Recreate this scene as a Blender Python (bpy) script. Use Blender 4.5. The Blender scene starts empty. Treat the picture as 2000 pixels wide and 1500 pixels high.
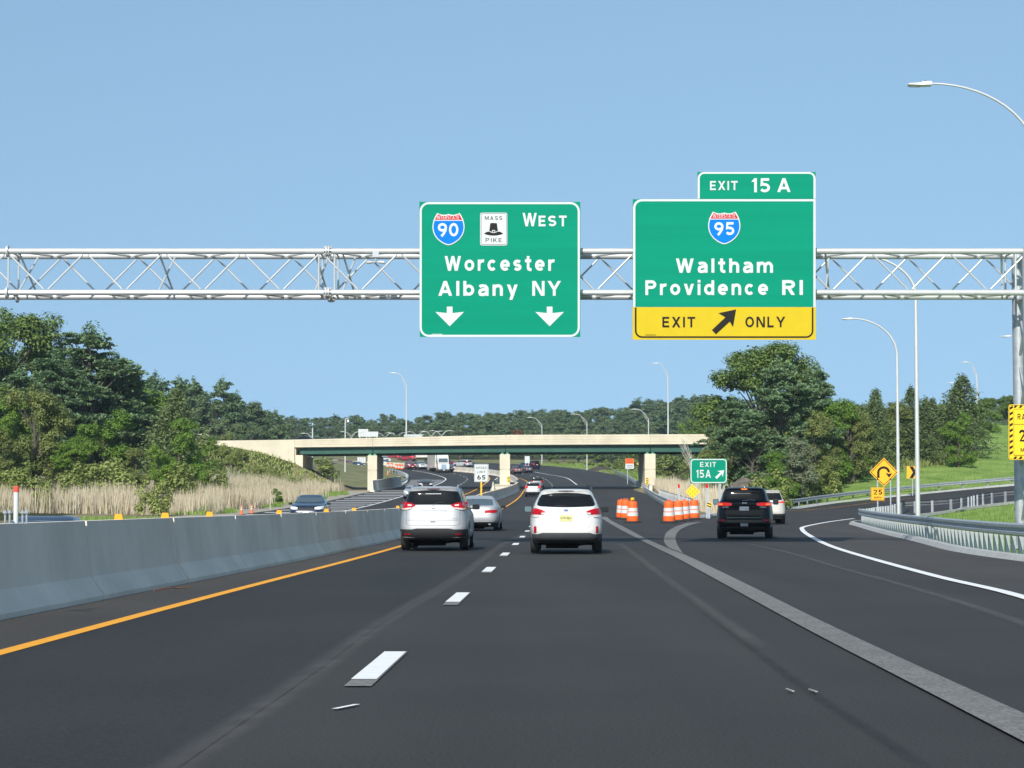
import bpy, bmesh, math, random
import numpy as np
from mathutils import Vector, Matrix

SC = bpy.context.scene
COL = SC.collection
rad = math.radians
# ---------------------------------------------------------------- camera, sky, sun, exposure
F, HC, YH = 4234.0, 1.28, 982.0            # focal length in photo pixels, eye height, row of the road plane's horizon
PITCH = math.atan((YH - 750.0) / F)
cam = bpy.data.cameras.new('camera'); camo = bpy.data.objects.new('camera', cam); COL.objects.link(camo)
cam.sensor_width = 36.0; cam.lens = 36.0 * F / 2000.0
cam.clip_start = 0.5; cam.clip_end = 6000.0
camo.location = (0, 0, HC); camo.rotation_euler = (math.pi / 2 + PITCH, 0, 0)
SC.camera = camo

SKY_TINT = (0.88, 0.92, 0.82, 1)
SUN_EL, SUN_AZ = rad(34), rad(13)          # behind the camera and to its left
SUNV = Vector((-math.sin(SUN_AZ) * math.cos(SUN_EL), -math.cos(SUN_AZ) * math.cos(SUN_EL), math.sin(SUN_EL)))
w = bpy.data.worlds.new('World'); SC.world = w; w.use_nodes = True
nt = w.node_tree; nt.nodes.clear()
sky = nt.nodes.new('ShaderNodeTexSky'); sky.sky_type = 'NISHITA'; sky.sun_disc = False
sky.sun_elevation = SUN_EL; sky.sun_rotation = math.pi + SUN_AZ
sky.altitude = 0; sky.air_density = 1.0; sky.dust_density = 0.35; sky.ozone_density = 1.6
bg = nt.nodes.new('ShaderNodeBackground'); bg.inputs['Strength'].default_value = 0.15
wo = nt.nodes.new('ShaderNodeOutputWorld')
stc = nt.nodes.new('ShaderNodeTexCoord'); smp = nt.nodes.new('ShaderNodeMapping'); smp.vector_type = 'POINT'   # hazy summer air: an even blue down to the tree tops
smp.inputs['Location'].default_value = (0, 0, 0.29); smp.inputs['Scale'].default_value = (1, 1, 0.45); nt.links.new(stc.outputs['Generated'], smp.inputs[0])
snm = nt.nodes.new('ShaderNodeVectorMath'); snm.operation = 'NORMALIZE'; nt.links.new(smp.outputs[0], snm.inputs[0]); nt.links.new(snm.outputs[0], sky.inputs['Vector'])
stn = nt.nodes.new('ShaderNodeMix'); stn.data_type = 'RGBA'; stn.blend_type = 'MULTIPLY'; stn.inputs['Factor'].default_value = 1.0
stn.inputs['B'].default_value = SKY_TINT; nt.links.new(sky.outputs[0], stn.inputs['A']); nt.links.new(stn.outputs['Result'], bg.inputs[0]); nt.links.new(bg.outputs[0], wo.inputs[0])
sl = bpy.data.lights.new('sun', 'SUN'); sl.energy = 4.0; sl.angle = rad(0.53); sl.color = (1.0, 0.95, 0.87)
so = bpy.data.objects.new('sun', sl); COL.objects.link(so); so.location = (-60, -120, 90)
so.rotation_euler = (-SUNV).to_track_quat('-Z', 'Y').to_euler()
SC.view_settings.view_transform = 'Standard'; SC.view_settings.look = 'None'
SC.view_settings.exposure = 0.40; SC.view_settings.gamma = 1.0
try: SC.view_settings.use_curve_mapping = False
except Exception: pass

# ---------------------------------------------------------------- where things stand
def sm(t):
    t = max(0.0, min(1.0, t)); return t * t * (3 - 2 * t)
KZ = 4.7e-5
def zr(y):                                  # the road dips away, then climbs past the overpass
    if y < 45: return 0.0
    if y < 560: return KZ * (y - 45) ** 2
    z0, s0 = KZ * 515 ** 2, 2 * KZ * 515
    t = min(y - 560, 500.0)
    return z0 + s0 * t - s0 * t * t / 1000.0
def ez(x, y):                               # the exit ramp and the ground round it rise to the right
    return 0.075 * max(0.0, min(x, 70) - 23) * sm((y - 85) / 60.0)
def dip(x, y):                              # the other carriageway lies lower behind the median wall
    return 0.45 * sm((-6.0 - x) / 1.5) * (1 - sm((y - 60) / 50.0))
def R(x, y): return zr(y) + ez(x, y) - dip(x, y)
def hills(x, y):
    h = 0.0
    base = R(x, y)
    if -130 < x < -15:                      # approach bank of the overpass
        d = max(0.0, 299.0 - y, y - 316.5) * 0.5
        if x > -30.5: d += (x + 30.5) * 0.24
        zt = 9.45 if x < -41 else 9.45 - (x + 41) * .16 if x < -36 else 8.65 - (x + 36) * .29
        h = max(h, zt - d - base)
    if 20 < x < 130:
        d = max(0.0, 299.0 - y, y - 316.5) * 0.5
        if x < 30: d += (30 - x) * 0.55
        h = max(h, 8.6 - d - base)
    if x > 10:
        t = (x - 21.8) * -0.779 + (y - 170) * 0.627
        h = max(h, min(9.0, 0.15 * max(0, t - 3)) * sm((x - 16) / 20.0) * (1 - sm((y - 290) / 60.0)))
    if x < -24: h = max(h, min(8.0, 0.085 * (-24 - x)) * sm((y - 120) / 110.0))
    if y > 600: h = max(h, 3.5 * sm((y - 600) / 130.0))
    return max(0.0, h)
def G(x, y): return R(x, y) + hills(x, y) - 0.08
CT, ST = math.cos(PITCH), math.sin(PITCH)
def Zat(py, d):
    v = (750.0 - py) / F
    return HC + d * (ST + v * CT) / (CT - v * ST)
def Xat(px, d, z): return (px - 1000.0) / F * (d * CT + (z - HC) * ST)
def at(px, py, d):
    z = Zat(py, d); return Vector((Xat(px, d, z), d, z))
def gp(px, py, lo=12.0, hi=640.0, f=R):     # the road point seen at a photo pixel
    for _ in range(60):
        m = 0.5 * (lo + hi); p = at(px, py, m)
        if p.z > f(p.x, m): lo = m
        else: hi = m
    p = at(px, py, lo)
    if py > YH + 20 and lo > 600: p = at(px, py, 100)
    return p
def gx(px, d, f=G):                         # the ground point at depth d in a photo column
    x = (px - 1000.0) / F * d
    for _ in range(3): x = Xat(px, d, f(x, d))
    return Vector((x, d, f(x, d)))
def gpx(px, py):
    # road hit searched from near outwards (needed where the ground is almost edge-on)
    d = 5.0
    while d < 640:
        p = at(px, py, d)
        if p.z <= R(p.x, d): return gp(px, py, d - 4, d)
        d += 4
    return at(px, py, 600)

# ---------------------------------------------------------------- materials
MATS = {}
def mat(name, c, rough=0.6, metal=0.0, var=0.12, scale=3.0, bump=0.0, coat=0.0, emit=None, es=1.0, spec=0.5, c2=None, detail=5, coord='Object', stretch=None):
    if name in MATS: return MATS[name]
    m = bpy.data.materials.new(name); m.use_nodes = True; MATS[name] = m
    n, l = m.node_tree.nodes, m.node_tree.links
    b = n['Principled BSDF']
    b.inputs['Roughness'].default_value = rough; b.inputs['Metallic'].default_value = metal
    b.inputs['Specular IOR Level'].default_value = spec
    if coat: b.inputs['Coat Weight'].default_value = coat; b.inputs['Coat Roughness'].default_value = 0.04
    if var > 0 or bump > 0 or c2:
        tc = n.new('ShaderNodeTexCoord'); no = n.new('ShaderNodeTexNoise')
        no.inputs['Scale'].default_value = scale; no.inputs['Detail'].default_value = detail; no.inputs['Roughness'].default_value = 0.62
        src = tc.outputs[coord]
        if stretch:
            mp = n.new('ShaderNodeMapping'); mp.inputs['Scale'].default_value = stretch
            l.new(src, mp.inputs[0]); src = mp.outputs[0]
        l.new(src, no.inputs['Vector'])
        mx = n.new('ShaderNodeMix'); mx.data_type = 'RGBA'
        ca = [max(0, x * (1 - var)) for x in c]; cb = [min(1, x * (1 + var)) for x in (c2 or c)]
        mx.inputs['A'].default_value = (*ca, 1); mx.inputs['B'].default_value = (*cb, 1)
        rp = n.new('ShaderNodeMapRange'); rp.inputs['From Min'].default_value = 0.32; rp.inputs['From Max'].default_value = 0.68
        l.new(no.outputs['Fac'], rp.inputs['Value']); l.new(rp.outputs[0], mx.inputs['Factor']); l.new(mx.outputs['Result'], b.inputs['Base Color'])
        if bump > 0:
            bp = n.new('ShaderNodeBump'); bp.inputs['Strength'].default_value = bump; bp.inputs['Distance'].default_value = 0.02
            l.new(no.outputs['Fac'], bp.inputs['Height']); l.new(bp.outputs[0], b.inputs['Normal'])
    else:
        b.inputs['Base Color'].default_value = (*c, 1)
    if emit:
        b.inputs['Emission Color'].default_value = (*emit, 1); b.inputs['Emission Strength'].default_value = es
    return m

def leaf_mat(name, c1, c2, trans=0.22, rough=0.55):
    m = bpy.data.materials.new(name); m.use_nodes = True; MATS[name] = m
    n, l = m.node_tree.nodes, m.node_tree.links; n.clear()
    g = n.new('ShaderNodeNewGeometry'); oi = n.new('ShaderNodeObjectInfo')
    ad = n.new('ShaderNodeMath'); ad.operation = 'MULTIPLY_ADD'; ad.inputs[1].default_value = 0.65; 
    m2 = n.new('ShaderNodeMath'); m2.operation = 'MULTIPLY'; m2.inputs[1].default_value = 0.35
    l.new(oi.outputs['Random'], m2.inputs[0]); l.new(g.outputs['Random Per Island'], ad.inputs[0]); l.new(m2.outputs[0], ad.inputs[2])
    mx = n.new('ShaderNodeMix'); mx.data_type = 'RGBA'
    mx.inputs['A'].default_value = (*c1, 1); mx.inputs['B'].default_value = (*c2, 1); l.new(ad.outputs[0], mx.inputs['Factor'])
    d = n.new('ShaderNodeBsdfPrincipled'); d.inputs['Roughness'].default_value = rough; d.inputs['Specular IOR Level'].default_value = 0.25
    t = n.new('ShaderNodeBsdfTranslucent'); mi = n.new('ShaderNodeMixShader'); mi.inputs[0].default_value = trans
    o = n.new('ShaderNodeOutputMaterial')
    l.new(mx.outputs['Result'], d.inputs['Base Color']); l.new(mx.outputs['Result'], t.inputs['Color'])
    l.new(d.outputs[0], mi.inputs[1]); l.new(t.outputs[0], mi.inputs[2]); l.new(mi.outputs[0], o.inputs[0])
    return m

def road_mat(name, c, c2, spec=0.3, big=0.05, grain=45.0, tracks=0.0):
    m = bpy.data.materials.new(name); m.use_nodes = True; MATS[name] = m
    n, l = m.node_tree.nodes, m.node_tree.links; b = n['Principled BSDF']
    tc = n.new('ShaderNodeTexCoord')
    mp = n.new('ShaderNodeMapping'); mp.inputs['Scale'].default_value = (1.0, 0.06, 1.0); mp.inputs['Rotation'].default_value = (0, 0, rad(1.4))
    l.new(tc.outputs['Object'], mp.inputs[0])
    n1 = n.new('ShaderNodeTexNoise'); n1.inputs['Scale'].default_value = 0.6; n1.inputs['Detail'].default_value = 6; l.new(mp.outputs[0], n1.inputs['Vector'])
    n2 = n.new('ShaderNodeTexNoise'); n2.inputs['Scale'].default_value = grain; n2.inputs['Detail'].default_value = 3; l.new(tc.outputs['Object'], n2.inputs['Vector'])
    n3 = n.new('ShaderNodeTexNoise'); n3.inputs['Scale'].default_value = big * 6; n3.inputs['Detail'].default_value = 5; l.new(tc.outputs['Object'], n3.inputs['Vector'])
    a1 = n.new('ShaderNodeMath'); a1.operation = 'MULTIPLY_ADD'; a1.inputs[1].default_value = 0.45; l.new(n1.outputs['Fac'], a1.inputs[0])
    a2 = n.new('ShaderNodeMath'); a2.operation = 'MULTIPLY_ADD'; a2.inputs[1].default_value = 0.55; g2 = n.new('ShaderNodeMapRange'); g2.clamp = False; g2.inputs['From Min'].default_value = 0.28; g2.inputs['From Max'].default_value = 0.72; l.new(n2.outputs['Fac'], g2.inputs['Value']); l.new(g2.outputs[0], a2.inputs[0])
    a3 = n.new('ShaderNodeMath'); a3.operation = 'MULTIPLY'; a3.inputs[1].default_value = 0.35; l.new(n3.outputs['Fac'], a3.inputs[0])
    l.new(a3.outputs[0], a2.inputs[2]); l.new(a2.outputs[0], a1.inputs[2])
    rp = n.new('ShaderNodeMapRange'); rp.inputs['From Min'].default_value = 0.53; rp.inputs['From Max'].default_value = 0.83
    l.new(a1.outputs[0], rp.inputs['Value'])
    mx = n.new('ShaderNodeMix'); mx.data_type = 'RGBA'; mx.inputs['A'].default_value = (*c, 1); mx.inputs['B'].default_value = (*c2, 1)
    l.new(rp.outputs[0], mx.inputs['Factor']); l.new(mx.outputs['Result'], b.inputs['Base Color'])
    b.inputs['Roughness'].default_value = 0.85; b.inputs['Specular IOR Level'].default_value = spec
    bp = n.new('ShaderNodeBump'); bp.inputs['Strength'].default_value = 0.25; bp.inputs['Distance'].default_value = 0.01
    l.new(n2.outputs['Fac'], bp.inputs['Height']); l.new(bp.outputs[0], b.inputs['Normal'])
    return m
def fade_mat(name, c, amount):             # a worn streak whose edges fade out into the asphalt (uv v runs across it)
    m = bpy.data.materials.new(name); m.use_nodes = True; MATS[name] = m
    n, l = m.node_tree.nodes, m.node_tree.links; b = n['Principled BSDF']
    b.inputs['Base Color'].default_value = (*c, 1); b.inputs['Roughness'].default_value = 0.85; b.inputs['Specular IOR Level'].default_value = 0.3
    uv = n.new('ShaderNodeUVMap'); sp = n.new('ShaderNodeSeparateXYZ'); l.new(uv.outputs[0], sp.inputs[0])
    f0 = n.new('ShaderNodeMath'); f0.operation = 'PINGPONG'; f0.inputs[1].default_value = 0.5; l.new(sp.outputs[1], f0.inputs[0])
    f = n.new('ShaderNodeMapRange'); f.interpolation_type = 'SMOOTHERSTEP'; f.inputs['From Min'].default_value = 0.0; f.inputs['From Max'].default_value = 0.5; l.new(f0.outputs[0], f.inputs['Value'])
    tc = n.new('ShaderNodeTexCoord'); no = n.new('ShaderNodeTexNoise'); no.inputs['Scale'].default_value = 2.5; no.inputs['Detail'].default_value = 6; l.new(tc.outputs['Object'], no.inputs['Vector'])
    mu = n.new('ShaderNodeMath'); mu.operation = 'MULTIPLY'; l.new(f.outputs[0], mu.inputs[0]); l.new(no.outputs['Fac'], mu.inputs[1])
    m2 = n.new('ShaderNodeMath'); m2.operation = 'MULTIPLY'; m2.inputs[1].default_value = amount; m2.use_clamp = True; l.new(mu.outputs[0], m2.inputs[0])
    u0 = n.new('ShaderNodeMath'); u0.operation = 'PINGPONG'; u0.inputs[1].default_value = 0.5; l.new(sp.outputs[0], u0.inputs[0])
    u1 = n.new('ShaderNodeMapRange'); u1.interpolation_type = 'SMOOTHSTEP'; u1.inputs['From Min'].default_value = 0.0; u1.inputs['From Max'].default_value = 0.05; l.new(u0.outputs[0], u1.inputs['Value'])
    m3 = n.new('ShaderNodeMath'); m3.operation = 'MULTIPLY'; l.new(m2.outputs[0], m3.inputs[0]); l.new(u1.outputs[0], m3.inputs[1]); l.new(m3.outputs[0], b.inputs['Alpha'])
    return m

M_ASPH = road_mat('asphalt', (0.025, 0.024, 0.0225), (0.046, 0.0438, 0.0412))
M_SHLD = road_mat('shoulder_asphalt', (0.040, 0.036, 0.033), (0.070, 0.064, 0.058), grain=30)
M_FRESH = road_mat('fresh_asphalt', (0.017, 0.0168, 0.0165), (0.033, 0.0325, 0.032))
M_SCAR = road_mat('ground_off_asphalt', (0.125, 0.121, 0.114), (0.225, 0.219, 0.206), grain=38, big=0.3)
M_WHITE = mat('white_road_paint', (0.78, 0.78, 0.76), 0.7, var=0.06, scale=6)
M_YELL = mat('yellow_road_paint', (0.84, 0.36, 0.008), 0.7, var=0.08, scale=6)
M_CONC = mat('median_concrete', (0.67, 0.61, 0.515), 0.85, var=0.15, scale=1.1, bump=0.25, detail=9, stretch=(1, 0.5, 0.35))
M_CONC2 = mat('pale_bridge_concrete', (0.61, 0.55, 0.42), 0.85, var=0.13, scale=0.7, bump=0.15, detail=8, stretch=(0.5, 1, 0.35))
M_CURB = mat('granite_curb', (0.40, 0.40, 0.385), 0.8, var=0.15, scale=2.5, bump=0.2)
M_GALV = mat('galvanised_steel', (0.40, 0.43, 0.45), 0.5, 0.45, var=0.14, scale=4, detail=6)
M_GALVP = mat('pale_galvanised_tube', (0.52, 0.54, 0.54), 0.45, 0.3, var=0.08, scale=3)
M_LAMP = mat('lamp_pole_aluminium', (0.58, 0.59, 0.58), 0.45, 0.3, var=0.06, scale=2)
M_LAMPH = mat('lamp_head_paint', (0.75, 0.75, 0.72), 0.4, var=0.05)
M_LENS = mat('lamp_lens', (0.25, 0.28, 0.32), 0.2, var=0.05)
M_GRN = mat('sign_green', (0.002, 0.235, 0.14), 0.65, var=0.07, scale=0.8, stretch=(0.12, 1, 4), spec=.06)
M_SWH = mat('sign_white', (0.57, 0.605, 0.595), 0.6, var=0.02, spec=.2)
M_SYEL = mat('sign_yellow', (0.56, 0.41, 0.016), 0.6, var=0.03, spec=.1)
M_SAMB = mat('sign_amber', (0.86, 0.42, 0.01), 0.5, var=0.03)
M_FYEL = mat('sign_bright_yellow', (0.86, 0.56, 0.01), 0.5, var=0.03)
M_SBLK = mat('sign_black', (0.016, 0.014, 0.012), 0.6, var=0.05, spec=.15)
M_SBLU = mat('sign_blue', (0.004, 0.17, 0.75), 0.6, var=0.03, spec=.06)
M_SRED = mat('sign_red', (0.55, 0.012, 0.025), 0.6, var=0.03, spec=.08)
M_ALU = mat('sign_back_aluminium', (0.55, 0.57, 0.57), 0.45, 0.3, var=0.05)
M_ORG = mat('safety_orange', (0.86, 0.13, 0.015), 0.5, var=0.05)
M_RUB = mat('black_rubber', (0.022, 0.022, 0.022), 0.8, var=0.15)
M_BGRN = mat('girder_green_paint', (0.012, 0.082, 0.056), 0.55, var=0.14, scale=0.6, detail=7)
M_BGRN2 = mat('bearing_green_paint', (0.12, 0.36, 0.22), 0.55, var=0.1)
M_REFL = mat('amber_reflector', (0.85, 0.33, 0.01), 0.35, var=0.06, scale=20)
M_YPOST = mat('yellow_post', (0.80, 0.45, 0.02), 0.5, var=0.05)
M_GRASS = mat('grass_ground', (0.15, 0.26, 0.05), 0.9, var=0.22, scale=0.35, c2=(0.23, 0.31, 0.085), bump=0.5, detail=10, spec=0.1)
M_DRYG = mat('dry_grass_ground', (0.20, 0.17, 0.10), 0.95, var=0.25, scale=0.3, c2=(0.24, 0.20, 0.12), bump=0.4, detail=10, spec=0.1)
M_VERGE = mat('rough_verge_ground', (0.13, 0.15, 0.055), 0.95, var=0.25, scale=0.25, c2=(0.21, 0.20, 0.10), detail=9, spec=0.1)
M_GALVD = mat('dull_dark_steel', (0.16, 0.17, 0.18), 0.6, 0.3, var=0.15, scale=4)  # darker grey than the other rails
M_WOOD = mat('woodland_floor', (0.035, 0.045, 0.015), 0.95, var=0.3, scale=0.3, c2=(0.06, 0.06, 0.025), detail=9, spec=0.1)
M_GRAV = mat('roadside_gravel', (0.36, 0.33, 0.27), 0.9, var=0.25, scale=2.0, bump=0.5, detail=9, spec=0.15)
M_BARK = mat('bark', (0.09, 0.075, 0.06), 0.9, var=0.3, scale=6, bump=0.4)
M_BARKP = mat('pale_bark', (0.42, 0.40, 0.34), 0.9, var=0.25, scale=4)
M_ROCK = mat('rock_ledge', (0.125, 0.108, 0.085), 0.9, var=0.45, scale=1.6, bump=1.0, detail=12)

# ---------------------------------------------------------------- mesh helpers
class MB:
    def __init__(s): s.v = []; s.f = []; s.uv = None
    def vert(s, p): s.v.append(tuple(p)); return len(s.v) - 1
    def poly(s, pts): s.f.append([s.vert(p) for p in pts])
    def grid(s, rows, close=False):
        i0 = len(s.v); n = len(rows[0])
        for r in rows:
            for p in r: s.v.append(tuple(p))
        for i in range(len(rows) - 1):
            for j in range(n if close else n - 1):
                a = i0 + i * n + j; b = i0 + i * n + (j + 1) % n
                s.f.append([a, b, b + n, a + n])
        return i0
    def box(s, x0, x1, y0, y1, z0, z1, M=None):
        P = [Vector((x, y, z)) for z in (z0, z1) for y in (y0, y1) for x in (x0, x1)]
        if M: P = [M @ p for p in P]
        i = len(s.v); s.v += [tuple(p) for p in P]
        for q in ((0, 2, 3, 1), (4, 5, 7, 6), (0, 1, 5, 4), (2, 6, 7, 3), (0, 4, 6, 2), (1, 3, 7, 5)): s.f.append([i + k for k in q])
    def tube(s, pts, r, n=10, cap=True):
        pts = [Vector(p) for p in pts]; rs = r if isinstance(r, (list, tuple)) else [r] * len(pts)
        rows = []; up0 = None
        for k, p in enumerate(pts):
            t = (pts[min(k + 1, len(pts) - 1)] - pts[max(k - 1, 0)]).normalized()
            if up0 is None: up0 = Vector((0, 0, 1)) if abs(t.z) < 0.9 else Vector((1, 0, 0))
            a = t.cross(up0).normalized(); b = a.cross(t).normalized(); up0 = b
            rows.append([p + (a * math.cos(q) + b * math.sin(q)) * rs[k] for q in [2 * math.pi * j / n for j in range(n)]])
        i0 = s.grid(rows, True)
        if cap:
            s.f.append([i0 + j for j in range(n)][::-1]); e = i0 + (len(rows) - 1) * n; s.f.append([e + j for j in range(n)])
    def lathe(s, prof, n=20, M=None, cap=True):       # prof: (radius, z)
        rows = []
        for r, z in prof:
            ring = [Vector((r * math.cos(2 * math.pi * j / n), r * math.sin(2 * math.pi * j / n), z)) for j in range(n)]
            rows.append([M @ p for p in ring] if M else ring)
        i0 = s.grid(rows, True)
        if cap:
            s.f.append([i0 + j for j in range(n)][::-1]); e = i0 + (len(rows) - 1) * n; s.f.append([e + j for j in range(n)])
    def prism(s, pts, off):                            # a planar polygon pushed along off (closed)
        n = len(pts); off = Vector(off); i = len(s.v)
        s.v += [tuple(p) for p in pts] + [tuple(Vector(p) + off) for p in pts]
        s.f.append([i + k for k in range(n)]); s.f.append([i + n + k for k in range(n)][::-1])
        for k in range(n):
            j = (k + 1) % n; s.f.append([i + k, i + n + k, i + n + j, i + j])
    def add(s, v, f):
        i = len(s.v); s.v += [tuple(p) for p in v]; s.f += [[i + k for k in q] for q in f]
    def mesh(s, name, m=None, smooth=None, fix=True):
        me = bpy.data.meshes.new(name); me.from_pydata(s.v, [], s.f)
        if fix:
            bm = bmesh.new(); bm.from_mesh(me); bmesh.ops.recalc_face_normals(bm, faces=bm.faces); bm.to_mesh(me); bm.free()
        if smooth is not None:
            me.polygons.foreach_set('use_smooth', [True] * len(me.polygons))
            me.set_sharp_from_angle(angle=rad(smooth))
        if m: me.materials.append(m)
        return me
    def build(s, name, m, parent=None, smooth=None, fix=True):
        o = bpy.data.objects.new(name, s.mesh(name, m, smooth, fix)); COL.objects.link(o)
        if parent: o.parent = parent
        return o
def tag(o, label, cat, group=None, kind=None):
    o['label'] = label; o['category'] = cat
    if group: o['group'] = group
    if kind: o['kind'] = kind
    return o
def empty(name, loc, rz, label, cat, group=None):
    o = bpy.data.objects.new(name, None); COL.objects.link(o); o.location = loc; o.rotation_euler = (0, 0, rz)
    o.empty_display_size = 0.2
    return tag(o, label, cat, group)
def copy_thing(root, loc, rz=None, label=None, group=None, scale=None):
    c = root.copy(); COL.objects.link(c); c.location = loc
    if rz is not None: c.rotation_euler = (0, 0, rz)
    if label: c['label'] = label
    if group: c['group'] = group
    if scale is not None: c.scale = scale
    for ch in list(root.children):
        k = ch.copy(); COL.objects.link(k); k.parent = c
        for g in list(ch.children):
            q = g.copy(); COL.objects.link(q); q.parent = k
    return c
def resample(pts, step=None, n=None):
    P = [Vector(p) for p in pts]; L = [0.0]
    for a, b in zip(P, P[1:]): L.append(L[-1] + (b - a).length)
    if n is None: n = max(2, int(L[-1] / step) + 1)
    out = []
    for k in range(n):
        s = L[-1] * k / (n - 1); i = 0
        while i < len(L) - 2 and L[i + 1] < s: i += 1
        t = (s - L[i]) / max(1e-9, L[i + 1] - L[i]); out.append(P[i].lerp(P[i + 1], t))
    return out
def smooth_path(pts, step=3.0):                       # Catmull-Rom through plan points
    P = [Vector((p[0], p[1], 0)) for p in pts]; out = []
    for i in range(len(P) - 1):
        a = P[max(i - 1, 0)]; b = P[i]; c = P[i + 1]; d = P[min(i + 2, len(P) - 1)]
        k = max(2, int((c - b).length / step))
        m1 = (c - a) * 0.5; m2 = (d - b) * 0.5; L = (c - b).length
        for m in (m1, m2):
            if m.length > 1.3 * L: m *= 1.3 * L / m.length
        for j in range(k):
            t = j / k; t2, t3 = t * t, t * t * t
            out.append(b * (2 * t3 - 3 * t2 + 1) + m1 * (t3 - 2 * t2 + t) + c * (-2 * t3 + 3 * t2) + m2 * (t3 - t2))
    out.append(P[-1]); return out
def normals2(P):
    N = []
    for k in range(len(P)):
        t = P[min(k + 1, len(P) - 1)] - P[max(k - 1, 0)]; t.z = 0; t.normalize(); N.append(Vector((t.y, -t.x, 0)))   # to the right of travel
    return N
def on(p, lift, f=R): return Vector((p[0], p[1], f(p[0], p[1]) + lift))
def strip_mb(L, Rr, lift, n=None, across=4, f=R):
    n = n or max(len(L), len(Rr)); A = resample(L, n=n); B = resample(Rr, n=n)
    mb = MB(); mb.grid([[on(a.lerp(b, j / across), lift, f) for j in range(across + 1)] for a, b in zip(A, B)])
    return mb
def line_mb(path, width, lift, mb=None, step=3.0):
    P = smooth_path(path, step); N = normals2(P); mb = mb or MB()
    mb.grid([[on(p - q * width / 2, lift), on(p + q * width / 2, lift)] for p, q in zip(P, N)])
    return mb
def sweep(path, prof, mb=None, f=R, joints=None, step=3.0, base=0.0):
    # prof: (offset to the right, height) closed outline; joints: gap spacing
    P = smooth_path(path, step) if joints is None else resample(smooth_path(path, 1.0), step=0.5); N = normals2(P)
    mb = mb or MB(); rows = []; acc = 0.0; nxt = joints
    cx = sum(p[0] for p in prof) / len(prof)
    def row(p, q, inset=0.0):
        z = f(p.x, p.y) + base; r = []
        for a, h in prof:
            aa = cx + (a - cx) * (1 - inset); hh = h * (1 - inset * 0.12)
            r.append(Vector((p.x + q.x * aa, p.y + q.y * aa, z + hh)))
        return r
    for k, (p, q) in enumerate(zip(P, N)):
        rows.append(row(p, q))
        if joints and k < len(P) - 1:
            acc += (P[k + 1] - p).length
            if acc >= nxt:
                nxt += joints; t = (P[k + 1] - p).normalized()
                for dd, ins in ((0.18, 0), (0.19, 0.35), (0.265, 0.35), (0.275, 0)): rows.append(row(p + t * dd, q, ins))
    i0 = mb.grid(rows, True); n = len(prof)
    mb.f.append([i0 + j for j in range(n)][::-1]); e = i0 + (len(rows) - 1) * n; mb.f.append([e + j for j in range(n)])
    return mb
# lettering: glyph outlines turned into flat faces once per string
GLYPH = {}
def glyphs(s, bold=0.0, space=1.0):
    key = (s, bold, space)
    if key in GLYPH: return GLYPH[key]
    cu = bpy.data.curves.new('lettering', 'FONT'); cu.body = s; cu.size = 1.0; cu.offset = bold; cu.space_character = space; cu.resolution_u = 4
    o = bpy.data.objects.new('lettering', cu); COL.objects.link(o)
    dg = bpy.context.evaluated_depsgraph_get(); me = bpy.data.meshes.new_from_object(o.evaluated_get(dg))
    v = [(q.co.x, q.co.y) for q in me.vertices]; f = [list(p.vertices) for p in me.polygons]
    bpy.data.objects.remove(o); bpy.data.meshes.remove(me); bpy.data.curves.remove(cu)
    x0 = min(a for a, b in v); x1 = max(a for a, b in v); y0 = min(b for a, b in v); y1 = max(b for a, b in v)
    v = [((a - x0) / (x1 - x0), (b - y0) / (y1 - y0)) for a, b in v]
    GLYPH[key] = (v, f); return GLYPH[key]

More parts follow.
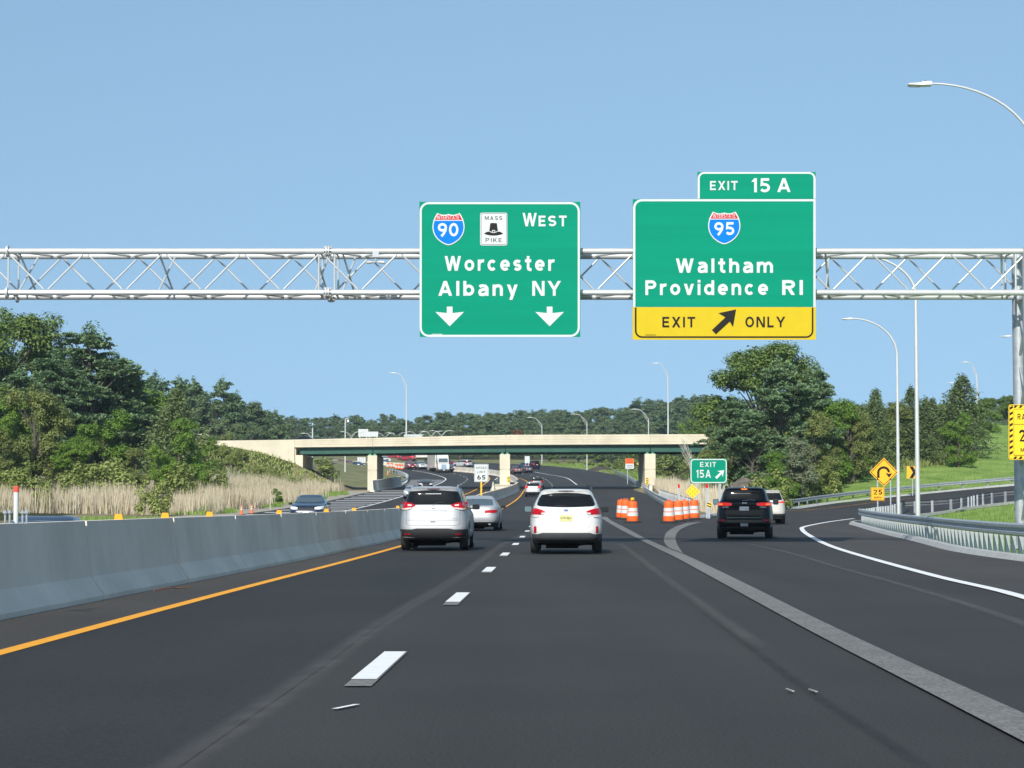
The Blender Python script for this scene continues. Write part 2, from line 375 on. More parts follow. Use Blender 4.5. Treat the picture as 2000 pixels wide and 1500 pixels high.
# highway lettering drawn as strokes (cap height 1, x height .76)
def _arc(cx, cy, rx, ry, a0, a1, n=12): return [(cx + rx * math.cos(rad(a0 + (a1 - a0) * k / n)), cy + ry * math.sin(rad(a0 + (a1 - a0) * k / n))) for k in range(n + 1)]
def _glyph(ch, t):
    o = t / 2; P, D, w = [], [], .8                      # P: polylines, D: straight slanted strokes with level ends
    st = lambda x, a=0.0, b=1.0: P.append([(x, a), (x, b)])
    if ch == 'A': w = .96; D += [(.12, 0, .48, 1), (.84, 0, .48, 1)]; P.append([(.24, .29), (.72, .29)])
    elif ch == 'W': w = 1.26; D += [(.11, 1, .37, 0), (.37, 0, .63, 1), (.63, 1, .89, 0), (.89, 0, 1.15, 1)]
    elif ch == 'N': w = .84; st(o); st(w - o); D.append((o + .04, 1, w - o - .04, 0))
    elif ch == 'Y': w = .92; D += [(.11, 1, .46, .42), (.81, 1, .46, .42)]; st(.46, 0, .5)
    elif ch == 'E': w = .66; st(o); P += [[(o, 1 - o), (w, 1 - o)], [(o, .51), (w - .06, .51)], [(o, o), (w, o)]]
    elif ch == 'S' or ch == 's':
        H = 1.0 if ch == 'S' else .76; w = .78 if ch == 'S' else .62; ry = (H - t) / 4; rx = w / 2 - o
        P.append(_arc(w / 2, H - o - ry, rx, ry, 25, 270) + _arc(w / 2, o + ry, rx, ry, 90, -155)[1:])
    elif ch == 'T': w = .74; P.append([(0, 1 - o), (w, 1 - o)]); st(w / 2, 0, 1 - o)
    elif ch == 'X': w = .84; D += [(.12, 0, w - .12, 1), (.12, 1, w - .12, 0)]
    elif ch in 'Il': w = t; st(o)
    elif ch in 'O0': w = .86 if ch == 'O' else .78; P.append(_arc(w / 2, .5, w / 2 - o, .5 - o, 0, 360, 24))
    elif ch == 'L': w = .62; st(o); P.append([(o, o), (w, o)])
    elif ch in 'PR':
        w = .80; st(o); P.append([(o, 1 - o), (w - .34, 1 - o)] + _arc(w - .34, .705, .34 - o, .295 - o, 90, -90)[1:] + [(o, .41 + o)])
        if ch == 'R': D.append((w - .12, 0, .42, .45))
    elif ch == 'D': w = .82; st(o); P.append([(o, 1 - o), (.38, 1 - o)] + _arc(.38, .5, w - .38 - o, .5 - o, 90, -90)[1:] + [(o, o)])
    elif ch == 'M': w = 1.0; st(o); st(w - o); D += [(.13, 1, .5, .12), (w - .13, 1, .5, .12)]
    elif ch == 'H': w = .80; st(o); st(w - o); P.append([(o, .51), (w - o, .51)])
    elif ch == 'K': w = .82; st(o); D += [(o + .05, .36, .70, 1), (.32, .6, .71, 0)]
    elif ch == 'o': w = .74; P.append(_arc(w / 2, .38, w / 2 - o, .38 - o, 0, 360, 22))
    elif ch == 'r': w = .48; st(o, 0, .76); P.append([(o, .42), (.15, .57), (.27, .65), (.40, .68), (w, .67)])
    elif ch == 'c': w = .70; P.append(_arc(w / 2, .38, w / 2 - o, .38 - o, 42, 318, 18))
    elif ch == 'e': w = .74; P += [[(o, .38), (w - .02, .38)], _arc(w / 2, .38, w / 2 - o, .38 - o, 4, 316, 20)]
    elif ch == 't': w = .50; P.append([(.24, 1.0), (.24, .22), (.28, .12), (.37, .085), (w, .09)]); P.append([(.0, .68), (w - .02, .68)])
    elif ch in 'bd':
        w = .74; st(o if ch == 'b' else w - o); P.append(_arc(w / 2, .38, w / 2 - o, .38 - o, 0, 360, 22))
    elif ch == 'a': w = .70; P += [[(o * .9, .60), (.18, .665), (.34, .68), (.50, .64), (w - o, .50), (w - o, 0)], [(w - o, .42), (.30, .42), (.14, .35), (o, .23), (.15, .10), (.30, .075), (.46, .12), (w - o, .24)]]
    elif ch in 'nh': w = .70; st(o, 0, .76 if ch == 'n' else 1.0); P.append([(o, .40), (.15, .57), (.28, .665), (.42, .68), (.54, .62), (w - o, .48), (w - o, 0)])
    elif ch == 'm':
        w = 1.12; st(o, 0, .76)
        for x in (o, .56): P.append([(x, .42), (x + .07, .57), (x + .18, .665), (x + .29, .68), (x + .40, .61), (x + .47, .48), (x + .47, 0)])
    elif ch == 'y': w = .74; D += [(.11, .76, .40, .0), (.63, .76, .27, -.27)]
    elif ch == 'v': w = .74; D += [(.11, .76, .37, 0), (.63, .76, .37, 0)]
    elif ch == 'i': w = t; st(o, 0, .76); st(o, .84, 1.02)
    elif ch == '1': w = .36; st(w - o); D.append((.08, .74, w - o, .96))
    elif ch == '2': w = .74; P.append([(o, .70)] + _arc(w / 2, .70, w / 2 - o, .30 - o, 170, -30)[1:] + [(.16, o), (w, o)])
    elif ch == '5': w = .76; P.append([(.68, 1 - o), (.17, 1 - o), (.13, .53), (.24, .59)] + _arc(w / 2 - .02, .325, w / 2 - o, .325 - o, 100, -150))
    elif ch in '69':
        w = .76; r = w / 2 - o; q = [_arc(w / 2, .325, r, .325 - o, 0, 360, 20), [(o, .33), (.13, .56), (.28, .80), (.46, 1.0)]]
        P += q if ch == '6' else [[(w - x, 1 - y) for x, y in l] for l in q]
    else: w = .35
    return P, D, w
def hwtext(s, t=.18, gap=.20):
    key = ('hw', s, t, gap)
    if key in GLYPH: return GLYPH[key]
    V, Fc, x, lay = [], [], 0.0, 0
    for ch in s:
        P, D, w = _glyph(ch, t)
        for l in P:
            closed = abs(l[0][0] - l[-1][0]) + abs(l[0][1] - l[-1][1]) < 1e-6; n = len(l); L_ = []
            for k in range(n):
                a = l[(k - 1) % (n - 1) if closed else max(0, k - 1)]; b = l[k]; c = l[(k + 1) % (n - 1) if (closed and k == n - 1) else min(n - 1, k + 1)]
                d1 = (b[0] - a[0], b[1] - a[1]); d2 = (c[0] - b[0], c[1] - b[1])
                if k == 0 and not closed: d1 = d2
                if k == n - 1 and not closed: d2 = d1
                l1, l2 = math.hypot(*d1) or 1, math.hypot(*d2) or 1; n1 = (-d1[1] / l1, d1[0] / l1); n2 = (-d2[1] / l2, d2[0] / l2)
                mx, my = n1[0] + n2[0], n1[1] + n2[1]; q = (mx * mx + my * my) or 1; f = min(1.6, 2 / q) * t / 2 ; L_.append(((b[0] + mx * f, b[1] + my * f), (b[0] - mx * f, b[1] - my * f)))
            i = len(V)
            for a, b in L_: V += [(x + a[0], a[1], lay), (x + b[0], b[1], lay)]
            for k in range(n - 1): Fc.append([i + 2 * k, i + 2 * k + 1, i + 2 * k + 3, i + 2 * k + 2])
            lay += 1
        for x0, y0, x1, y1 in D:
            hw_ = t / 2 * math.hypot(x1 - x0, y1 - y0) / abs(y1 - y0); i = len(V); V += [(x + x0 - hw_, y0, lay), (x + x0 + hw_, y0, lay), (x + x1 + hw_, y1, lay), (x + x1 - hw_, y1, lay)]; Fc.append([i, i + 1, i + 2, i + 3]); lay += 1
        x += w + gap
    x0 = min(v[0] for v in V); x1 = max(v[0] for v in V); y0 = min(v[1] for v in V); y1 = max(v[1] for v in V)
    GLYPH[key] = ([((a - x0) / (x1 - x0), (b - y0) / (y1 - y0), c % 6) for a, b, c in V], Fc); return GLYPH[key]
# ================================================================ THE SETTING: ground, roads, markings
def axis(segs):
    out = []
    for a, b, s in segs:
        n = max(1, int(round((b - a) / s))); out += [a + (b - a) * k / n for k in range(n)]
    out.append(segs[-1][1]); return out
xs = axis([(-450, -150, 50), (-150, -60, 10), (-60, 70, 2.5), (70, 150, 8), (150, 450, 50)])
ys = axis([(-60, 0, 10), (0, 420, 3), (420, 700, 10), (700, 1300, 60)])
mb = MB(); mb.grid([[Vector((x, y, G(x, y) - 0.02)) for x in xs] for y in ys])
me = mb.mesh('ground', None, 60)
for m in (M_GRASS, M_DRYG, M_WOOD, M_GRAV, M_VERGE): me.materials.append(m)
mi = []
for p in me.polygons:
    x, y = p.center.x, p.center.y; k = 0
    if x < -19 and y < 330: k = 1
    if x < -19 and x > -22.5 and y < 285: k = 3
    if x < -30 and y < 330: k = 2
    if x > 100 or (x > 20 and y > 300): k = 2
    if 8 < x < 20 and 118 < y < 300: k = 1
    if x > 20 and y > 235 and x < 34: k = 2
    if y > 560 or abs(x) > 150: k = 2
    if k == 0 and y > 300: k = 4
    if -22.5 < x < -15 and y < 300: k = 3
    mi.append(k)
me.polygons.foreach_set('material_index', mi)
ground = bpy.data.objects.new('ground', me); COL.objects.link(ground)
tag(ground, 'rolling grassy ground on both sides of the highway', 'ground', kind='structure')

TOE = [(-6.8, -8), (-5.57, 23.6), (-3.85, 74), (-3.0, 125), (-2.45, 188), (-1.66, 220), (-0.2, 258), (0.85, 287), (1.2, 318), (0.9, 350), (-0.2, 380), (-2.6, 415), (-7.8, 440), (-13.2, 457), (-20.5, 478), (-31, 498), (-48, 516), (-85, 532)]
MR = [(12.6, -8), (11.0, 20), (11.0, 40), (11.4, 55), (12.9, 69.5), (14.6, 87), (16.4, 106), (14, 116), (11.0, 126), (11.6, 145), (13.4, 186), (17.2, 279), (19.6, 330), (20.4, 380), (19.7, 427), (15.5, 468), (7, 505), (-8, 530), (-30, 548), (-80, 562)]
OL = [(-20, -8), (-19.6, 60), (-18.5, 145), (-19.0, 268), (-17.6, 310), (-18.2, 360), (-19.8, 400), (-24, 443), (-32, 470), (-46, 490), (-80, 506)]
toeP = smooth_path(TOE, 4); mrP = smooth_path(MR, 4); olP = smooth_path(OL, 4)
def by_y(P, y):
    for a, b in zip(P, P[1:]):
        if a.y <= y <= b.y: return a.lerp(b, (y - a.y) / max(1e-6, b.y - a.y))
    return P[0] if y < P[0].y else P[-1]
yy = [-8 + 4 * k for k in range(128)] + [504, 507, 510, 513, 516, 520, 524, 528, 532]
road = MB(); road.grid([[on(by_y(toeP, y).lerp(by_y(mrP, y), j / 8), 0.0) for j in range(9)] for y in yy])
road = road.build('road', M_ASPH, smooth=60); tag(road, 'dark new asphalt carriageway heading away under the overpass', 'road', kind='structure')
tl = [p + Vector((-0.7, 0, 0)) for p in toeP]
orow = []
for y in yy:
    if y > 506: break
    a = by_y(olP, y); b = by_y(tl, y); orow.append([on(a.lerp(b, j / 6), -0.004) for j in range(7)])
ob = MB(); ob.grid(orow); orr = ob.build('oncoming_road', M_ASPH, smooth=60)
tag(orr, 'carriageway for oncoming traffic beyond the median wall', 'road', kind='structure')

# exit ramp: outer (left) and inner (right) pavement edges
rl = [(5.0, 70), (7.5, 100), (9.6, 118)] + [tuple(gpx(*q).xy) for q in ((1395, 1007), (1470, 1001), (1540, 995), (1677, 977), (1820, 962), (1980, 949))]
e = Vector(rl[-1]) ; rl += [(e.x + 14, e.y + 12), (e.x + 30, e.y + 22), (e.x + 60, e.y + 34)]
rr = [(13.2, 70), (15.8, 95), (17.6, 108)] + [tuple(gpx(*q).xy) for q in ((1763, 1005.5), (1833, 1002), (1883, 996), (1960, 983))]
e = Vector(rr[-1]); rr += [(e.x + 14, e.y + 3), (e.x + 30, e.y + 8), (e.x + 60, e.y + 18)]
RL, RR = smooth_path(rl, 3), smooth_path(rr, 3)
rp_ = strip_mb(RL, RR, 0.004, n=70, across=6).build('exit_ramp', M_ASPH, smooth=60)
tag(rp_, 'single lane exit ramp curving off to the right', 'ramp', kind='structure')

# shoulders of browner, older asphalt
sh1 = MB(); yl_px = [(-500, 1412), (0, 1277), (400, 1169), (780, 1068), (975, 997), (1010, 975), (1021, 962), (1030, 942), (1007, 933)]
YL = [tuple(gpx(*q).xy) for q in yl_px] + [(-5.6, 437), (-11, 452)]
ylP = smooth_path(YL, 3)
sh1.grid([[on(by_y(toeP, y).lerp(by_y(ylP, y), j / 3), 0.004) for j in range(4)] for y in [12 + 4 * k for k in range(98)]])
tag(sh1.build('shoulder', M_SHLD, smooth=60), 'brownish narrow shoulder beside the median wall', 'shoulder', kind='structure')
wl_px = [(2400, 1305), (2000, 1168), (1830, 1127), (1681, 1086), (1617, 1065), (1580, 1046), (1567, 1035), (1572, 1029), (1617, 1020), (1668, 1013)]
WL = [tuple(gpx(*q).xy) for q in wl_px]
WLP = smooth_path(WL, 1.5)
nose = [(11.0, 22), (11.0, 40), (11.4, 55), (12.9, 69.5), (14.6, 87), (16.5, 106), (17.4, 111), (18.4, 114)]
mb = strip_mb(WLP, smooth_path(nose, 1.5), 0.008, n=60, across=3)
tag(mb.build('shoulder', M_SHLD, smooth=60), 'brownish shoulder between the white exit line and the guardrail', 'shoulder', kind='structure')

# painted lines
def marking(name, mb, m, label): return tag(mb.build(name, m, smooth=60), label, 'road marking', kind='structure')
marking('yellow_line', line_mb(YL, 0.17, 0.012), M_YELL, 'solid yellow line along the left edge of the carriageway')
marking('white_line', line_mb(WL, 0.20, 0.016, step=1.5), M_WHITE, 'solid white line curving into the exit ramp')
LANE = [(-1.65, -8), (-1.034, 17.04), (-0.727, 29.3), (-0.44, 41.4), (-0.199, 52.6), (0.08, 64.5), (2.6, 180), (4.8, 270), (6.2, 335), (6.3, 350), (5.9, 385), (5.0, 405), (1.5, 435), (-5, 462)]
laneP = smooth_path(LANE, 1.0)
def lane_seg(y0, y1, w, mb, lift=0.014, dx=0.0):
    P = [by_y(laneP, y0 + (y1 - y0) * k / 3) + Vector((dx, 0, 0)) for k in range(4)]; N = normals2(P)
    mb.grid([[on(p - q * w / 2, lift), on(p + q * w / 2, lift)] for p, q in zip(P, N)])
mb = MB(); mg = MB()
for k in range(36):
    y = 15.7 + 12.19 * k
    if y > 440: break
    lane_seg(y, y + 2.9, 0.185, mb)
    if k < 4: lane_seg(y - 0.55 - 0.2 * (k % 2), y + 2.95, 0.192, mg, 0.010, 0.008)
y = 13.45
mb.grid([[on((-1.115 + 0.02 * j + 0.12 * t, y + 0.3 * t), 0.014) for j in (0, 1, 2)] for t in (0, 0.5, 1.0)])
marking('lane_line', mb, M_WHITE, 'short white dashes of the lane line ahead')
marking('ground_patches', mg, M_SCAR, 'ground off patches under the lane line dashes')
ER = [tuple(gpx(*q).xy) for q in ((1127, 947), (1110, 935), (1091, 930), (1068, 926.5), (1045, 922))]
marking('white_line', line_mb(ER, 0.2, 0.014), M_WHITE, 'white edge line curving left beyond the overpass')
RY = [tuple(gpx(*q).xy) for q in ((1480, 1004), (1533, 998), (1617, 993), (1703, 982), (1790, 972))]
marking('yellow_line', line_mb(RY, 0.16, 0.014), M_YELL, 'thin yellow line on the far edge of the exit ramp')
iw = [tuple((p + Vector((-0.55, 0.9, 0))).xy) for p in RR if p.y > 128 and p.x < 80]
marking('white_line', line_mb(iw, 0.14, 0.014), M_WHITE, 'white line on the inner edge of the exit ramp')
# oncoming side
OW = [(-12.9, 20), (-12.7, 100), (-12.6, 165), (-12.75, 250)] + [tuple(gpx(*q).xy) for q in ((850, 948), (865, 941), (870.5, 935), (856, 929), (832, 923), (805, 919))]
marking('white_line', line_mb(OW, 0.22, 0.012), M_WHITE, 'white edge line of the oncoming carriageway bending left')
OY = [(-7.0, 40), (-6.6, 150)] + [tuple(gpx(*q).xy) for q in ((895, 972), (928, 957), (956, 936.5), (950, 930), (926, 924.6), (883, 919))]
marking('yellow_line', line_mb(OY, 0.2, 0.012), M_YELL, 'yellow line beside the median on the oncoming carriageway')
OD = smooth_path([(-9.8, 60), (-9.5, 200)] + [tuple(gpx(*q).xy) for q in ((890, 951), (902, 945), (913, 936.5), (908, 932), (897, 927.5), (885, 925))], 1.0)
mb = MB(); y = 150.0
while y < 440:
    a = [by_y(OD, y + k) for k in range(4)]; N = normals2(a)
    mb.grid([[on(p - q * 0.1, 0.012), on(p + q * 0.1, 0.012)] for p, q in zip(a, N)]); y += 12.19
marking('lane_line', mb, M_WHITE, 'row of white dashes on the oncoming carriageway')
mb = MB(); OWP = smooth_path(OW, 2)
for y in [110 + 11.3 * k for k in range(17)]:
    a = by_y(olP, y).x + 0.7; b = by_y(OWP, y).x - 0.25
    mb.grid([[on((a + (b - a) * j / 4, y + t), 0.012) for j in range(5)] for t in (0, 2.3)])
for y in [338 + 6.6 * k for k in range(7)]:
    a = by_y(olP, y).x + 1.0; b = by_y(OWP, y).x - 0.3
    mb.grid([[on((a + (b - a) * j / 4, y + t), 0.012) for j in range(5)] for t in (0, 1.5)])
marking('hatching', mb, M_WHITE, 'white cross hatching on the shoulder of the oncoming carriageway')

# ground off old markings: the long grey band and its curved branch
def px_strip(A, B, lift, m, name, label):
    a = [gpx(*q) for q in A]; b = [gpx(*q) for q in B]
    marking(name, strip_mb(smooth_path(a, 1.0), smooth_path(b, 1.0), lift, n=60, across=2), m, label)
px_strip([(1186, 1010), (1192, 1016), (1225, 1033), (1260, 1052), (1303, 1071), (1341, 1086), (1447, 1137), (1575, 1201), (1745, 1282), (2000, 1398), (2400, 1580)],
         [(1172, 1010), (1180, 1016), (1210, 1034), (1248, 1054), (1287, 1074), (1320, 1090), (1405, 1137), (1575, 1231), (1745, 1320), (2000, 1454), (2400, 1668)], 0.016, M_SCAR, 'ground_off_band', 'long grey band where an old line was ground off')
px_strip([(1341, 1022), (1318, 1030), (1303, 1040), (1297, 1052), (1299, 1063), (1306, 1071)],
         [(1371, 1020), (1346, 1027), (1328, 1036), (1320, 1048), (1322, 1063), (1334, 1082)], 0.019, M_SCAR, 'ground_off_band', 'curved grey branch of the ground off line near the barrels')
# fresher, darker mat laid in the left lane, up to the worn seam
SEAM = smooth_path([gpx(*q) for q in ((-60, 1790), (230, 1590), (346, 1500), (583, 1338), (756, 1212), (905, 1122), (984, 1062), (1040, 1038), (1088, 1018))], 1.0)
mb = MB(); mb.grid([[on((by_y(ylP, y) + Vector((.05, 0, 0))).lerp(by_y(SEAM, y), j / 4), 0.0075) for j in range(5)] for y in [5 + 2.5 * k for k in range(48)]])
tag(mb.build('left_lane', M_FRESH, smooth=60), 'darker fresh asphalt of the left lane', 'road', kind='structure')
# worn streaks in the asphalt
def streak(px, width, m, name, label, lift=0.010):
    P = smooth_path([gpx(*q) for q in px], 1.0); N = normals2(P); mb = MB(); mb.grid([[on(p - q * width / 2, lift), on(p + q * width / 2, lift)] for p, q in zip(P, N)])
    o = marking(name, mb, m, label); uv = o.data.uv_layers.new(name='UVMap')
    for lp in o.data.loops: uv.data[lp.index].uv = ((lp.vertex_index // 2) / (len(P) - 1), float(lp.vertex_index % 2))
M_STK = fade_mat('pale_wear', (0.16, 0.154, 0.146), 0.6); M_STD = fade_mat('dark_wear', (0.022, 0.0215, 0.021), 0.45)
streak([(-900, 2500), (-60, 1790), (230, 1590), (346, 1500), (583, 1338), (756, 1212), (905, 1122), (984, 1062), (1040, 1038), (1088, 1018)], 0.40, M_STK, 'paving_seam', 'pale worn seam left of the lane dashes')
streak([(1210, 1062), (1235, 1080), (1300, 1130), (1400, 1205), (1500, 1275)], 0.32, M_STK, 'paving_seam', 'pale worn seam left of the long grey band', 0.012)
streak([(1290, 1120), (1400, 1212), (1550, 1330), (1700, 1430), (1850, 1530)], 0.16, M_STD, 'paving_seam', 'dark seam running towards the grey band', 0.011)
streak([(2100, 1260), (1930, 1195), (1750, 1140), (1640, 1110), (1540, 1080), (1460, 1062)], 0.32, M_STK, 'paving_seam', 'pale worn seam inside the exit line', 0.011)
# the scraped plate by the seam and the orange wire by the wall are loose scraps
mb = MB()
for p in ((1547, 1354), (1592, 1355)):
    q = gpx(*p); mb.prism([q + Vector((-0.012, -0.10, 0.02)), q + Vector((0.004, -0.10, 0.02)), q + Vector((-0.02, 0.10, 0.02)), q + Vector((-0.032, 0.10, 0.02))], (0, 0, 0.006))
tag(mb.build('debris', mat('dull_scrap', (.35, .34, .3), .6)), 'two pale slivers of scrap on the asphalt', 'debris', kind='stuff')
mb = MB(); a, b = gpx(300, 1157), gpx(372, 1151)
mb.tube([a + Vector((0, 0, .03)), a.lerp(b, .35) + Vector((.05, .1, .05)), a.lerp(b, .7) + Vector((-.06, 0, .03)), b + Vector((0, 0, .03))], 0.010, 6)
tag(mb.build('wire', mat('orange_wire', (0.22, 0.09, 0.05), 0.7)), 'orange wire lying at the foot of the median wall', 'wire')

# ================================================================ walls, curbs, guardrails
FBAR = [(0, 0), (0, .085), (-.17, .33), (-.255, 1.06), (-.465, 1.06), (-.55, .33), (-.72, .085), (-.72, 0)]
wall = sweep(TOE, FBAR, joints=6.1, base=-0.02).build('median_wall', M_CONC, smooth=25)
tag(wall, 'long grey concrete median wall with a flared foot and amber reflectors on top', 'barrier')
refl = MB(); refl.prism([Vector((-.062, -.02, 0)), Vector((.062, -.02, 0)), Vector((.05, -.02, .085)), Vector((-.05, -.02, .085))], (0, .04, 0))
rme = refl.mesh('reflector', M_REFL)
for px in (232, 323, 410, 545, 637, 692, 777):
    d0, d1 = 20.0, 120.0
    best = min((by_y(toeP, 20 + .1 * k) for k in range(1000)), key=lambda p: abs(Xat(px, p.y, R(p.x, p.y) + 1.06) - (p.x - .36)))
    o = bpy.data.objects.new('reflector', rme); COL.objects.link(o); o.parent = wall; o.location = (best.x - .36, best.y, R(best.x - .3, best.y) + 1.035)
for y in (95, 110, 128, 150, 170, 190, 205, 222, 240, 258, 272):
    p = by_y(toeP, y); o = bpy.data.objects.new('reflector', rme); COL.objects.link(o); o.parent = wall; o.location = (p.x - .36, p.y, R(p.x, p.y) + 1.035)
# left side of the split median in front of the centre pier
sp_path = [(-2.7, 268), (-2.9, 290), (-3.0, 318), (-2.6, 345)]
tag(sweep(sp_path, [(a + .72, h) for a, h in FBAR], base=-0.02).build('median_wall', M_CONC, smooth=25), 'short concrete wall on the far side of the centre pier', 'barrier')
mb = MB(); mb.prism([on((-2.5, 284), .1), on((0.2, 284), .1), on((0.4, 322), .1), on((-2.5, 322), .1)], (0, 0, .62))
tag(mb.build('pier_footing', M_CONC2), 'low pale concrete footing filling the median round the centre pier', 'footing')
# walls at the outer piers
tag(sweep([(17.3, 277), (18.0, 290), (18.1, 322)], [(0, 0), (0, .08), (.17, .33), (.255, .95), (.62, .95), (.62, 0)], base=-0.02).build('pier_wall', M_CONC, smooth=25), 'short concrete wall in front of the right pier', 'barrier')
tag(sweep([(-18.1, 286), (-17.6, 300), (-16.7, 322), (-16.6, 330)], [(0, 0), (0, .08), (-.17, .33), (-.255, 1.5), (-.62, 1.5), (-.62, 0)], base=-0.02).build('pier_wall', M_CONC, smooth=25), 'curved grey concrete wall beside the left pier', 'barrier')

CURB = [(0, -.05), (.13, .12), (.33, .13), (.33, -.05)]
def curb(path, label, prof=CURB, step=1.5): return tag(sweep(path, prof, step=step).build('curb', M_CURB, smooth=25), label, 'curb', kind='structure')
nose_c = [(11.0, 5), (11.0, 40), (11.4, 55), (12.9, 69.5), (14.6, 87), (16.4, 104), (17.0, 110), (18.0, 114.5), (20.0, 121)] 
ri = [p for p in RR if p.y > 126 and p.x < 95]
curb(nose_c + [tuple((p + Vector((.1, 0, 0))).xy) for p in ri[::6]], 'pale sloped curb rounding the nose of the grass island')
go = [p for p in RL if p.y > 124 and p.x < 95]
curb([(10.2, 119.5), (10.7, 122), (11.4, 125)][:0] + [tuple(p.xy) for p in go[::6]], 'pale curb along the outer edge of the exit ramp', [(0, -.05), (-.13, .12), (-.45, .13), (-.45, -.05)])
curb([tuple(gpx(*q).xy) for q in ((1318, 1006), (1345, 1012), (1366, 1012.5), (1395, 1008))], 'short pale curb at the gore behind the barrels', [(0, -.05), (-.13, .10), (-.45, .11), (-.45, -.05)])

def wprofile(s):          # W beam cross-section, s = side of the road (+1 right of travel faces +)
    z = [.46, .50, .56, .60, .64, .68, .74, .78]; o = [.02, .085, .085, .02, .02, .085, .085, .02]
    return [(s * a, h) for a, h in zip(o, z)] + [(s * (a - .012), h) for a, h in zip(reversed(o), reversed(z))]
pm = MB(); pm.box(-.05, .05, -.075, .075, -.3, .74); POST_ME = pm.mesh('post', M_GALV)
pm = MB(); pm.box(-.045, .045, -.05, .05, -.3, .70); POST2_ME = pm.mesh('post', M_GALV)
bmm = MB(); bmm.box(-.05, .05, -.06, .06, 0, .2); BLOCK_ME = bmm.mesh('spacer_block', M_GALV)
def guardrail(path, label, side=1, spacing=1.9, m=None, f=R, step=2.0, dense=False, h=0.0, end=None):
    P = smooth_path(path, step); base = Vector((P[0].x, P[0].y, f(P[0].x, P[0].y)))
    root = empty('guardrail', base, 0, label, 'guardrail', 'guardrails beside the highway')
    o = sweep(path, wprofile(side), f=f, step=step, base=h).build('rail', m or M_GALV, root, smooth=40); o.location = -base
    Q = resample(P, step=spacing); N = normals2(Q)
    for k, (p, q) in enumerate(zip(Q[:98], N[:98])):
        c = bpy.data.objects.new('post', POST_ME); COL.objects.link(c); c.parent = root
        z = f(p.x, p.y) + h; c.location = Vector((p.x, p.y, z)) - q * side * .12 - base; c.rotation_euler = (0, 0, math.atan2(q.y, q.x))
    return root
near_gr = [(11.9, 20), (11.9, 40), (12.35, 52.6), (13.0, 61.5), (13.9, 71.5), (15.4, 89), (16.9, 104), (17.7, 110.5), (18.2, 113.4)]
guardrail(near_gr, 'near galvanised guardrail with close set posts on the grass island', -1, 0.98, step=1.5)
in_gr = [(18.35, 114.0), (19.5, 118.5), (20.9, 125), (22.6, 131.5)] + [tuple(gpx(*q).xy) for q in ((1763, 1003), (1833, 1000), (1883, 994), (1960, 981))]
e = in_gr[-1]; in_gr += [(e[0] + 14, e[1] + 3), (e[0] + 30, e[1] + 8)]
guardrail(in_gr, 'guardrail seen from behind along the inner side of the exit ramp', -1, 1.55, step=1.5, m=M_GALVD)
out_gr = [tuple((p + Vector((-.4, .7, 0))).xy) for p in RL if p.y > 148 and p.x < 95][::4]
guardrail(out_gr, 'guardrail on the outer side of the exit ramp below the grass slope', 1, 2.6)
g1 = [tuple(gpx(*q).xy) for q in ((1322, 1001), (1298, 989), (1275, 975), (1257, 961))]
guardrail(g1, 'guardrail from the gore to the right overpass pier', -1, 3.0)
g2 = [tuple(gpx(*q).xy) for q in ((1352, 992), (1330, 984), (1305, 975), (1290, 967))] + [(20.5, 262)]
guardrail(g2, 'second gore guardrail bending behind the barrels', 1, 3.0)
g3 = [(18.6, 322), (19.6, 352), (20.6, 390), (20.2, 428)]
guardrail(g3, 'guardrail beyond the right overpass pier', -1, 3.8, step=4)
g4 = [(-16.9, 330), (-17.4, 360), (-19.2, 398), (-22.6, 432), (-25, 445)]
guardrail(g4, 'curved guardrail beyond the left overpass pier', 1, 3.8, step=4)

# foundation with a capped pipe in the widened wall at the left edge
fb = Vector((-6.75, 24.2, 0)); root = empty('sign_foundation', fb, 0, 'concrete sign foundation with anchor bolts behind the near median wall', 'foundation')
mb = MB(); mb.box(-1.25, .52, -1.6, 1.9, -.1, 1.075); o = mb.build('plinth', M_CONC, root)
mb = MB(); mb.lathe([(.028, 1.05), (.028, 1.40)], 12); o = mb.build('pipe', M_SWH, root); pz = at(31, 1018, 24.2); o.location = (pz.x - fb.x, 0, 0)
mb = MB(); mb.lathe([(.029, 1.40), (.031, 1.40), (.031, 1.455), (.02, 1.465)], 12); o = mb.build('pipe_cap', mat('red_cap', (.75, .08, .05), .5), root); o.location = (pz.x - fb.x, 0, 0)
for px in (10, 19, 44, 52):
    q = at(px, 1018, 24.0 + (px % 2) * .3)
    mb = MB(); mb.lathe([(.012, 1.05), (.012, 1.16), (.028, 1.162), (.028, 1.185), (.012, 1.187), (.012, 1.2)], 8); o = mb.build('anchor_bolt', M_GALV, root); o.location = (q.x - fb.x, q.y - fb.y, 0)
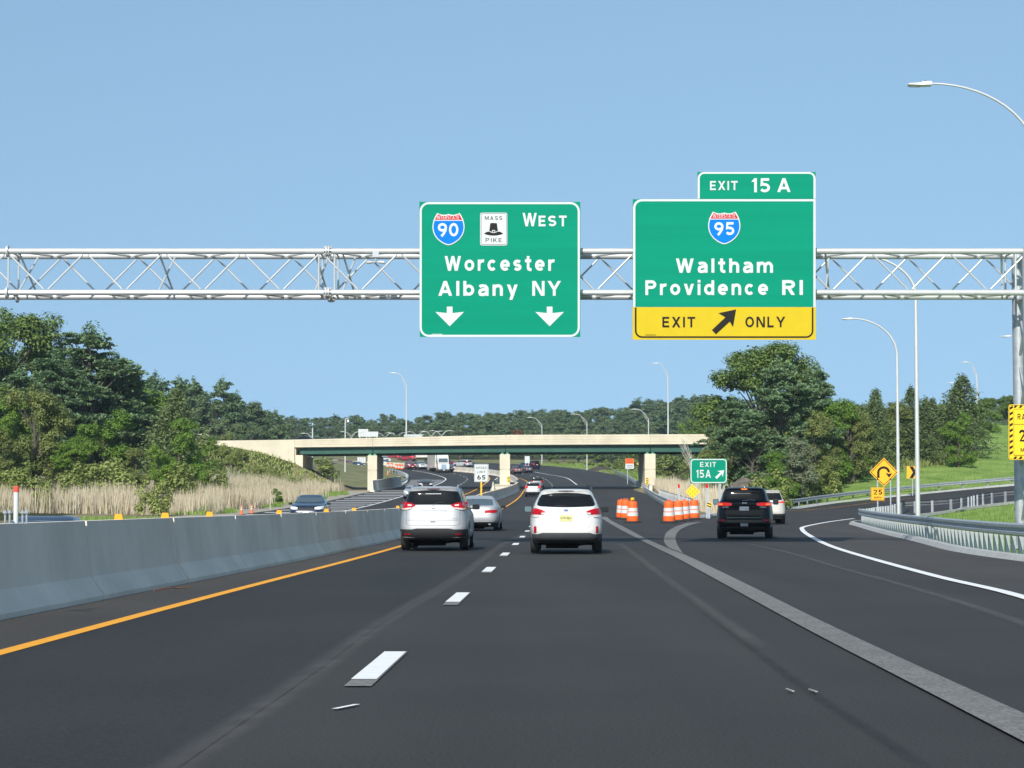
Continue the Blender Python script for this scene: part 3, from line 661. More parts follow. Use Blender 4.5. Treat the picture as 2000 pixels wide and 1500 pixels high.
# ================================================================ SIGNS
class Panel:                     # a flat sign face across the road at depth d; artwork is given where the photo shows it
    def __init__(s, d, root=None): s.d = d; s.root = root; s.o = Vector(root.location) if root else Vector((0, 0, 0))
    def p(s, px, py, off=0.0):
        q = at(px, py, s.d); q.y -= off; return q - s.o
    def part(s, name, m, mb, parent=None, smooth=None):
        o = mb.build(name, m, parent or s.root, smooth); return o
    def plate(s, mb, pts, off=0.0, th=0.01): mb.prism([s.p(x, y, off) for x, y in pts], (0, th, 0))
    def text(s, mb, t, r, off, bold=0.02, space=1.0):
        v, f = glyphs(t, bold, space); x0, y0, x1, y1 = r
        mb.add([s.p(x0 + a * (x1 - x0), y1 - b * (y1 - y0), off) for a, b in v], f)
    def word(s, t, r, off, m, parent=None, th=.18, gap=.22, mb=None):
        own = mb is None; mb = mb or MB(); v, f = hwtext(t, th, gap); x0, y0, x1, y1 = r
        mb.add([s.p(x0 + a * (x1 - x0), y1 - b * (y1 - y0), off + .0012 * k) for a, b, k in v], f)
        if own: return s.part('lettering', m, mb, parent)
    def ring(s, mb, r, wd, rc, off, ex=0):
        A = rrect(*r, rc); B = rrect(r[0] + wd, r[1] + wd, r[2] - wd, r[3] - wd, max(.2, rc - wd))
        mb.grid([[s.p(x, y, off) for x, y in A], [s.p(x, y, off) for x, y in B]], True)
def rrect(x0, y0, x1, y1, r, n=7, rs=None):
    out = []; rs = rs or (r, r, r, r)
    for k, (cx, cy, a0) in enumerate(((x1, y0, -90), (x1, y1, 0), (x0, y1, 90), (x0, y0, 180))):
        q = rs[k]; ccx = cx - q if cx == x1 else cx + q; ccy = cy + q if cy == y0 else cy - q
        for j in range(n):
            a = rad(a0 + 90 * j / (n - 1)); out.append((ccx + q * math.cos(a), ccy + q * math.sin(a)))
    return out
def shield_pts(x0, y0, x1, y1):
    cx, w, h = (x0 + x1) / 2, (x1 - x0) / 2, y1 - y0
    half = [(0, .03), (.18, .055), (.38, .055), (.56, .03), (.70, 0.0), (.82, .10), (.93, .22), (.99, .36), (1.0, .45), (.96, .58), (.86, .70), (.68, .82), (.42, .92), (.18, .98), (0, 1.0)]
    return [(cx + a * w, y0 + b * h) for a, b in half] + [(cx - a * w, y0 + b * h) for a, b in reversed(half[1:-1])]
def shield(P, r, num, nr, ir):
    x0, y0, x1, y1 = r; mb = MB(); P.plate(mb, shield_pts(*r), .016, .006); sh = P.part('route_shield', M_SWH, mb)
    k = (x1 - x0) * .03; inn = shield_pts(x0 + k, y0 + k * 1.2, x1 - k, y1 - k * 1.2); yb = y0 + (y1 - y0) * .215
    def clip(pts, top):
        out = []
        for i, a in enumerate(pts):
            b = pts[(i + 1) % len(pts)]; ia, ib = (a[1] <= yb) == top, (b[1] <= yb) == top
            if ia: out.append(a)
            if ia != ib: t = (yb - a[1]) / (b[1] - a[1]); out.append((a[0] + t * (b[0] - a[0]), yb))
        return out
    mb = MB(); P.plate(mb, clip(inn, True), .020, .003); P.part('red_band', M_SRED, mb, sh)
    lo = [(x, max(y, yb + k * .9)) for x, y in clip(inn, False)]
    mb = MB(); P.plate(mb, lo, .020, .003); P.part('blue_field', M_SBLU, mb, sh)
    P.word('INTERSTATE', ir, .024, M_SWH, sh, .15, .2); P.word(num, nr, .024, M_SWH, sh, .19, .16)
def z7(x, y): return (780 + x / 4.688, 360 + y / 4.688)
def z8(x, y): return (1200 + x / 4.166, 320 + y / 4.166)
def rz(f, a, b, c, d): return (*f(a, b), *f(c, d))
GD = 62.0
# ---- left overhead sign
r0 = at(976, 658, GD - .45); root = empty('overhead_sign', r0, 0, 'large green overhead sign reading West, Worcester, Albany NY with two down arrows', 'road sign', 'overhead guide signs')
P = Panel(GD - .45, root)
mb = MB(); P.plate(mb, [z7(183, 160), z7(1657, 160), z7(1657, 1397), z7(187, 1397)], 0, .03); P.part('panel', M_GRN, mb)
mb = MB(); P.ring(mb, (*z7(186, 163), *z7(1652, 1397)), 4.0, 18, .006); P.part('border', M_SWH, mb)
P.word('W', rz(z7, 1128, 262, 1258, 385), .008, M_SWH, None, .19); P.word('EST', rz(z7, 1275, 287, 1532, 385), .008, M_SWH, None, .2, .26)
P.word('Worcester', rz(z7, 415, 657, 1422, 795), .008, M_SWH, None, .205, .27); P.word('Albany', rz(z7, 357, 885, 1084, 1058), .008, M_SWH, None, .205, .27); P.word('NY', rz(z7, 1217, 885, 1480, 1021), .008, M_SWH, None, .19, .2)
for dx in (0, 915):
    mb = MB(); P.plate(mb, [z7(x + dx, y) for x, y in ((330, 1168), (435, 1179), (435, 1120), (487, 1120), (487, 1179), (593, 1168), (461, 1300))], .009, .004); P.part('down_arrow', M_SWH, mb)
shield(P, rz(z7, 303, 263, 597, 559), '90', rz(z7, 352, 355, 541, 485), rz(z7, 345, 287, 548, 322))
mb = MB(); P.plate(mb, rrect(*rz(z7, 740, 260, 988, 561), 4), .016, .006); mp = P.part('pike_marker', M_SWH, mb)
mb = MB(); P.ring(mb, rz(z7, 747, 266, 981, 553), .8, 3.2, .018); P.word('MASS', rz(z7, 783, 292, 942, 328), .018, None, None, .15, .34, mb); P.word('PIKE', rz(z7, 790, 493, 937, 530), .018, None, None, .15, .34, mb)
P.plate(mb, [z7(x, y) for x, y in ((832, 357), (860, 354), (893, 357), (903, 430), (880, 441), (846, 441), (823, 430))], .020, .003)
brim = [(775, 450), (800, 436), (823, 432)] + [(846, 443), (880, 443)] + [(903, 432), (925, 436), (951, 450), (935, 460), (900, 468), (862, 471), (825, 468), (790, 460)]
P.plate(mb, [z7(*q) for q in brim], .020, .003); P.part('lettering', M_SBLK, mb, mp)
mb = MB(); P.ring(mb, rz(z7, 848, 420, 877, 446), 1.3, 1.2, .026); P.plate(mb, [z7(823, 428), z7(848, 438), z7(848, 444), z7(823, 434)], .026, .001); P.plate(mb, [z7(903, 428), z7(877, 438), z7(877, 444), z7(903, 434)], .026, .001); P.part('buckle', M_SWH, mb, mp)
mb = MB()
for k in range(9): P.plate(mb, [z7(296 + 11 * k, 1369), z7(303 + 11 * k, 1369), z7(303 + 11 * k, 1381), z7(296 + 11 * k, 1381)], .009, .002)
P.part('date_code', M_SWH, mb)
# ---- right overhead sign with its exit tab
r0 = at(1414, 663, GD - .45); root = empty('overhead_sign', r0, 0, 'large green overhead sign reading Waltham, Providence RI with yellow exit only strip and exit tab', 'road sign', 'overhead guide signs')
P = Panel(GD - .45, root)
mb = MB(); P.plate(mb, [z8(150, 288), z8(1638, 288), z8(1638, 1164), z8(150, 1164)], 0, .03); P.part('panel', M_GRN, mb)
mb = MB(); P.plate(mb, [z8(148, 1166), z8(1639, 1166), z8(1639, 1431), z8(148, 1431)], 0, .03); yp = P.part('exit_only_panel', M_SYEL, mb)
mb = MB(); P.plate(mb, [z8(676, 66), z8(1638, 66), z8(1638, 286), z8(676, 286)], 0, .03); tp = P.part('exit_tab', M_GRN, mb)
def open_ring(mb, P, outer, rs, wd, off):
    # a border whose far side runs straight off the panel edge
    x0, y0, x1, y1 = outer; A = rrect(x0, y0, x1, y1, 1, rs=rs); B = rrect(x0 + wd, y0 + wd, x1 - wd, y1 - wd, 1, rs=[max(.1, q - wd) for q in rs])
    return A, B
mb = MB(); wd = 4.2
A = rrect(*rz(z8, 152, 288, 1637, 1300), 1, rs=(.2, .2, .2, 17)); B = rrect(*rz(z8, 170, 305, 1619, 1300), 1, rs=(.2, .2, .2, 13))
cut = z8(0, 1164)[1]
mb.grid([[P.p(x, min(y, cut), .006) for x, y in A], [P.p(x, min(y, cut), .006) for x, y in B]], True); P.part('border', M_SWH, mb)
mb = MB(); A = rrect(*rz(z8, 677, 67, 1637, 284), 1, rs=(13, .2, .2, 13)); B = rrect(*rz(z8, 694, 81, 1620, 284), 1, rs=(9, .2, .2, 9))
mb.grid([[P.p(x, y, .006) for x, y in A], [P.p(x, y, .006) for x, y in B]], True); P.part('border', M_SWH, mb, tp)
P.word('EXIT', rz(z8, 778, 140, 1003, 214), .008, M_SWH, tp, .18, .24); P.word('15', rz(z8, 1113, 117, 1266, 232), .008, M_SWH, tp, .19, .2); P.word('A', rz(z8, 1325, 117, 1433, 230), .008, M_SWH, tp, .19)
P.word('Waltham', rz(z8, 500, 770, 1290, 890), .008, M_SWH, None, .205, .27); P.word('Providence', rz(z8, 252, 945, 1250, 1068), .008, M_SWH, None, .205, .27); P.word('RI', rz(z8, 1365, 946, 1533, 1067), .008, M_SWH, None, .205, .28)
shield(P, rz(z8, 762, 389, 1025, 655), '95', rz(z8, 812, 475, 975, 587), rz(z8, 802, 408, 983, 440))
mb = MB(); A = rrect(*rz(z8, 166, 900, 1619, 1416), 1, rs=(.2, 14, 14, .2)); B = rrect(*rz(z8, 180, 900, 1606, 1403), 1, rs=(.2, 11, 11, .2)); c2 = z8(0, 1170)[1]
mb.grid([[P.p(x, max(y, c2), .006) for x, y in A], [P.p(x, max(y, c2), .006) for x, y in B]], True)
P.word('EXIT', rz(z8, 390, 1245, 657, 1330), .008, M_SBLK, yp, .18, .24); P.word('ONLY', rz(z8, 1065, 1243, 1390, 1330), .008, M_SBLK, yp, .18, .24)
for k in range(8): P.plate(mb, [z8(252 + 11 * k, 1389), z8(259 + 11 * k, 1389), z8(259 + 11 * k, 1396), z8(252 + 11 * k, 1396)], .009, .002)
P.part('border', M_SBLK, mb, yp)
mb = MB(); P.plate(mb, [z8(*q) for q in ((793, 1352), (903, 1249), (847, 1215), (990, 1184), (965, 1328), (938, 1284), (826, 1387))], .010, .004); P.part('arrow', M_SBLK, mb, yp)

# ---- gantry
gb = Vector((14.83, GD, 0)); root = empty('sign_gantry', gb, 0, 'galvanised tubular truss gantry spanning the carriageway and carrying the big signs', 'gantry')
zt, zb = Zat(490.5, GD), Zat(571.5, GD); xr = 16.3; xl = -21.0
dy = 1.3
def gpart(name, mb, m=M_GALVP, smooth=40):
    o = mb.build(name, m, root, smooth); o.location = -gb; return o
for (y, z, r) in ((GD, zt, .086), (GD, zb, .086), (GD + dy, zt, .086), (GD + dy, zb, .086)):
    mb = MB(); mb.tube([(xl, y, z), (xr, y, z)], r, 14); gpart('chord', mb)
pit = 154 / F * GD
def zig(y, x0, pit, n0, n1, mb):
    for k in range(n0, n1):
        a = x0 + k * pit / 2
        up = k % 2 == 0
        mb.tube([(a + .07 * (1), y, zt - .1 if up else zb + .1), (a + pit / 2 - .07, y, zb + .1 if up else zt - .1)], .027, 8, False)
mb = MB(); x0 = (163 - 1000) / F * GD; zig(GD, x0, pit, -15, 26, mb); gpart('front_lacing', mb)
mb = MB(); zig(GD + dy, x0 - pit * .42, pit, -15, 26, mb); gpart('rear_lacing', mb)
mb = MB()
for k in range(-15, 26):
    a = x0 + k * pit / 2; u = k % 2 == 0
    for z in (zt,): mb.tube([(a, GD if u else GD + dy, z), (a + pit / 2, GD + dy if u else GD, z)], .03, 6, False)
gpart('plan_lacing', mb)
mb = MB()
for k in range(-15, 26):
    a = x0 + k * pit / 2; u = k % 2 == 0
    mb.tube([(a, GD if u else GD + dy, zb), (a + pit / 2, GD + dy if u else GD, zb)], .03, 6, False)
gpart('plan_lacing', mb)
for px in (12, 621, 652, 1988):
    mb = MB(); x = (px - 1000) / F * GD
    for y in (GD, GD + dy): mb.tube([(x, y, zt), (x, y, zb)], .03, 8, False)
    for z in (zt, zb): mb.tube([(x, GD, z), (x, GD + dy, z)], .03, 8, False)
    gpart('strut_frame', mb)
for px in (35, 309, 616, 670, 1618, 1964):
    mb = MB(); x = (px - 1000) / F * GD; mb.tube([(x - .05, GD, zt), (x + .25, GD + dy, zb)], .03, 8, False)
    mb.tube([(x + .25, GD + dy, zt), (x - .05, GD, zb)], .03, 8, False); gpart('cross_frame', mb)
for y in (GD, GD + dy):
    for z in (zt, zb):
        mb = MB(); x = (638 - 1000) / F * GD
        for dx in (-.05, .02): mb.tube([(x + dx, y, z), (x + dx + .035, y, z)], .165, 16)
        for k in range(8): a = k * math.pi / 4; mb.tube([(x - .1, y + .13 * math.cos(a), z + .13 * math.sin(a)), (x + .11, y + .13 * math.cos(a), z + .13 * math.sin(a))], .016, 6)
        gpart('splice_flange', mb)
for y in (GD, GD + dy):
    for z in (zt, zb):
        mb = MB(); x = (10 - 1000) / F * GD; mb.tube([(x - .03, y, z), (x + .03, y, z)], .17, 16); gpart('splice_flange', mb)
for y in (GD, GD + dy):
    mb = MB(); mb.tube([(14.83, y, -.1), (14.83, y, zt + .1)], .175, 18); gpart('column', mb, M_GALV)
    mb = MB(); mb.tube([(14.83, y, -.05), (14.83, y, .05)], .36, 18); gpart('base_plate', mb, M_GALV)
mb = MB()
for k in range(4):
    z0 = .6 + k * 1.6; mb.tube([(14.83, GD, z0), (14.83, GD + dy, z0 + 1.6)], .04, 8, False); mb.tube([(14.83, GD + dy, z0), (14.83, GD, z0 + 1.6)], .04, 8, False)
gpart('column_bracing', mb, M_GALV)
mb = MB()
for z in (zt, zb): mb.tube([(14.83, GD - .2, z - .13), (14.83, GD + dy + .2, z - .13)], .09, 10)
gpart('saddle', mb)
for c0, c1 in ((850, 1105), (1270, 1560)):
    mb = MB()
    for px in (c0, (c0 + c1) / 2, c1):
        x = (px - 1000) / F * GD; mb.box(x - .05, x + .05, GD - .41, GD - .1, zb - 1.05, zt + 1.0)
    gpart('sign_hanger', mb, M_ALU)
# twin floodlight / detector under the top chord
q = at(734, 512, GD - .05); root = empty('traffic_sensor', q, 0, 'pair of small grey sensor cylinders hanging under the top tube of the gantry', 'sensor')
mb = MB(); mb.box(-.09, .09, -.06, .06, .14, .30); mb.tube([(0, 0, .14), (0, 0, 0)], .03, 8); mb.tube([(-.1, 0, 0), (.1, 0, 0)], .018, 8); mb.build('bracket', M_GALV, root)
for s in (-1, 1):
    mb = MB(); mb.tube([(s * .07, 0, .0), (s * .12, 0, .0), (s * .24, -.02, -.01), (s * .27, -.02, -.012)], [.03, .045, .05, .028], 12); mb.build('sensor_head', M_GALVP, root, smooth=40)

# ---- smaller signs: post signs built where they stand
def post_sign(px, d, pxs, f=R, r=.03, m=M_GALV, name='post', parent=None, top=None, box=True):
    pass
def posts(P, cols, top_py, mat_=M_GALV, w=.04, f=G):
    for px in cols:
        a = at(px, top_py, P.d + .03); g = f(a.x, a.y) - .15
        mb = MB(); mb.box(a.x - w, a.x + w, a.y - w, a.y + w, g, a.z); o = mb.build('post', mat_, P.root); o.location = -P.o
def sign_root(name, px, d, label, cat, group=None, f=G):
    g = gx(px, d, f); return empty(name, g, 0, label, cat, group)
# exit 15A gore sign
def z3(x, y): return (1150 + x / 5.0, 850 + y / 5.0)
P = Panel(135, sign_root('exit_sign', 1383, 135, 'green exit 15A sign with white arrow at the gore', 'road sign'))
mb = MB(); P.plate(mb, [z3(990, 229), z3(1350, 229), z3(1350, 470), z3(990, 470)], 0, .03); P.part('panel', M_GRN, mb)
mb = MB(); P.ring(mb, rz(z3, 994, 232, 1347, 467), 1.9, 7, .006); P.part('border', M_SWH, mb); P.word('EXIT', rz(z3, 1087, 262, 1243, 310), .008, M_SWH, None, .17, .24); P.word('15A', rz(z3, 1047, 338, 1192, 416), .008, M_SWH, None, .17, .2); mb = MB()
P.plate(mb, [z3(*q) for q in ((1232, 410), (1285, 362), (1252, 350), (1322, 341), (1308, 408), (1298, 378), (1250, 428))], .01, .004); P.part('arrow', M_SWH, mb)
posts(P, (1359, 1406), 945, w=.07)
# speed limit 65 on the median
def zs(x, y): return (850 + x / 4.0, 780 + y / 4.0)
P = Panel(184, sign_root('speed_limit_sign', 940, 184, 'white speed limit 65 sign on a yellow post in the median', 'road sign', f=R))
mb = MB(); P.plate(mb, rrect(*rz(zs, 305, 505, 416, 645), 1.4), 0, .02); P.part('panel', M_SWH, mb)
mb = MB(); P.ring(mb, rz(zs, 309, 509, 412, 641), .5, 1.2, .005); P.part('border', M_SBLK, mb); P.word('SPEED', rz(zs, 320, 526, 403, 544), .006, M_SBLK, None, .15, .3); P.word('LIMIT', rz(zs, 329, 558, 392, 576), .006, M_SBLK, None, .15, .3); P.word('65', rz(zs, 328, 590, 393, 627), .006, M_SBLK, None, .2, .2)
posts(P, (940,), 941, M_YPOST, .07, f=R)
# 180 degree turn warning with its 25 mph plaque
def z4(x, y): return (1500 + x / 3.0, 600 + y / 3.0)
P = Panel(118, sign_root('warning_sign', 1726, 118, 'amber diamond warning sign with a hairpin turn arrow and 25 mph plaque', 'road sign'))
mb = MB(); P.plate(mb, [z4(679, 882), z4(763, 967), z4(680, 1052), z4(595, 967)], 0, .02); P.part('panel', M_SAMB, mb)
mb = MB(); A = [z4(679, 889), z4(756, 967), z4(680, 1045), z4(602, 967)]; B = [z4(679, 894), z4(751, 967), z4(680, 1040), z4(607, 967)]
mb.grid([[P.p(x, y, .006) for x, y in A], [P.p(x, y, .006) for x, y in B]], True)
cx, cy = 677, 968; arc = [(645, 1000)] + [(cx + 32 * math.cos(rad(180 + a)), cy + 30 * math.sin(rad(180 + a))) for a in range(0, 181, 15)]
ro = [(639, 1000)] + [(cx + 38 * math.cos(rad(180 + a)), cy + 36 * math.sin(rad(180 + a))) for a in range(0, 181, 15)]; ri_ = [(654, 1000)] + [(cx + 24 * math.cos(rad(180 + a)), cy + 22 * math.sin(rad(180 + a))) for a in range(0, 181, 15)]
mb.grid([[P.p(*z4(x, y), .007) for x, y in ro], [P.p(*z4(x, y), .007) for x, y in ri_]])
P.plate(mb, [z4(689, 972), z4(708, 976), z4(729, 972), z4(709, 999)], .008, .002); P.part('hairpin_arrow', M_SBLK, mb)
mb = MB(); P.plate(mb, [z4(603, 1056), z4(681, 1056), z4(681, 1132), z4(603, 1132)], .03, .02); sp = P.part('plaque', M_SAMB, mb)
mb = MB(); P.ring(mb, rz(z4, 606, 1059, 678, 1129), .5, .8, .036); P.part('border', M_SBLK, mb, sp); P.word('25', rz(z4, 616, 1068, 669, 1098), .037, M_SBLK, sp, .2, .2); P.word('MPH', rz(z4, 621, 1109, 664, 1122), .037, M_SBLK, sp, .17, .3)
posts(P, (1713.6, 1739), 935, w=.03)
# chevron
P = Panel(190, sign_root('chevron_sign', 1781, 190, 'amber sign with a black chevron behind the ramp guardrail', 'road sign'))
mb = MB(); P.plate(mb, [(1771, 910.5), (1793, 910.5), (1793, 934.5), (1771, 934.5)], 0, .02); P.part('panel', M_SAMB, mb)
mb = MB(); P.plate(mb, [(1776, 911), (1783, 911), (1790, 922.5), (1783, 934), (1776, 934), (1783, 922.5)], .008, .004); P.part('chevron', M_SBLK, mb)
posts(P, (1782,), 934, w=.035)
# ramp speed sign on the gantry column
P = Panel(GD - .5, empty('ramp_speed_sign', at(2002, 898, GD - .5), 0, 'bright yellow ramp 25 mph sign with striped edge on the gantry column', 'road sign'))
mb = MB(); P.plate(mb, rrect(1970, 790, 2036, 898, 5), 0, .02); P.part('panel', M_FYEL, mb)
mb = MB(); P.ring(mb, (1971.2, 791.2, 2034.8, 896.8), .8, 4, .004)
for k in range(10):
    y = 790 + 11 * k + 2
    for xa, xb, s in ((1972.2, 1978.2, 1), (2027.8, 2033.8, 1)): 
        if y + 9 < 897: P.plate(mb, [(xa, y + 3.5), (xb, y), (xb, y + 5), (xa, y + 8.5)], .006, .002)
for k in range(5):
    x = 1979 + 10.5 * k
    for ya, yb in ((792, 796.4), (891.6, 896)): P.plate(mb, [(x + 3, ya), (x + 8, ya), (x + 5, yb), (x, yb)], .006, .002)
P.part('striped_edge', M_SBLK, mb)
mb = MB(); P.plate(mb, [(1979, 798), (2027, 798), (2027, 890), (1979, 890)], .012, .006); ip = P.part('plate', M_FYEL, mb)
mb = MB(); P.ring(mb, (1979.6, 798.6, 2026.4, 889.4), .8, 1, .016); P.plate(mb, [(1980, 828.2), (2026, 828.2), (2026, 829.2), (1980, 829.2)], .016, .001)
P.part('border', M_SBLK, mb, ip); P.word('RAMP', (1987, 808, 2020, 820), .017, M_SBLK, ip, .17, .22); P.word('25', (1990, 839, 2018, 863), .017, M_SBLK, ip, .2, .2); P.word('MPH', (1993, 875, 2016, 883), .017, M_SBLK, ip, .17, .24)
mb = MB(); a = at(2003, 845, GD - .3); mb.box(a.x - .1, a.x + .9, a.y - .17, a.y + .15, a.z - .5, a.z - .42); mb.box(a.x - .1, a.x + .9, a.y - .17, a.y + .15, a.z + .42, a.z + .5); o = mb.build('bracket', M_GALV, P.root); o.location = -P.o
# yellow nine-button object marker
P = Panel(132, sign_root('object_marker', 1353, 132, 'yellow diamond marker with dots standing in the gore', 'road sign'))
mb = MB(); P.plate(mb, [(1353, 946), (1367.2, 960), (1353, 974.4), (1339, 960)], 0, .02); P.part('panel', M_FYEL, mb)
mb = MB()
for i in range(3):
    for j in range(3):
        cx, cy = 1353 + (i - j) * 4.4, 960 + (i + j - 2) * 4.4; P.plate(mb, [(cx + 1.5 * math.cos(k), cy + 1.5 * math.sin(k)) for k in [x * math.pi / 5 for x in range(10)]], .008, .004)
P.part('buttons', M_REFL, mb); posts(P, (1360,), 972, w=.03)
# striped marker at the gore
def stripes(P, x0, y0, x1, y1, off=.006, n=3, s=1):
    mb = MB(); h = (y1 - y0) / n; w = x1 - x0
    for k in range(-1, n + 1):
        a = y0 + k * h; q = [(x0, a + (h * .5 if s < 0 else 0)), (x1, a + (0 if s < 0 else h * .5)), (x1, a + (h * .45 if s < 0 else h * .95)), (x0, a + (h * .95 if s < 0 else h * .45))]
        q = [(x, min(max(y, y0), y1)) for x, y in q]
        if abs(q[0][1] - q[3][1]) + abs(q[1][1] - q[2][1]) > .3: mb.f.append([mb.vert(P.p(x, y, off)) for x, y in q])
    return mb
P = Panel(130, sign_root('hazard_marker', 1385, 130, 'small black and yellow striped marker at the gore curb', 'road sign'))
mb = MB(); P.plate(mb, [(1381, 981.5), (1389.3, 981.5), (1389.3, 991.5), (1381, 991.5)], 0, .02); P.part('panel', M_FYEL, mb); P.part('stripes', M_SBLK, stripes(P, 1381, 981.5, 1389.3, 991.5, n=2))
posts(P, (1385,), 990, w=.05)
# thick marker posts with red tops
for px, top, d, lb in ((1381, 946, 131, 'galvanised post with red band beside the exit sign'), (1326, 946, 168, 'slim post with red band in the dry reeds')):
    g = gx(px, d); root = empty('marker_post', g, 0, lb, 'marker post'); zt2 = Zat(top, d) - g.z
    mb = MB(); mb.box(-.07, .07, -.05, .05, -.1, zt2); mb.build('post', M_GALV, root)
    mb = MB(); mb.box(-.075, .075, -.055, .055, zt2 - 7 / F * d, zt2 + .01); mb.build('red_band', M_SRED, root)
# temporary signs beyond the right pier
P = Panel(300.0 + 45, sign_root('work_zone_sign', 1229.5, 345, 'orange over white work zone sign left of the right pier', 'road sign'))
mb = MB(); P.plate(mb, [(1221.5, 895.6), (1238, 895.6), (1238, 905.6), (1221.5, 905.6)], 0, .02); op = P.part('orange_panel', M_ORG, mb)
mb = MB(); P.plate(mb, [(1221.5, 905.8), (1238, 905.8), (1238, 915.6), (1221.5, 915.6)], 0, .02); wp = P.part('white_panel', M_SWH, mb)
mb = MB()
for k in range(3): P.plate(mb, [(1223.5, 897.6 + 2.6 * k), (1236, 897.6 + 2.6 * k), (1236, 898.3 + 2.6 * k), (1223.5, 898.3 + 2.6 * k)], .01, .005)
P.part('lettering', M_SBLK, mb, op)
mb = MB()
for k in range(2): P.plate(mb, [(1224, 908.4 + 3.4 * k), (1235.5, 908.4 + 3.4 * k), (1235.5, 909.2 + 3.4 * k), (1224, 909.2 + 3.4 * k)], .01, .005)
P.part('lettering', M_SBLK, mb, wp); posts(P, (1225.5, ), 915, w=.05)
P = Panel(352, sign_root('warning_sign', 1252, 352, 'amber diamond sign half hidden behind the right pier', 'road sign'))
mb = MB(); P.plate(mb, [(1253.5, 897), (1263, 906), (1253.5, 915), (1244, 906)], 0, .02); P.part('panel', M_SAMB, mb); posts(P, (1253.5,), 913, w=.05)
P = Panel(455, sign_root('road_sign', 1029.5, 455, 'white rectangular sign standing behind the dark cars under the overpass', 'road sign'))
mb = MB(); P.plate(mb, [(1025, 891), (1034.5, 891), (1034.5, 904.5), (1025, 904.5)], 0, .02); P.part('panel', M_SWH, mb)
mb = MB()
for k in range(3): P.plate(mb, [(1026.5, 893.5 + 3.6 * k), (1033, 893.5 + 3.6 * k), (1033, 894.8 + 3.6 * k), (1026.5, 894.8 + 3.6 * k)], .01, .005)
P.part('lettering', M_ALU, mb); posts(P, (1027, 1032.5), 904, w=.06)
# backs of signs far off
for x0, y0, x1, y1, d, lb in ((700, 838, 719, 853, 560, 'back of a tall grey road sign seen above the overpass'), (719, 843, 738.5, 853, 560, 'back of a wide grey road sign seen above the overpass'), (789, 848.5, 830, 853, 590, 'back of a long low grey road sign above the overpass'), (698, 893, 714, 905, 500, 'back of a grey road sign left of the left pier')):
    P = Panel(d, sign_root('road_sign', (x0 + x1) / 2, d, lb, 'road sign'))
    mb = MB(); P.plate(mb, [(x0, y0), (x1, y0), (x1, y1), (x0, y1)], 0, .06); P.part('panel', M_ALU, mb)
    mb = MB()
    for k in range(1, 4): P.plate(mb, [(x0 + (x1 - x0) * k / 4 - .2, y0), (x0 + (x1 - x0) * k / 4 + .2, y0), (x0 + (x1 - x0) * k / 4 + .2, y1), (x0 + (x1 - x0) * k / 4 - .2, y1)], .08, .05)
    P.part('stiffeners', M_GALV, mb); posts(P, (x0 + 3, x1 - 3), y1 - .5, w=.12)

# ================================================================ LAMPS
def street_lamp(base, H, arm, label, group=None, style='curved', r=.085, rise=1.5, head=.62, rz=0.0, twin=False):
    root = empty('street_lamp', base, rz, label, 'street lamp', group)
    zs_ = H - rise; mb = MB(); mb.tube([(0, 0, -.3), (0, 0, zs_)], [r, r * .62], 12); mb.lathe([(r * 1.9, -.02), (r * 1.9, .05), (r * 1.2, .12)], 12); mb.build('pole', M_LAMP, root, smooth=40)
    for s in ((-1, 1) if twin else (-1,)):
        if style == 'curved':
            n = 14; pts = [(0, 0, zs_)] + [(s * arm * (1 - math.cos(math.pi / 2 * k / n)) , 0, zs_ + rise * math.sin(math.pi / 2 * k / n)) for k in range(1, n + 1)]
            mb = MB(); mb.tube(pts, [r * .6] + [r * .6 - r * .25 * k / n for k in range(1, n + 1)], 10); mb.build('arm', M_LAMP, root, smooth=40)
        else:
            pts = [(0, 0, zs_), (s * arm * .28, 0, zs_ + rise * .52), (s * arm * .6, 0, zs_ + rise * .88), (s * arm, 0, zs_ + rise)]
            mb = MB(); mb.tube(pts, r * .42, 8); mb.tube([(0, 0, zs_ - rise * .35), (s * arm * .45, 0, zs_ + rise * .6)], r * .3, 6); mb.tube([(0, 0, zs_ - .5), (0, 0, zs_ + .08)], r * .65, 8); mb.build('arm', M_LAMP, root, smooth=40)
        x = s * arm; z = H; h = head
        mb = MB(); top = [(x - s * .02, .05), (x + s * h * .34, .055), (x + s * h * .42, .01), (x + s * h * .92, -.02), (x + s * h, -.05)]; bot = [(x + s * h, -.062), (x + s * h * .4, -.085), (x - s * .02, -.07)]
        rows = []
        for wy, k in ((-.13, .7), (-.09, 1), (.09, 1), (.13, .7)): rows.append([Vector((a, wy, z + b * k)) for a, b in top + bot])
        i0 = mb.grid(rows, True); n = len(top + bot); mb.f.append([i0 + j for j in range(n)][::-1]); mb.f.append([i0 + 3 * n + j for j in range(n)])
        hd = mb.build('lamp_head', M_LAMPH, root, smooth=30)
        mb = MB(); mb.box(min(x + s * h * .45, x + s * h * .9), max(x + s * h * .45, x + s * h * .9), -.08, .08, z - .092, z - .078); mb.build('lens', M_LENS, hd)
        if style == 'curved': mb = MB(); mb.lathe([(.03, z + .05), (.03, z + .085)], 8, Matrix.Translation((x + s * h * .22, 0, 0))); mb.build('photocell', M_SBLK, hd)
    return root
def lamp_px(px_pole, px_head, py_top, d, label, H=None, f=G, base=None, **k):
    g = base or gx(px_pole, d, f); top = at(px_head, py_top, d); return street_lamp(g, top.z - g.z, abs(px_pole - px_head) / F * d - k.get('head', .62) * .6, label, 'lamps lighting the highway', **k)
lamp_px(2036, 1800, 163, 58, 'nearest curved arm lamp reaching in over the road at the upper right', rise=2.1, r=.072)
lamp_px(1793, 1655, 497, 105, 'tall curved arm lamp whose arm passes behind the gantry truss', rise=2.0, r=.125)
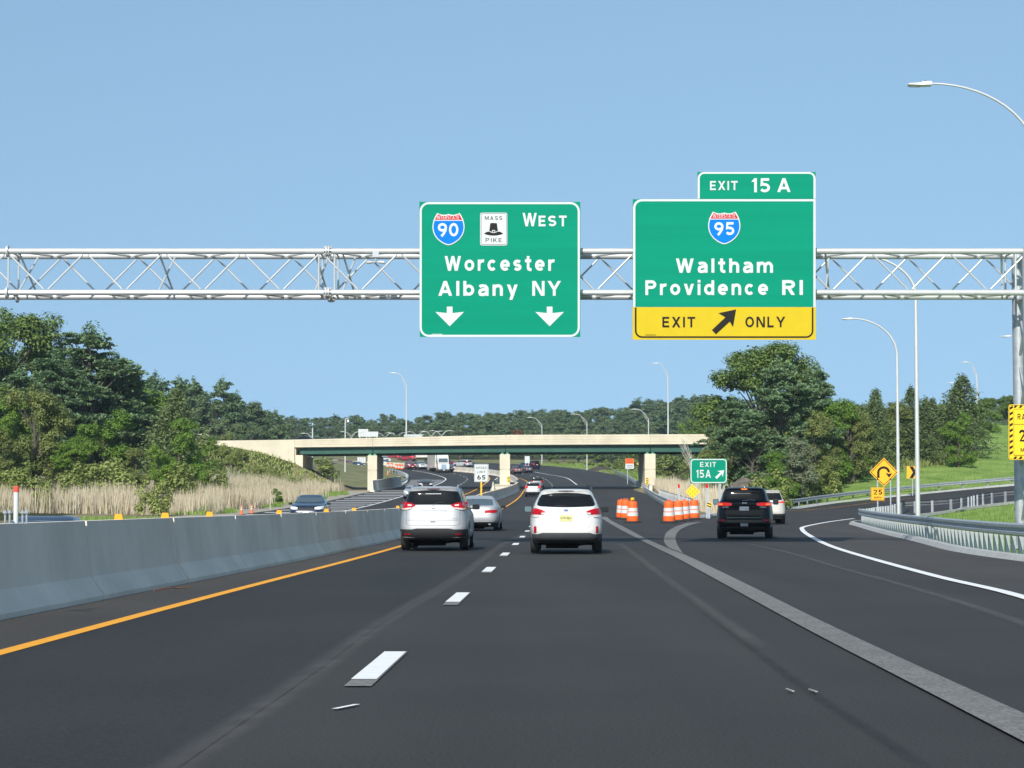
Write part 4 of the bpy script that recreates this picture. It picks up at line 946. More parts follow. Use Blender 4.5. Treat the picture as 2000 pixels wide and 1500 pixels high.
lamp_px(1755, 1655, 622, 134, 'curved arm lamp beside the hairpin warning sign', rise=2.3, r=.125)
lamp_px(2040, 1966, 656, 152, 'lamp whose head shows left of the gantry column', rise=2.0)
lamp_px(1909, 1882, 707, 300, 'bracket arm lamp rising above the cedars', style='bracket', rise=1.8, r=.13, head=.9)
lamp_px(1886, 1856, 747, 360, 'smaller lamp just left of the lamp above the cedars', style='bracket', rise=1.8, r=.12, head=1.0)
DECKZ = Zat(853, 302)
for px, ph, py, lb in ((793.5, 764, 728, 'bracket arm lamp on the overpass above the left pier'), (1305, 1277, 709, 'bracket arm lamp on the overpass above the right pier')):
    b = at(px, 853, 302.2); lamp_px(px, ph, py, 302.2, lb, base=b, style='bracket', rise=1.7, r=.12, head=.9)
for px, ph, py, d, lb in ((1267, 1236, 799, 400, 'bracket arm lamp beyond the overpass nearest the right pier'), (1146.5, 1117, 808.5, 466, 'bracket arm lamp beyond the middle of the right span'), (1058.5, 1032, 815, 520, 'bracket arm lamp beyond the overpass near the centre pier')):
    lamp_px(px, ph, py, d, lb, style='bracket', rise=1.9, r=.14, head=1.0)
for px, ph, py, d, lb in ((417, 432, 848, 340, 'lamp arm showing at the left end of the overpass wall'), (611, 595, 846, 420, 'single lamp left of the camera pole beyond the overpass')):
    street_lamp(gx(px, d), Zat(py, d) - gx(px, d).z, 1.6, lb, 'lamps lighting the highway', style='bracket', rise=1.2, r=.1, head=.9)
for px, py, d, lb in ((686, 843, 560, 'twin lamp right of the camera pole'), (752, 846, 640, 'small twin lamp left of the lamp on the overpass'), (775, 845, 600, 'twin lamp just left of the lamp on the overpass'), (815, 843, 600, 'twin lamp just right of the lamp on the overpass'), (842, 842, 560, 'broad twin lamp between two others above the overpass'), (862, 841, 540, 'rightmost of the far twin lamps above the overpass')):
    g = gx(px, d); street_lamp(g, Zat(py, d) - g.z, 2.0, lb, 'lamps lighting the highway', style='bracket', rise=1.3, r=.12, head=1.0, twin=True)
for px, py, d, lb, kind in ((674, 818, 420, 'tall pole with a camera at its top beyond the overpass', 'cam'), (610, 826, 400, 'pole with a tilted solar panel beyond the overpass', 'sol')):
    g = gx(px, d); H = Zat(py, d) - g.z; root = empty('utility_pole', g, 0, lb, 'pole')
    mb = MB(); mb.tube([(0, 0, -.2), (0, 0, H)], [.16, .12], 10); mb.build('pole', M_LAMP, root, smooth=40)
    if kind == 'cam': mb = MB(); mb.tube([(0, 0, H), (.45, 0, H + .1), (.55, 0, H - .1)], .06, 6); mb.lathe([(.05, H - .75), (.2, H - .65), (.2, H - .35), (.05, H - .15)], 10, Matrix.Translation((.55, 0, 0))); mb.build('camera', M_LAMPH, root, smooth=40)
    else: mb = MB(); mb.box(-1.1, -.05, -.5, .5, -.04, .04, Matrix.Translation((.2, 0, H - .4)) @ Matrix.Rotation(rad(-38), 4, 'Y')); mb.build('solar_panel', mat('solar_cells', (.03, .05, .10), .25), root)
# ================================================================ THE OVERPASS
BD = 300.0
bo = Vector((0, BD, zr(BD))); bridge = empty('overpass', bo, 0, 'pale concrete highway overpass on green girders and three wall piers', 'bridge')
def bx(px): return (px - 1000) / F * BD
def interp(T, x):
    for (a, b), (c, d) in zip(T, T[1:]):
        if x <= c: return b + (d - b) * max(0, (x - a)) / (c - a)
    return T[-1][1]
TOP = [(bx(350), Zat(862.5, BD)), (bx(575), Zat(858.5, BD)), (bx(730), Zat(855.2, BD)), (bx(990), Zat(849.3, BD)), (bx(1370), Zat(848, BD)), (bx(1800), Zat(850, BD))]
PB = [(bx(350), Zat(876, BD)), (bx(575), Zat(873.6, BD)), (bx(730), Zat(871.8, BD)), (bx(990), Zat(868.8, BD)), (bx(1370), Zat(867.2, BD)), (bx(1800), Zat(869, BD))]
GB = [(bx(350), Zat(889, BD)), (bx(585), Zat(887, BD)), (bx(725), Zat(885.6, BD)), (bx(850), Zat(883.6, BD)), (bx(1262), Zat(882.4, BD)), (bx(1800), Zat(884, BD))]
def bpart(name, mb, m, parent=None, smooth=None):
    o = mb.build(name, m, parent or bridge, smooth); o.location = -bo; return o
def xsec_sweep(x0, x1, fn, step=2.0):
    n = max(2, int((x1 - x0) / step)); mb = MB(); rows = [[Vector((x0 + (x1 - x0) * k / n, y, z)) for y, z in fn(x0 + (x1 - x0) * k / n)] for k in range(n + 1)]
    i0 = mb.grid(rows, True); q = len(rows[0]); mb.f.append([i0 + j for j in range(q)][::-1]); mb.f.append([i0 + n * q + j for j in range(q)]); return mb
def parapet(y, s):
    def fn(x):
        t, b = interp(TOP, x), interp(PB, x); h = t - b; o = []
        for k in range(4):
            z1, z0 = t - h * k / 4 , t - h * (k + 1) / 4
            dz = .045
            o += [(y, z1 - (dz if k else 0)), (y, z0 + dz), (y + s * .05, z0 + dz), (y + s * .05, z0 - (dz if k < 3 else 0))] if k < 3 else [(y, z1 - dz), (y, z0)]
        return o + [(y + s * .45, b), (y + s * .45, t)]
    return fn
xsL = [bx(575), bx(728), bx(988), bx(1270), bx(1480)]
for a, b in zip(xsL, xsL[1:]): bpart('parapet', xsec_sweep(a + .02, b - .02, parapet(BD, 1)), M_CONC2)
bpart('parapet', xsec_sweep(bx(400), bx(1500), parapet(BD + 16, -1), 6), M_CONC2)
bpart('deck', xsec_sweep(bx(575), bx(1500), lambda x: [(BD + .46, interp(PB, x) + .25), (BD + .46, interp(PB, x) - .08), (BD + 15.54, interp(PB, x) - .08), (BD + 15.54, interp(PB, x) + .25)], 4), M_CONC)
spans = [(bx(585), bx(727)), (bx(728.5), bx(987)), (bx(988.5), bx(1270)), (bx(1271.5), bx(1470))]
for y in (.75, 3.7, 6.6, 9.5, 12.4, 15.2):
    for a, b in spans:
        def fn(x):
            t, q = interp(PB, x) - .085, interp(GB, x); c = BD + y
            return [(c - .2, t), (c - .2, t - .06), (c - .02, t - .07), (c - .02, q + .08), (c - .22, q + .06), (c - .22, q), (c + .22, q), (c + .22, q + .06), (c + .02, q + .08), (c + .02, t - .07), (c + .2, t - .06), (c + .2, t)]
        bpart('girder', xsec_sweep(a, b, fn, 5), M_BGRN)
for (p0, p1, nm) in ((717.8, 736, 'l'), (976, 996, 'c'), (1259.5, 1280.5, 'r')):
    xa, xb = bx(p0), bx(p1); zt_ = interp(GB, (xa + xb) / 2) - .28; zm = Zat(919 if p0 < 900 else 917, BD); zb_ = zr(BD) - .4
    mb = MB(); mb.box(xa, xb, BD + .35, BD + 15.6, zm + .06, zt_); mb.box(xa + .06, xb - .06, BD + .42, BD + 15.5, zm - .06, zm + .07); mb.box(xa, xb, BD + .35, BD + 15.6, zb_, zm - .05)
    pr = bpart('pier', mb, M_CONC2)
    for y in (.75, 3.7, 6.6, 9.5, 12.4, 15.2):
        for x in (xa + (xb - xa) * .25, xb - (xb - xa) * .25):
            mb = MB(); zq = interp(GB, x); mb.box(x - .24, x + .24, BD + y - .2, BD + y + .2, zt_ - .01, zt_ + .1); mb.box(x - .13, x + .13, BD + y - .12, BD + y + .12, zt_ + .1, zq + .005); o = bpart('bearing', mb, M_BGRN2)
# abutments and the left wing wall
ax = bx(577); z = interp(PB, ax)
mb = MB(); mb.box(ax - 1.2, ax + .05, BD + .3, BD + 15.7, zr(BD) - .3, z - .09); mb.box(ax + .05, ax + 1.0, BD + .3, BD + 15.7, zr(BD) - .3, interp(GB, ax) - .12); bpart('abutment', mb, M_CONC2)
w_ = [(400, 861), (575, 858.6), (575, 905), (400, 905)]
mb = MB(); mb.prism([at(a, b, BD - .02) for a, b in w_], (0, .6, 0)); bpart('wing_wall', mb, M_CONC2)
ax = bx(1470)
mb = MB(); mb.box(ax, ax + 1.2, BD + .3, BD + 15.7, zr(BD) - .3, interp(PB, ax) - .09); bpart('abutment', mb, M_CONC2)
# road deck of the approaches
for a, b, nm in ((-160, bx(575), 'left'), (bx(1480), 160, 'right')):
    mb = MB(); n = 12
    rows = [[Vector((a + (b - a) * k / n, y, interp(PB, a + (b - a) * k / n) + .25)) for y in (BD + .6, BD + 15.4)] for k in range(n + 1)]; mb.grid(rows)
    tag(mb.build('overpass_road', M_ASPH), 'asphalt approach of the crossing road on the %s bank' % nm, 'road', kind='structure')
for p0, p1, y0, y1, lb in ((991, 996.4, 931, 942.5, 'striped hazard board at the centre pier'), (1261.4, 1266.6, 933, 947, 'striped hazard board at the right pier')):
    P = Panel(BD - (12.5 if p0 > 1200 else 9), sign_root('hazard_marker', (p0 + p1) / 2, BD - (12.5 if p0 > 1200 else 9), lb, 'road sign', f=R))
    mb = MB(); P.plate(mb, [(p0, y0), (p1, y0), (p1, y1), (p0, y1)], 0, .03); P.part('panel', M_FYEL, mb); P.part('stripes', M_SBLK, stripes(P, p0, y0, p1, y1, .008, 4, 1), smooth=None); posts(P, ((p0 + p1) / 2,), y1 - .3, w=.04, f=R)

# ================================================================ VEHICLES
def paint(name, c, metal=0.0, rough=0.35, coat=0.5, spec=.5): return mat('paint_' + name, c, rough, metal, var=0.03, scale=8, coat=coat, spec=spec)
P_SILV = paint('silver', (.37, .385, .40), .22, .5, .3); P_WHITE = paint('white', (.62, .615, .585)); P_BLACK = paint('black', (.006, .0065, .008), 0, .22, .22, .2)
P_NAVY = paint('navy', (.012, .022, .05), .2, .25); P_RED = paint('red', (.26, .018, .025), .1); P_GREY = paint('grey', (.10, .105, .115), .4); P_BRONZE = paint('bronze', (.20, .13, .12), .4)
P_MAROON = paint('maroon', (.15, .02, .035), .2); P_PALE = paint('pale_silver', (.50, .51, .51), .3); P_PEARL = paint('pearl', (.47, .455, .41))
M_GLASS = mat('tinted_glass', (.008, .009, .010), .08, var=0, spec=.28)
M_GLASS2 = mat('sky_toned_glass', (.07, .095, .105), .08, var=0, spec=.7, coat=.3)  # opaque; reflected sky painted in as a grey-teal base
M_PLAST = mat('black_plastic', (.018, .018, .02), .65, var=.15, scale=12)
M_TAIL = mat('red_lens', (.40, .004, .012), .3, var=.15, scale=14, spec=.25)
M_TAILC = mat('clear_lens', (.62, .55, .52), .15, var=.08, scale=14, coat=.5)
M_BRK = mat('lit_brake_lens', (.7, .02, .02), .2, var=0, emit=(1, .012, .008), es=.35)
M_BRKA = mat('lit_lamp_core', (.9, .3, .05), .2, var=0, emit=(1, .16, .02), es=.9)
M_HEAD = mat('headlamp_glass', (.75, .77, .78), .12, var=.05, scale=12, coat=.6)
M_CHR = mat('chrome', (.7, .71, .72), .12, .95, var=0)
M_ALLOY = mat('alloy_rim', (.40, .41, .42), .35, .7, var=.05)
M_PLATE = mat('plate_white', (.78, .78, .76), .5, var=.02); M_PLY = mat('plate_yellow', (.50, .49, .17), .5, var=.04)
M_PRED = mat('plate_red', (.55, .08, .08), .5, var=0); M_SEAM = mat('panel_gap', (.16, .16, .17), .7, var=0)
M_UNDER = mat('underbody', (.006, .006, .006), .95, var=.2, spec=.1)
M_MIRG = mat('mirror_glass', (.10, .17, .19), .12, .0, var=0, spec=.4); M_MIRD = mat('mirror_dark_reflection', (.012, .014, .016), .2, var=0)  # reflections painted into the mirror colours: teal left, dark right

def se(t, w, l, n):
    c, s = math.cos(t), math.sin(t)
    return (w * math.copysign(abs(c) ** (2 / n), c), l * math.copysign(abs(s) ** (2 / n), s))
class Car:
    def __init__(s, name, label, cat, loc, heading, rings, n, body, wheels, hw, group=None, detail=2):
        s.root = empty(name, loc, -heading, label, cat, group); s.rings = rings; s.n = n; s.detail = detail
        N = 72 if detail > 1 else 40
        ts = [2 * math.pi * (k + .5) / N for k in range(N)]
        mb = MB(); rows = []
        for z, w_, yr, yf in rings:
            yc, l = (yr + yf) / 2, (yf - yr) / 2
            rows.append([Vector((a, yc + b, z)) for a, b in (se(t, w_, l, n) for t in ts)])
        i0 = mb.grid(rows, True); mb.f.append([i0 + j for j in range(N)][::-1]); e_ = i0 + (len(rows) - 1) * N; mb.f.append([e_ + j for j in range(N)])
        s.body = mb.build('body', body, s.root, smooth=38)
        yfw, yrw, r, tw = wheels
        # wheel arches are really cut out of the body
        cut = MB()
        for y in (yfw, yrw):
            for sd in (-1, 1):
                M = Matrix.Translation((sd * (hw - .12), y, r + .03)) @ Matrix.Rotation(math.pi / 2, 4, 'Y')
                cut.lathe([(r * 1.13, -.17), (r * 1.13, .3 if sd > 0 else .3)], 28, M if sd > 0 else Matrix.Translation((sd * (hw - .12), y, r + .03)) @ Matrix.Rotation(-math.pi / 2, 4, 'Y'))
        co = cut.build('arch_cutter', M_UNDER); md = s.body.modifiers.new('arch', 'BOOLEAN'); md.operation = 'DIFFERENCE'; md.solver = 'EXACT'; md.object = co; co.location = s.root.location; co.rotation_euler = s.root.rotation_euler
        dg = bpy.context.evaluated_depsgraph_get(); dg.update(); me = bpy.data.meshes.new_from_object(s.body.evaluated_get(dg)); s.body.modifiers.clear(); s.body.data = me
        bpy.data.objects.remove(co)
        if M_UNDER.name not in [q.name for q in me.materials if q]: pass
        mb = MB(); z0 = rings[0][0]; mb.box(-hw + .22, hw - .22, rings[0][2] + .55, rings[0][3] - .2, z0 - .07, z0 + .02); mb.prism([Vector((x, yrw - .12, z)) for x, z in ((-hw + .25, z0 + .02), (hw - .25, z0 + .02), (hw - .3, z0 - .05), (.3, z0 - .10), (.12, z0 - .13), (-.18, z0 - .13), (-.35, z0 - .09), (-hw + .3, z0 - .04))], (0, .3, 0))
        mb.tube([(.3, yrw - .45, z0 - .05), (-.5, yrw - .4, z0 - .05)], .1, 8)
        for y in (yfw, yrw): mb.box(-hw + .3, hw - .3, y - .05, y + .05, r - .07, r + .07)
        mb.build('underbody', M_UNDER, s.root)
        key = (r, tw, detail); 
        if key not in WHEELS:
            mb = MB(); mb.lathe([(r * .62, -tw / 2), (r * .9, -tw / 2), (r * .985, -tw * .42), (r, -tw * .3), (r, tw * .3), (r * .985, tw * .42), (r * .9, tw / 2), (r * .62, tw / 2 - .01)], 30, Matrix.Rotation(math.pi / 2, 4, 'Y'))
            ty = mb.mesh('wheel', M_RUB, 40)
            mb = MB(); mb.lathe([(.05, tw * .36), (r * .1, tw * .38), (r * .14, tw * .3), (r * .16, tw * .2)], 14, Matrix.Rotation(math.pi / 2, 4, 'Y')); mb.lathe([(r * .56, tw * .46), (r * .64, tw * .5), (r * .66, tw * .46), (r * .60, tw * .1)], 24, Matrix.Rotation(math.pi / 2, 4, 'Y'), cap=False)
            for k in range(5):
                a = k * 2 * math.pi / 5; mb.box(tw * .3, tw * .42, -.035, .035, r * .08, r * .62, Matrix.Rotation(a, 4, 'X'))
            WHEELS[key] = (ty, mb.mesh('rim', M_ALLOY, 40))
        ty, ri = WHEELS[key]
        for y in (yfw, yrw):
            for sd in (-1, 1):
                o = bpy.data.objects.new('wheel', ty); COL.objects.link(o); o.parent = s.root; o.location = (sd * (hw - tw / 2 - .015), y, r); o.rotation_euler = (0, 0, 0 if sd > 0 else math.pi)
                q = bpy.data.objects.new('rim', ri); COL.objects.link(q); q.parent = o
    def ring(s, z):
        R_ = s.rings
        if z <= R_[0][0]: return R_[0][1:]
        for a, b in zip(R_, R_[1:]):
            if z <= b[0] and b[0] > a[0]:
                t = (z - a[0]) / (b[0] - a[0]); return tuple(a[k] + (b[k] - a[k]) * t for k in (1, 2, 3))
        return R_[-1][1:]
    def surf(s, face, u, z, off):
        w_, yr, yf = s.ring(z); yc, l = (yr + yf) / 2, (yf - yr) / 2
        if face in 'rf':
            q = min(.999, abs(u) / w_); d = (1 - q ** s.n) ** (1 / s.n); sg = -1 if face == 'r' else 1
            n = Vector((math.copysign(q ** (s.n - 1) / w_, u), sg * d ** (s.n - 1) / l, 0)).normalized()
            return Vector((u, yc + sg * l * d, z)) + n * off
        sg = -1 if face == 'L' else 1; q = min(.999, abs(u - yc) / l)
        return Vector((sg * (w_ * (1 - q ** s.n) ** (1 / s.n) + off), u, z))
    def patch(s, name, face, cols, m, off=.010, parent=None, depth=.02, nx=None, nz=5, mirror=False, build=True, mb=None):
        mb = mb or MB()
        for mi_ in ((1, -1) if mirror else (1,)):
            C = sorted([(mi_ * c[0], c[1], c[2]) for c in cols]); rows = []; u0, u1 = C[0][0], C[-1][0]; n = nx or max(3, int(abs(u1 - u0) / .06) + 1)
            us = sorted(set([u0 + (u1 - u0) * k / n for k in range(n + 1)] + [c[0] for c in C]))
            for u in us:
                for a, b in zip(C, C[1:]):
                    if a[0] <= u <= b[0] + 1e-9: t = (u - a[0]) / max(1e-9, b[0] - a[0]); break
                z0, z1 = a[1] + (b[1] - a[1]) * t, a[2] + (b[2] - a[2]) * t
                rows.append([s.surf(face, u, z0 + (z1 - z0) * j / nz, off) for j in range(nz + 1)])
            i0 = mb.grid(rows); c = nz + 1; nr = len(rows)
            # rim skirt back into the body
            loop = [(i, 0) for i in range(nr)] + [(nr - 1, j) for j in range(1, c)] + [(i, c - 1) for i in range(nr - 2, -1, -1)] + [(0, j) for j in range(c - 2, 0, -1)]
            front = [i0 + i * c + j for i, j in loop]; ib = len(mb.v); dv = Vector((0, depth if face == 'r' else -depth, 0)) if face in 'rf' else Vector((depth if face == 'L' else -depth, 0, 0))
            for k in front: mb.v.append(tuple(Vector(mb.v[k]) + dv))
            L_ = len(front)
            for k in range(L_): mb.f.append([front[k], front[(k + 1) % L_], ib + (k + 1) % L_, ib + k])
        if not build: return mb
        return mb.build(name, m, parent or s.root, smooth=35)
    def pair(s, name, face, cols, m, **k):
        return [s.patch(name, face, [(sg * c[0], c[1], c[2]) for c in cols], m, **k) for sg in (-1, 1)]
    def text(s, t, u0, z0, u1, z1, m, off=.02, parent=None, name='lettering', face='r', bold=.02, space=1.0):
        v, f = glyphs(t, bold, space); mb = MB(); fl = 1 if face == 'r' else -1
        mb.add([s.surf(face, u0 + a * (u1 - u0), z0 + b * (z1 - z0), off) for a, b in v], f); return mb.build(name, m, parent or s.root)
    def mirrors(s, x, y, z, w_=.2, h=.15, m=None):
        for sg in (-1, 1):
            mb = MB(); rows = []
            for yy_, k in ((-.06, .86), (-.05, 1), (.03, .95), (.10, .6), (.12, .3)):
                rows.append([Vector((sg * (x + w_ / 2) + a * k * w_ / .2, y + yy_, z + b * k * h / .15)) for a, b in rrect(-.1, -.075, .1, .075, .035, 4)])
            i0 = mb.grid(rows, True); c = len(rows[0]); mb.f.append([i0 + j for j in range(c)][::-1]); mb.f.append([i0 + 4 * c + j for j in range(c)]); mb.box(min(sg * (x - .08), sg * (x + .03)), max(sg * (x - .08), sg * (x + .03)), y + .0, y + .06, z - .06, z - .02)
            o = mb.build('mirror', m or M_PLAST, s.root, smooth=40)
            mb = MB(); pts = [Vector((sg * (x + w_ / 2) + a * w_ / .2 * .84, y - .064, z + b * h / .15 * .84)) for a, b in rrect(-.1, -.075, .1, .075, .035, 4)]; mb.f.append([mb.vert(p) for p in pts]); mb.build('mirror_glass', M_MIRG if sg < 0 else M_MIRD, o)
    def plate(s, z0, z1, m, txt=None, tm=None, u=.155, face='r', off=.014):
        o = s.patch('number_plate', face, [(-u, z0, z1), (u, z0, z1)], m, off=off, nz=2, nx=2)
        if txt: s.text(txt, -u * .88, z0 + (z1 - z0) * .24, u * .88, z0 + (z1 - z0) * .74, tm, off + .004, o, face=face, bold=.0)
        return o
    def rails(s, x, y0, y1, z, m, h=.06):
        for sg in (-1, 1):
            mb = MB(); mb.tube([(sg * x, y0, z), (sg * x, y0 + .1, z + h), (sg * x * 1.02, (y0 + y1) / 2, z + h + .015), (sg * x, y1 - .1, z + h - .01), (sg * x, y1, z - .03)], [.022, .024, .024, .024, .02], 8)
            mb.build('roof_rail', m, s.root, smooth=40)
    def side_glass(s, spans_, m):
        for sg in 'LR':
            for cols in spans_: s.patch('side_window', sg, cols, m, off=.006, nz=4)
WHEELS = {}
def suv_rings(L=4.65, W=.92, H=1.69, belt=1.06, hood=1.0, tail=.14, top=.62, bumper=.0, z0=.26, rear=None):
    r = -L / 2; f = L / 2
    return [(z0, W * .86, r + .22, f - .22), (.34, W * .95, r + .07, f - .06), (.46, W * .985, r + .01, f), (.58, W, r, f - .01), (.66, W, r + .02, f - .03), (.76, W * .995, r + .05, f - .07), (.9, W * .985, r + .07, f - .14),
            (hood, W * .965, r + .10, f - .42), (hood + .035, W * .955, r + .11, f - .95), (belt + .02, W * .945, r + .12, f - 1.15), (belt + .1, W * .915, r + .16, f - 1.34), (1.3, W * .845, r + .16 + tail * .55, f - 1.6), (H - .18, W * .765, r + .2 + tail * .95, f - 1.9),
            (H - .09, W * .72, r + .19 + tail, f - 2.05), (H - .055, W * .695, r + .17 + tail, f - 2.15), (H - .02, W * .62, r + .26 + tail, f - 2.35), (H, W * .42, r + .6 + tail, f - 2.7)]
def sedan_rings(L=4.85, W=.92, H=1.46, belt=.96, trunk=1.02):
    r = -L / 2; f = L / 2
    return [(.22, W * .86, r + .22, f - .2), (.32, W * .96, r + .06, f - .05), (.45, W * .99, r, f), (.58, W, r + .01, f - .02), (.72, W * .995, r + .05, f - .09), (.84, W * .985, r + .07, f - .2), (.92, W * .965, r + .09, f - .5), (trunk - .03, W * .93, r + .12, f - 1.2),
            (trunk, W * .90, r + .16, f - 1.36), (trunk + .02, W * .885, r + .62, f - 1.45), (trunk + .12, W * .83, r + .95, f - 1.68), (H - .13, W * .70, r + 1.42, f - 2.1), (H - .05, W * .635, r + 1.75, f - 2.4), (H - .015, W * .54, r + 1.95, f - 2.55), (H, W * .34, r + 2.2, f - 2.7)]

def front_kit(c, hood, W, grille=M_PLAST, chrome=True, belt=1.06, H=1.69):
    zg = hood - .12
    c.patch('windshield', 'f', [(-W * .78, belt + .07, H - .12), (0, belt + .05, H - .10), (W * .78, belt + .07, H - .12)], M_GLASS2, off=.008, nz=6)
    c.pair('headlamp', 'f', [(W * .48, zg - .10, zg - .0), (W * .75, zg - .11, zg + .06), (W * .95, zg - .06, zg + .08)], M_HEAD)
    c.patch('grille', 'f', [(-W * .42, zg - .14, zg + .0), (W * .42, zg - .14, zg + .0)], grille, off=.012)
    c.patch('bumper', 'f', [(-W * .62, .34, .5), (W * .62, .34, .5)], M_PLAST, off=.012)
    c.plate(.5, .61, M_PLATE, face='f')

def rear_kit(c, W, belt, H, tails, win, plate=(.86, .98), bump=(.30, .5), lit=False):
    c.patch('rear_window', 'r', win, M_GLASS, off=.007, nz=8)
    for o in c.pair('tail_light', 'r', tails, M_BRK if lit else M_TAIL, off=.014): pass
    c.plate(plate[0], plate[1], M_PLATE)
    c.patch('bumper', 'r', [(-W * .97, bump[0], bump[1]), (W * .97, bump[0], bump[1])], M_PLAST, off=.012, nz=4)

# --- the silver crossover in the left lane
def place(px, py): return gpx(px, py)
rg = suv_rings(4.63, .91, 1.69, 1.08, 1.0, .12, z0=.27)
q = place(846, 1071); q = Vector((q.x, 56.8 + 2.3, 0)); q.x = (845.5 - 1000) / F * 56.8 + .07
c = Car('suv', 'silver crossover with dark rear window in the left lane beside the median wall', 'suv', (q.x, q.y, R(q.x, q.y) + .02), rad(1.7), rg, 7, P_SILV, (1.42, -1.28, .355, .235), .91)
c.patch('rear_window', 'r', [(-.735, 1.20, 1.27), (-.70, 1.195, 1.42), (-.63, 1.20, 1.55), (0, 1.205, 1.59), (.63, 1.20, 1.55), (.70, 1.195, 1.42), (.735, 1.20, 1.27)], M_GLASS, off=.008, nz=8)
for o in c.pair('tail_light', 'r', [(.47, 1.18, 1.20), (.60, 1.10, 1.25), (.74, 1.07, 1.28), (.82, 1.06, 1.28), (.855, 1.09, 1.26)], M_TAIL, off=.015):
    sg = 1 if o.data.vertices[0].co.x > 0 else -1
    c.patch('clear_lens', 'r', [(sg * a, b, d) for a, b, d in ((.56, 1.105, 1.13), (.66, 1.075, 1.12), (.80, 1.065, 1.10))], M_TAILC, off=.028, parent=o, nz=2)
    c.patch('lamp_cells', 'r', [(sg * a, b, d) for a, b, d in ((.56, 1.17, 1.205), (.66, 1.17, 1.215))], M_TAILC, off=.028, parent=o, nz=2)
    c.patch('turn_lens', 'r', [(sg * a, b, d) for a, b, d in ((.76, 1.08, 1.115), (.82, 1.08, 1.115))], M_SAMB, off=.030, parent=o, nz=2)
c.patch('brake_lamp', 'r', [(-.16, 1.605, 1.625), (.16, 1.605, 1.625)], mat('dark_red_lens', (.12, .01, .03), .3), off=.016, nz=1)
c.patch('plate_recess', 'r', [(-.42, .90, .915), (-.34, .885, 1.065), (.34, .885, 1.065), (.42, .90, .915)], paint('recess_silver', (.52, .53, .54), .1, .5, .2), off=.006, nz=3); c.patch('painted_recess_shadow', 'r', [(-.37, 1.02, 1.045), (.37, 1.02, 1.045)], P_GREY, off=.012, nz=1)  # recess contrast painted on: paler panel, grey strip as its shadow
c.patch('trim_strip', 'r', [(-.36, 1.045, 1.08), (.36, 1.045, 1.08)], M_CHR, off=.018, nz=1)
c.plate(.905, 1.02, M_PLATE, '2EV 152', M_PRED, off=.012)
e = c.patch('emblem', 'r', [(-.065, 1.125, 1.15), (-.03, 1.10, 1.175), (.03, 1.10, 1.175), (.065, 1.125, 1.15)], M_CHR, off=.014, nz=2)
c.patch('emblem_bar', 'r', [(-.075, 1.125, 1.15), (.075, 1.125, 1.15)], M_ALLOY, off=.022, nz=1, parent=e)
c.patch('bumper', 'r', [(-.885, .27, .56), (-.55, .27, .555), (-.42, .27, .58), (.42, .27, .58), (.55, .27, .555), (.885, .27, .56)], M_PLAST, off=.014, nz=5)
c.pair('reflector', 'r', [(.58, .415, .445), (.74, .415, .445)], M_TAIL, off=.022, nz=1)
mb = MB()
for cols in ([(-.70, .705, .715), (-.62, .655, .665), (.62, .655, .665), (.70, .705, .715)], [(-.705, .70, 1.05), (-.695, .70, 1.05)], [(.695, .70, 1.05), (.705, .70, 1.05)], [(-.66, .795, .803), (.66, .795, .803)]): c.patch('', 'r', cols, None, off=.005, depth=.004, nz=1, build=False, mb=mb)
mb.build('tailgate_gap', M_SEAM, c.root)
c.patch('hatch_handle', 'r', [(-.07, .745, .765), (.07, .745, .765)], M_PLAST, off=.012, nz=1)
c.text('ROGUE', -.62, .745, -.50, .765, M_ALLOY, .014, name='badge'); c.text('AWD SV', .5, .835, .66, .855, M_ALLOY, .014, name='badge')
c.text('JOHN DOE SERVICE', -.22, 1.475, .22, 1.50, M_SWH, .013, name='window_sticker', bold=.04) if False else None
mb = MB()
for k in range(11): c.patch('', 'r', [(-.21 + .038 * k, 1.478, 1.497), (-.183 + .038 * k, 1.478, 1.497)], None, off=.012, depth=.002, nz=1, build=False, mb=mb)
mb.build('window_sticker', M_SWH, c.root)
mb = MB(); mb.tube([c.surf('r', 0, 1.215, .03), c.surf('r', .22, 1.265, .022), c.surf('r', .30, 1.27, .018)], .009, 6); mb.build('wiper', M_PLAST, c.root)
c.rails(.61, -1.55, .35, 1.655, M_GALV, .05); c.mirrors(.90, .62, 1.14)
c.side_glass([[(-1.75, 1.16, 1.30), (-1.55, 1.13, 1.50), (-1.12, 1.12, 1.56)], [(-1.06, 1.12, 1.56), (-.05, 1.10, 1.58)], [(0.0, 1.10, 1.57), (.5, 1.09, 1.45), (.98, 1.09, 1.14)]], M_GLASS)
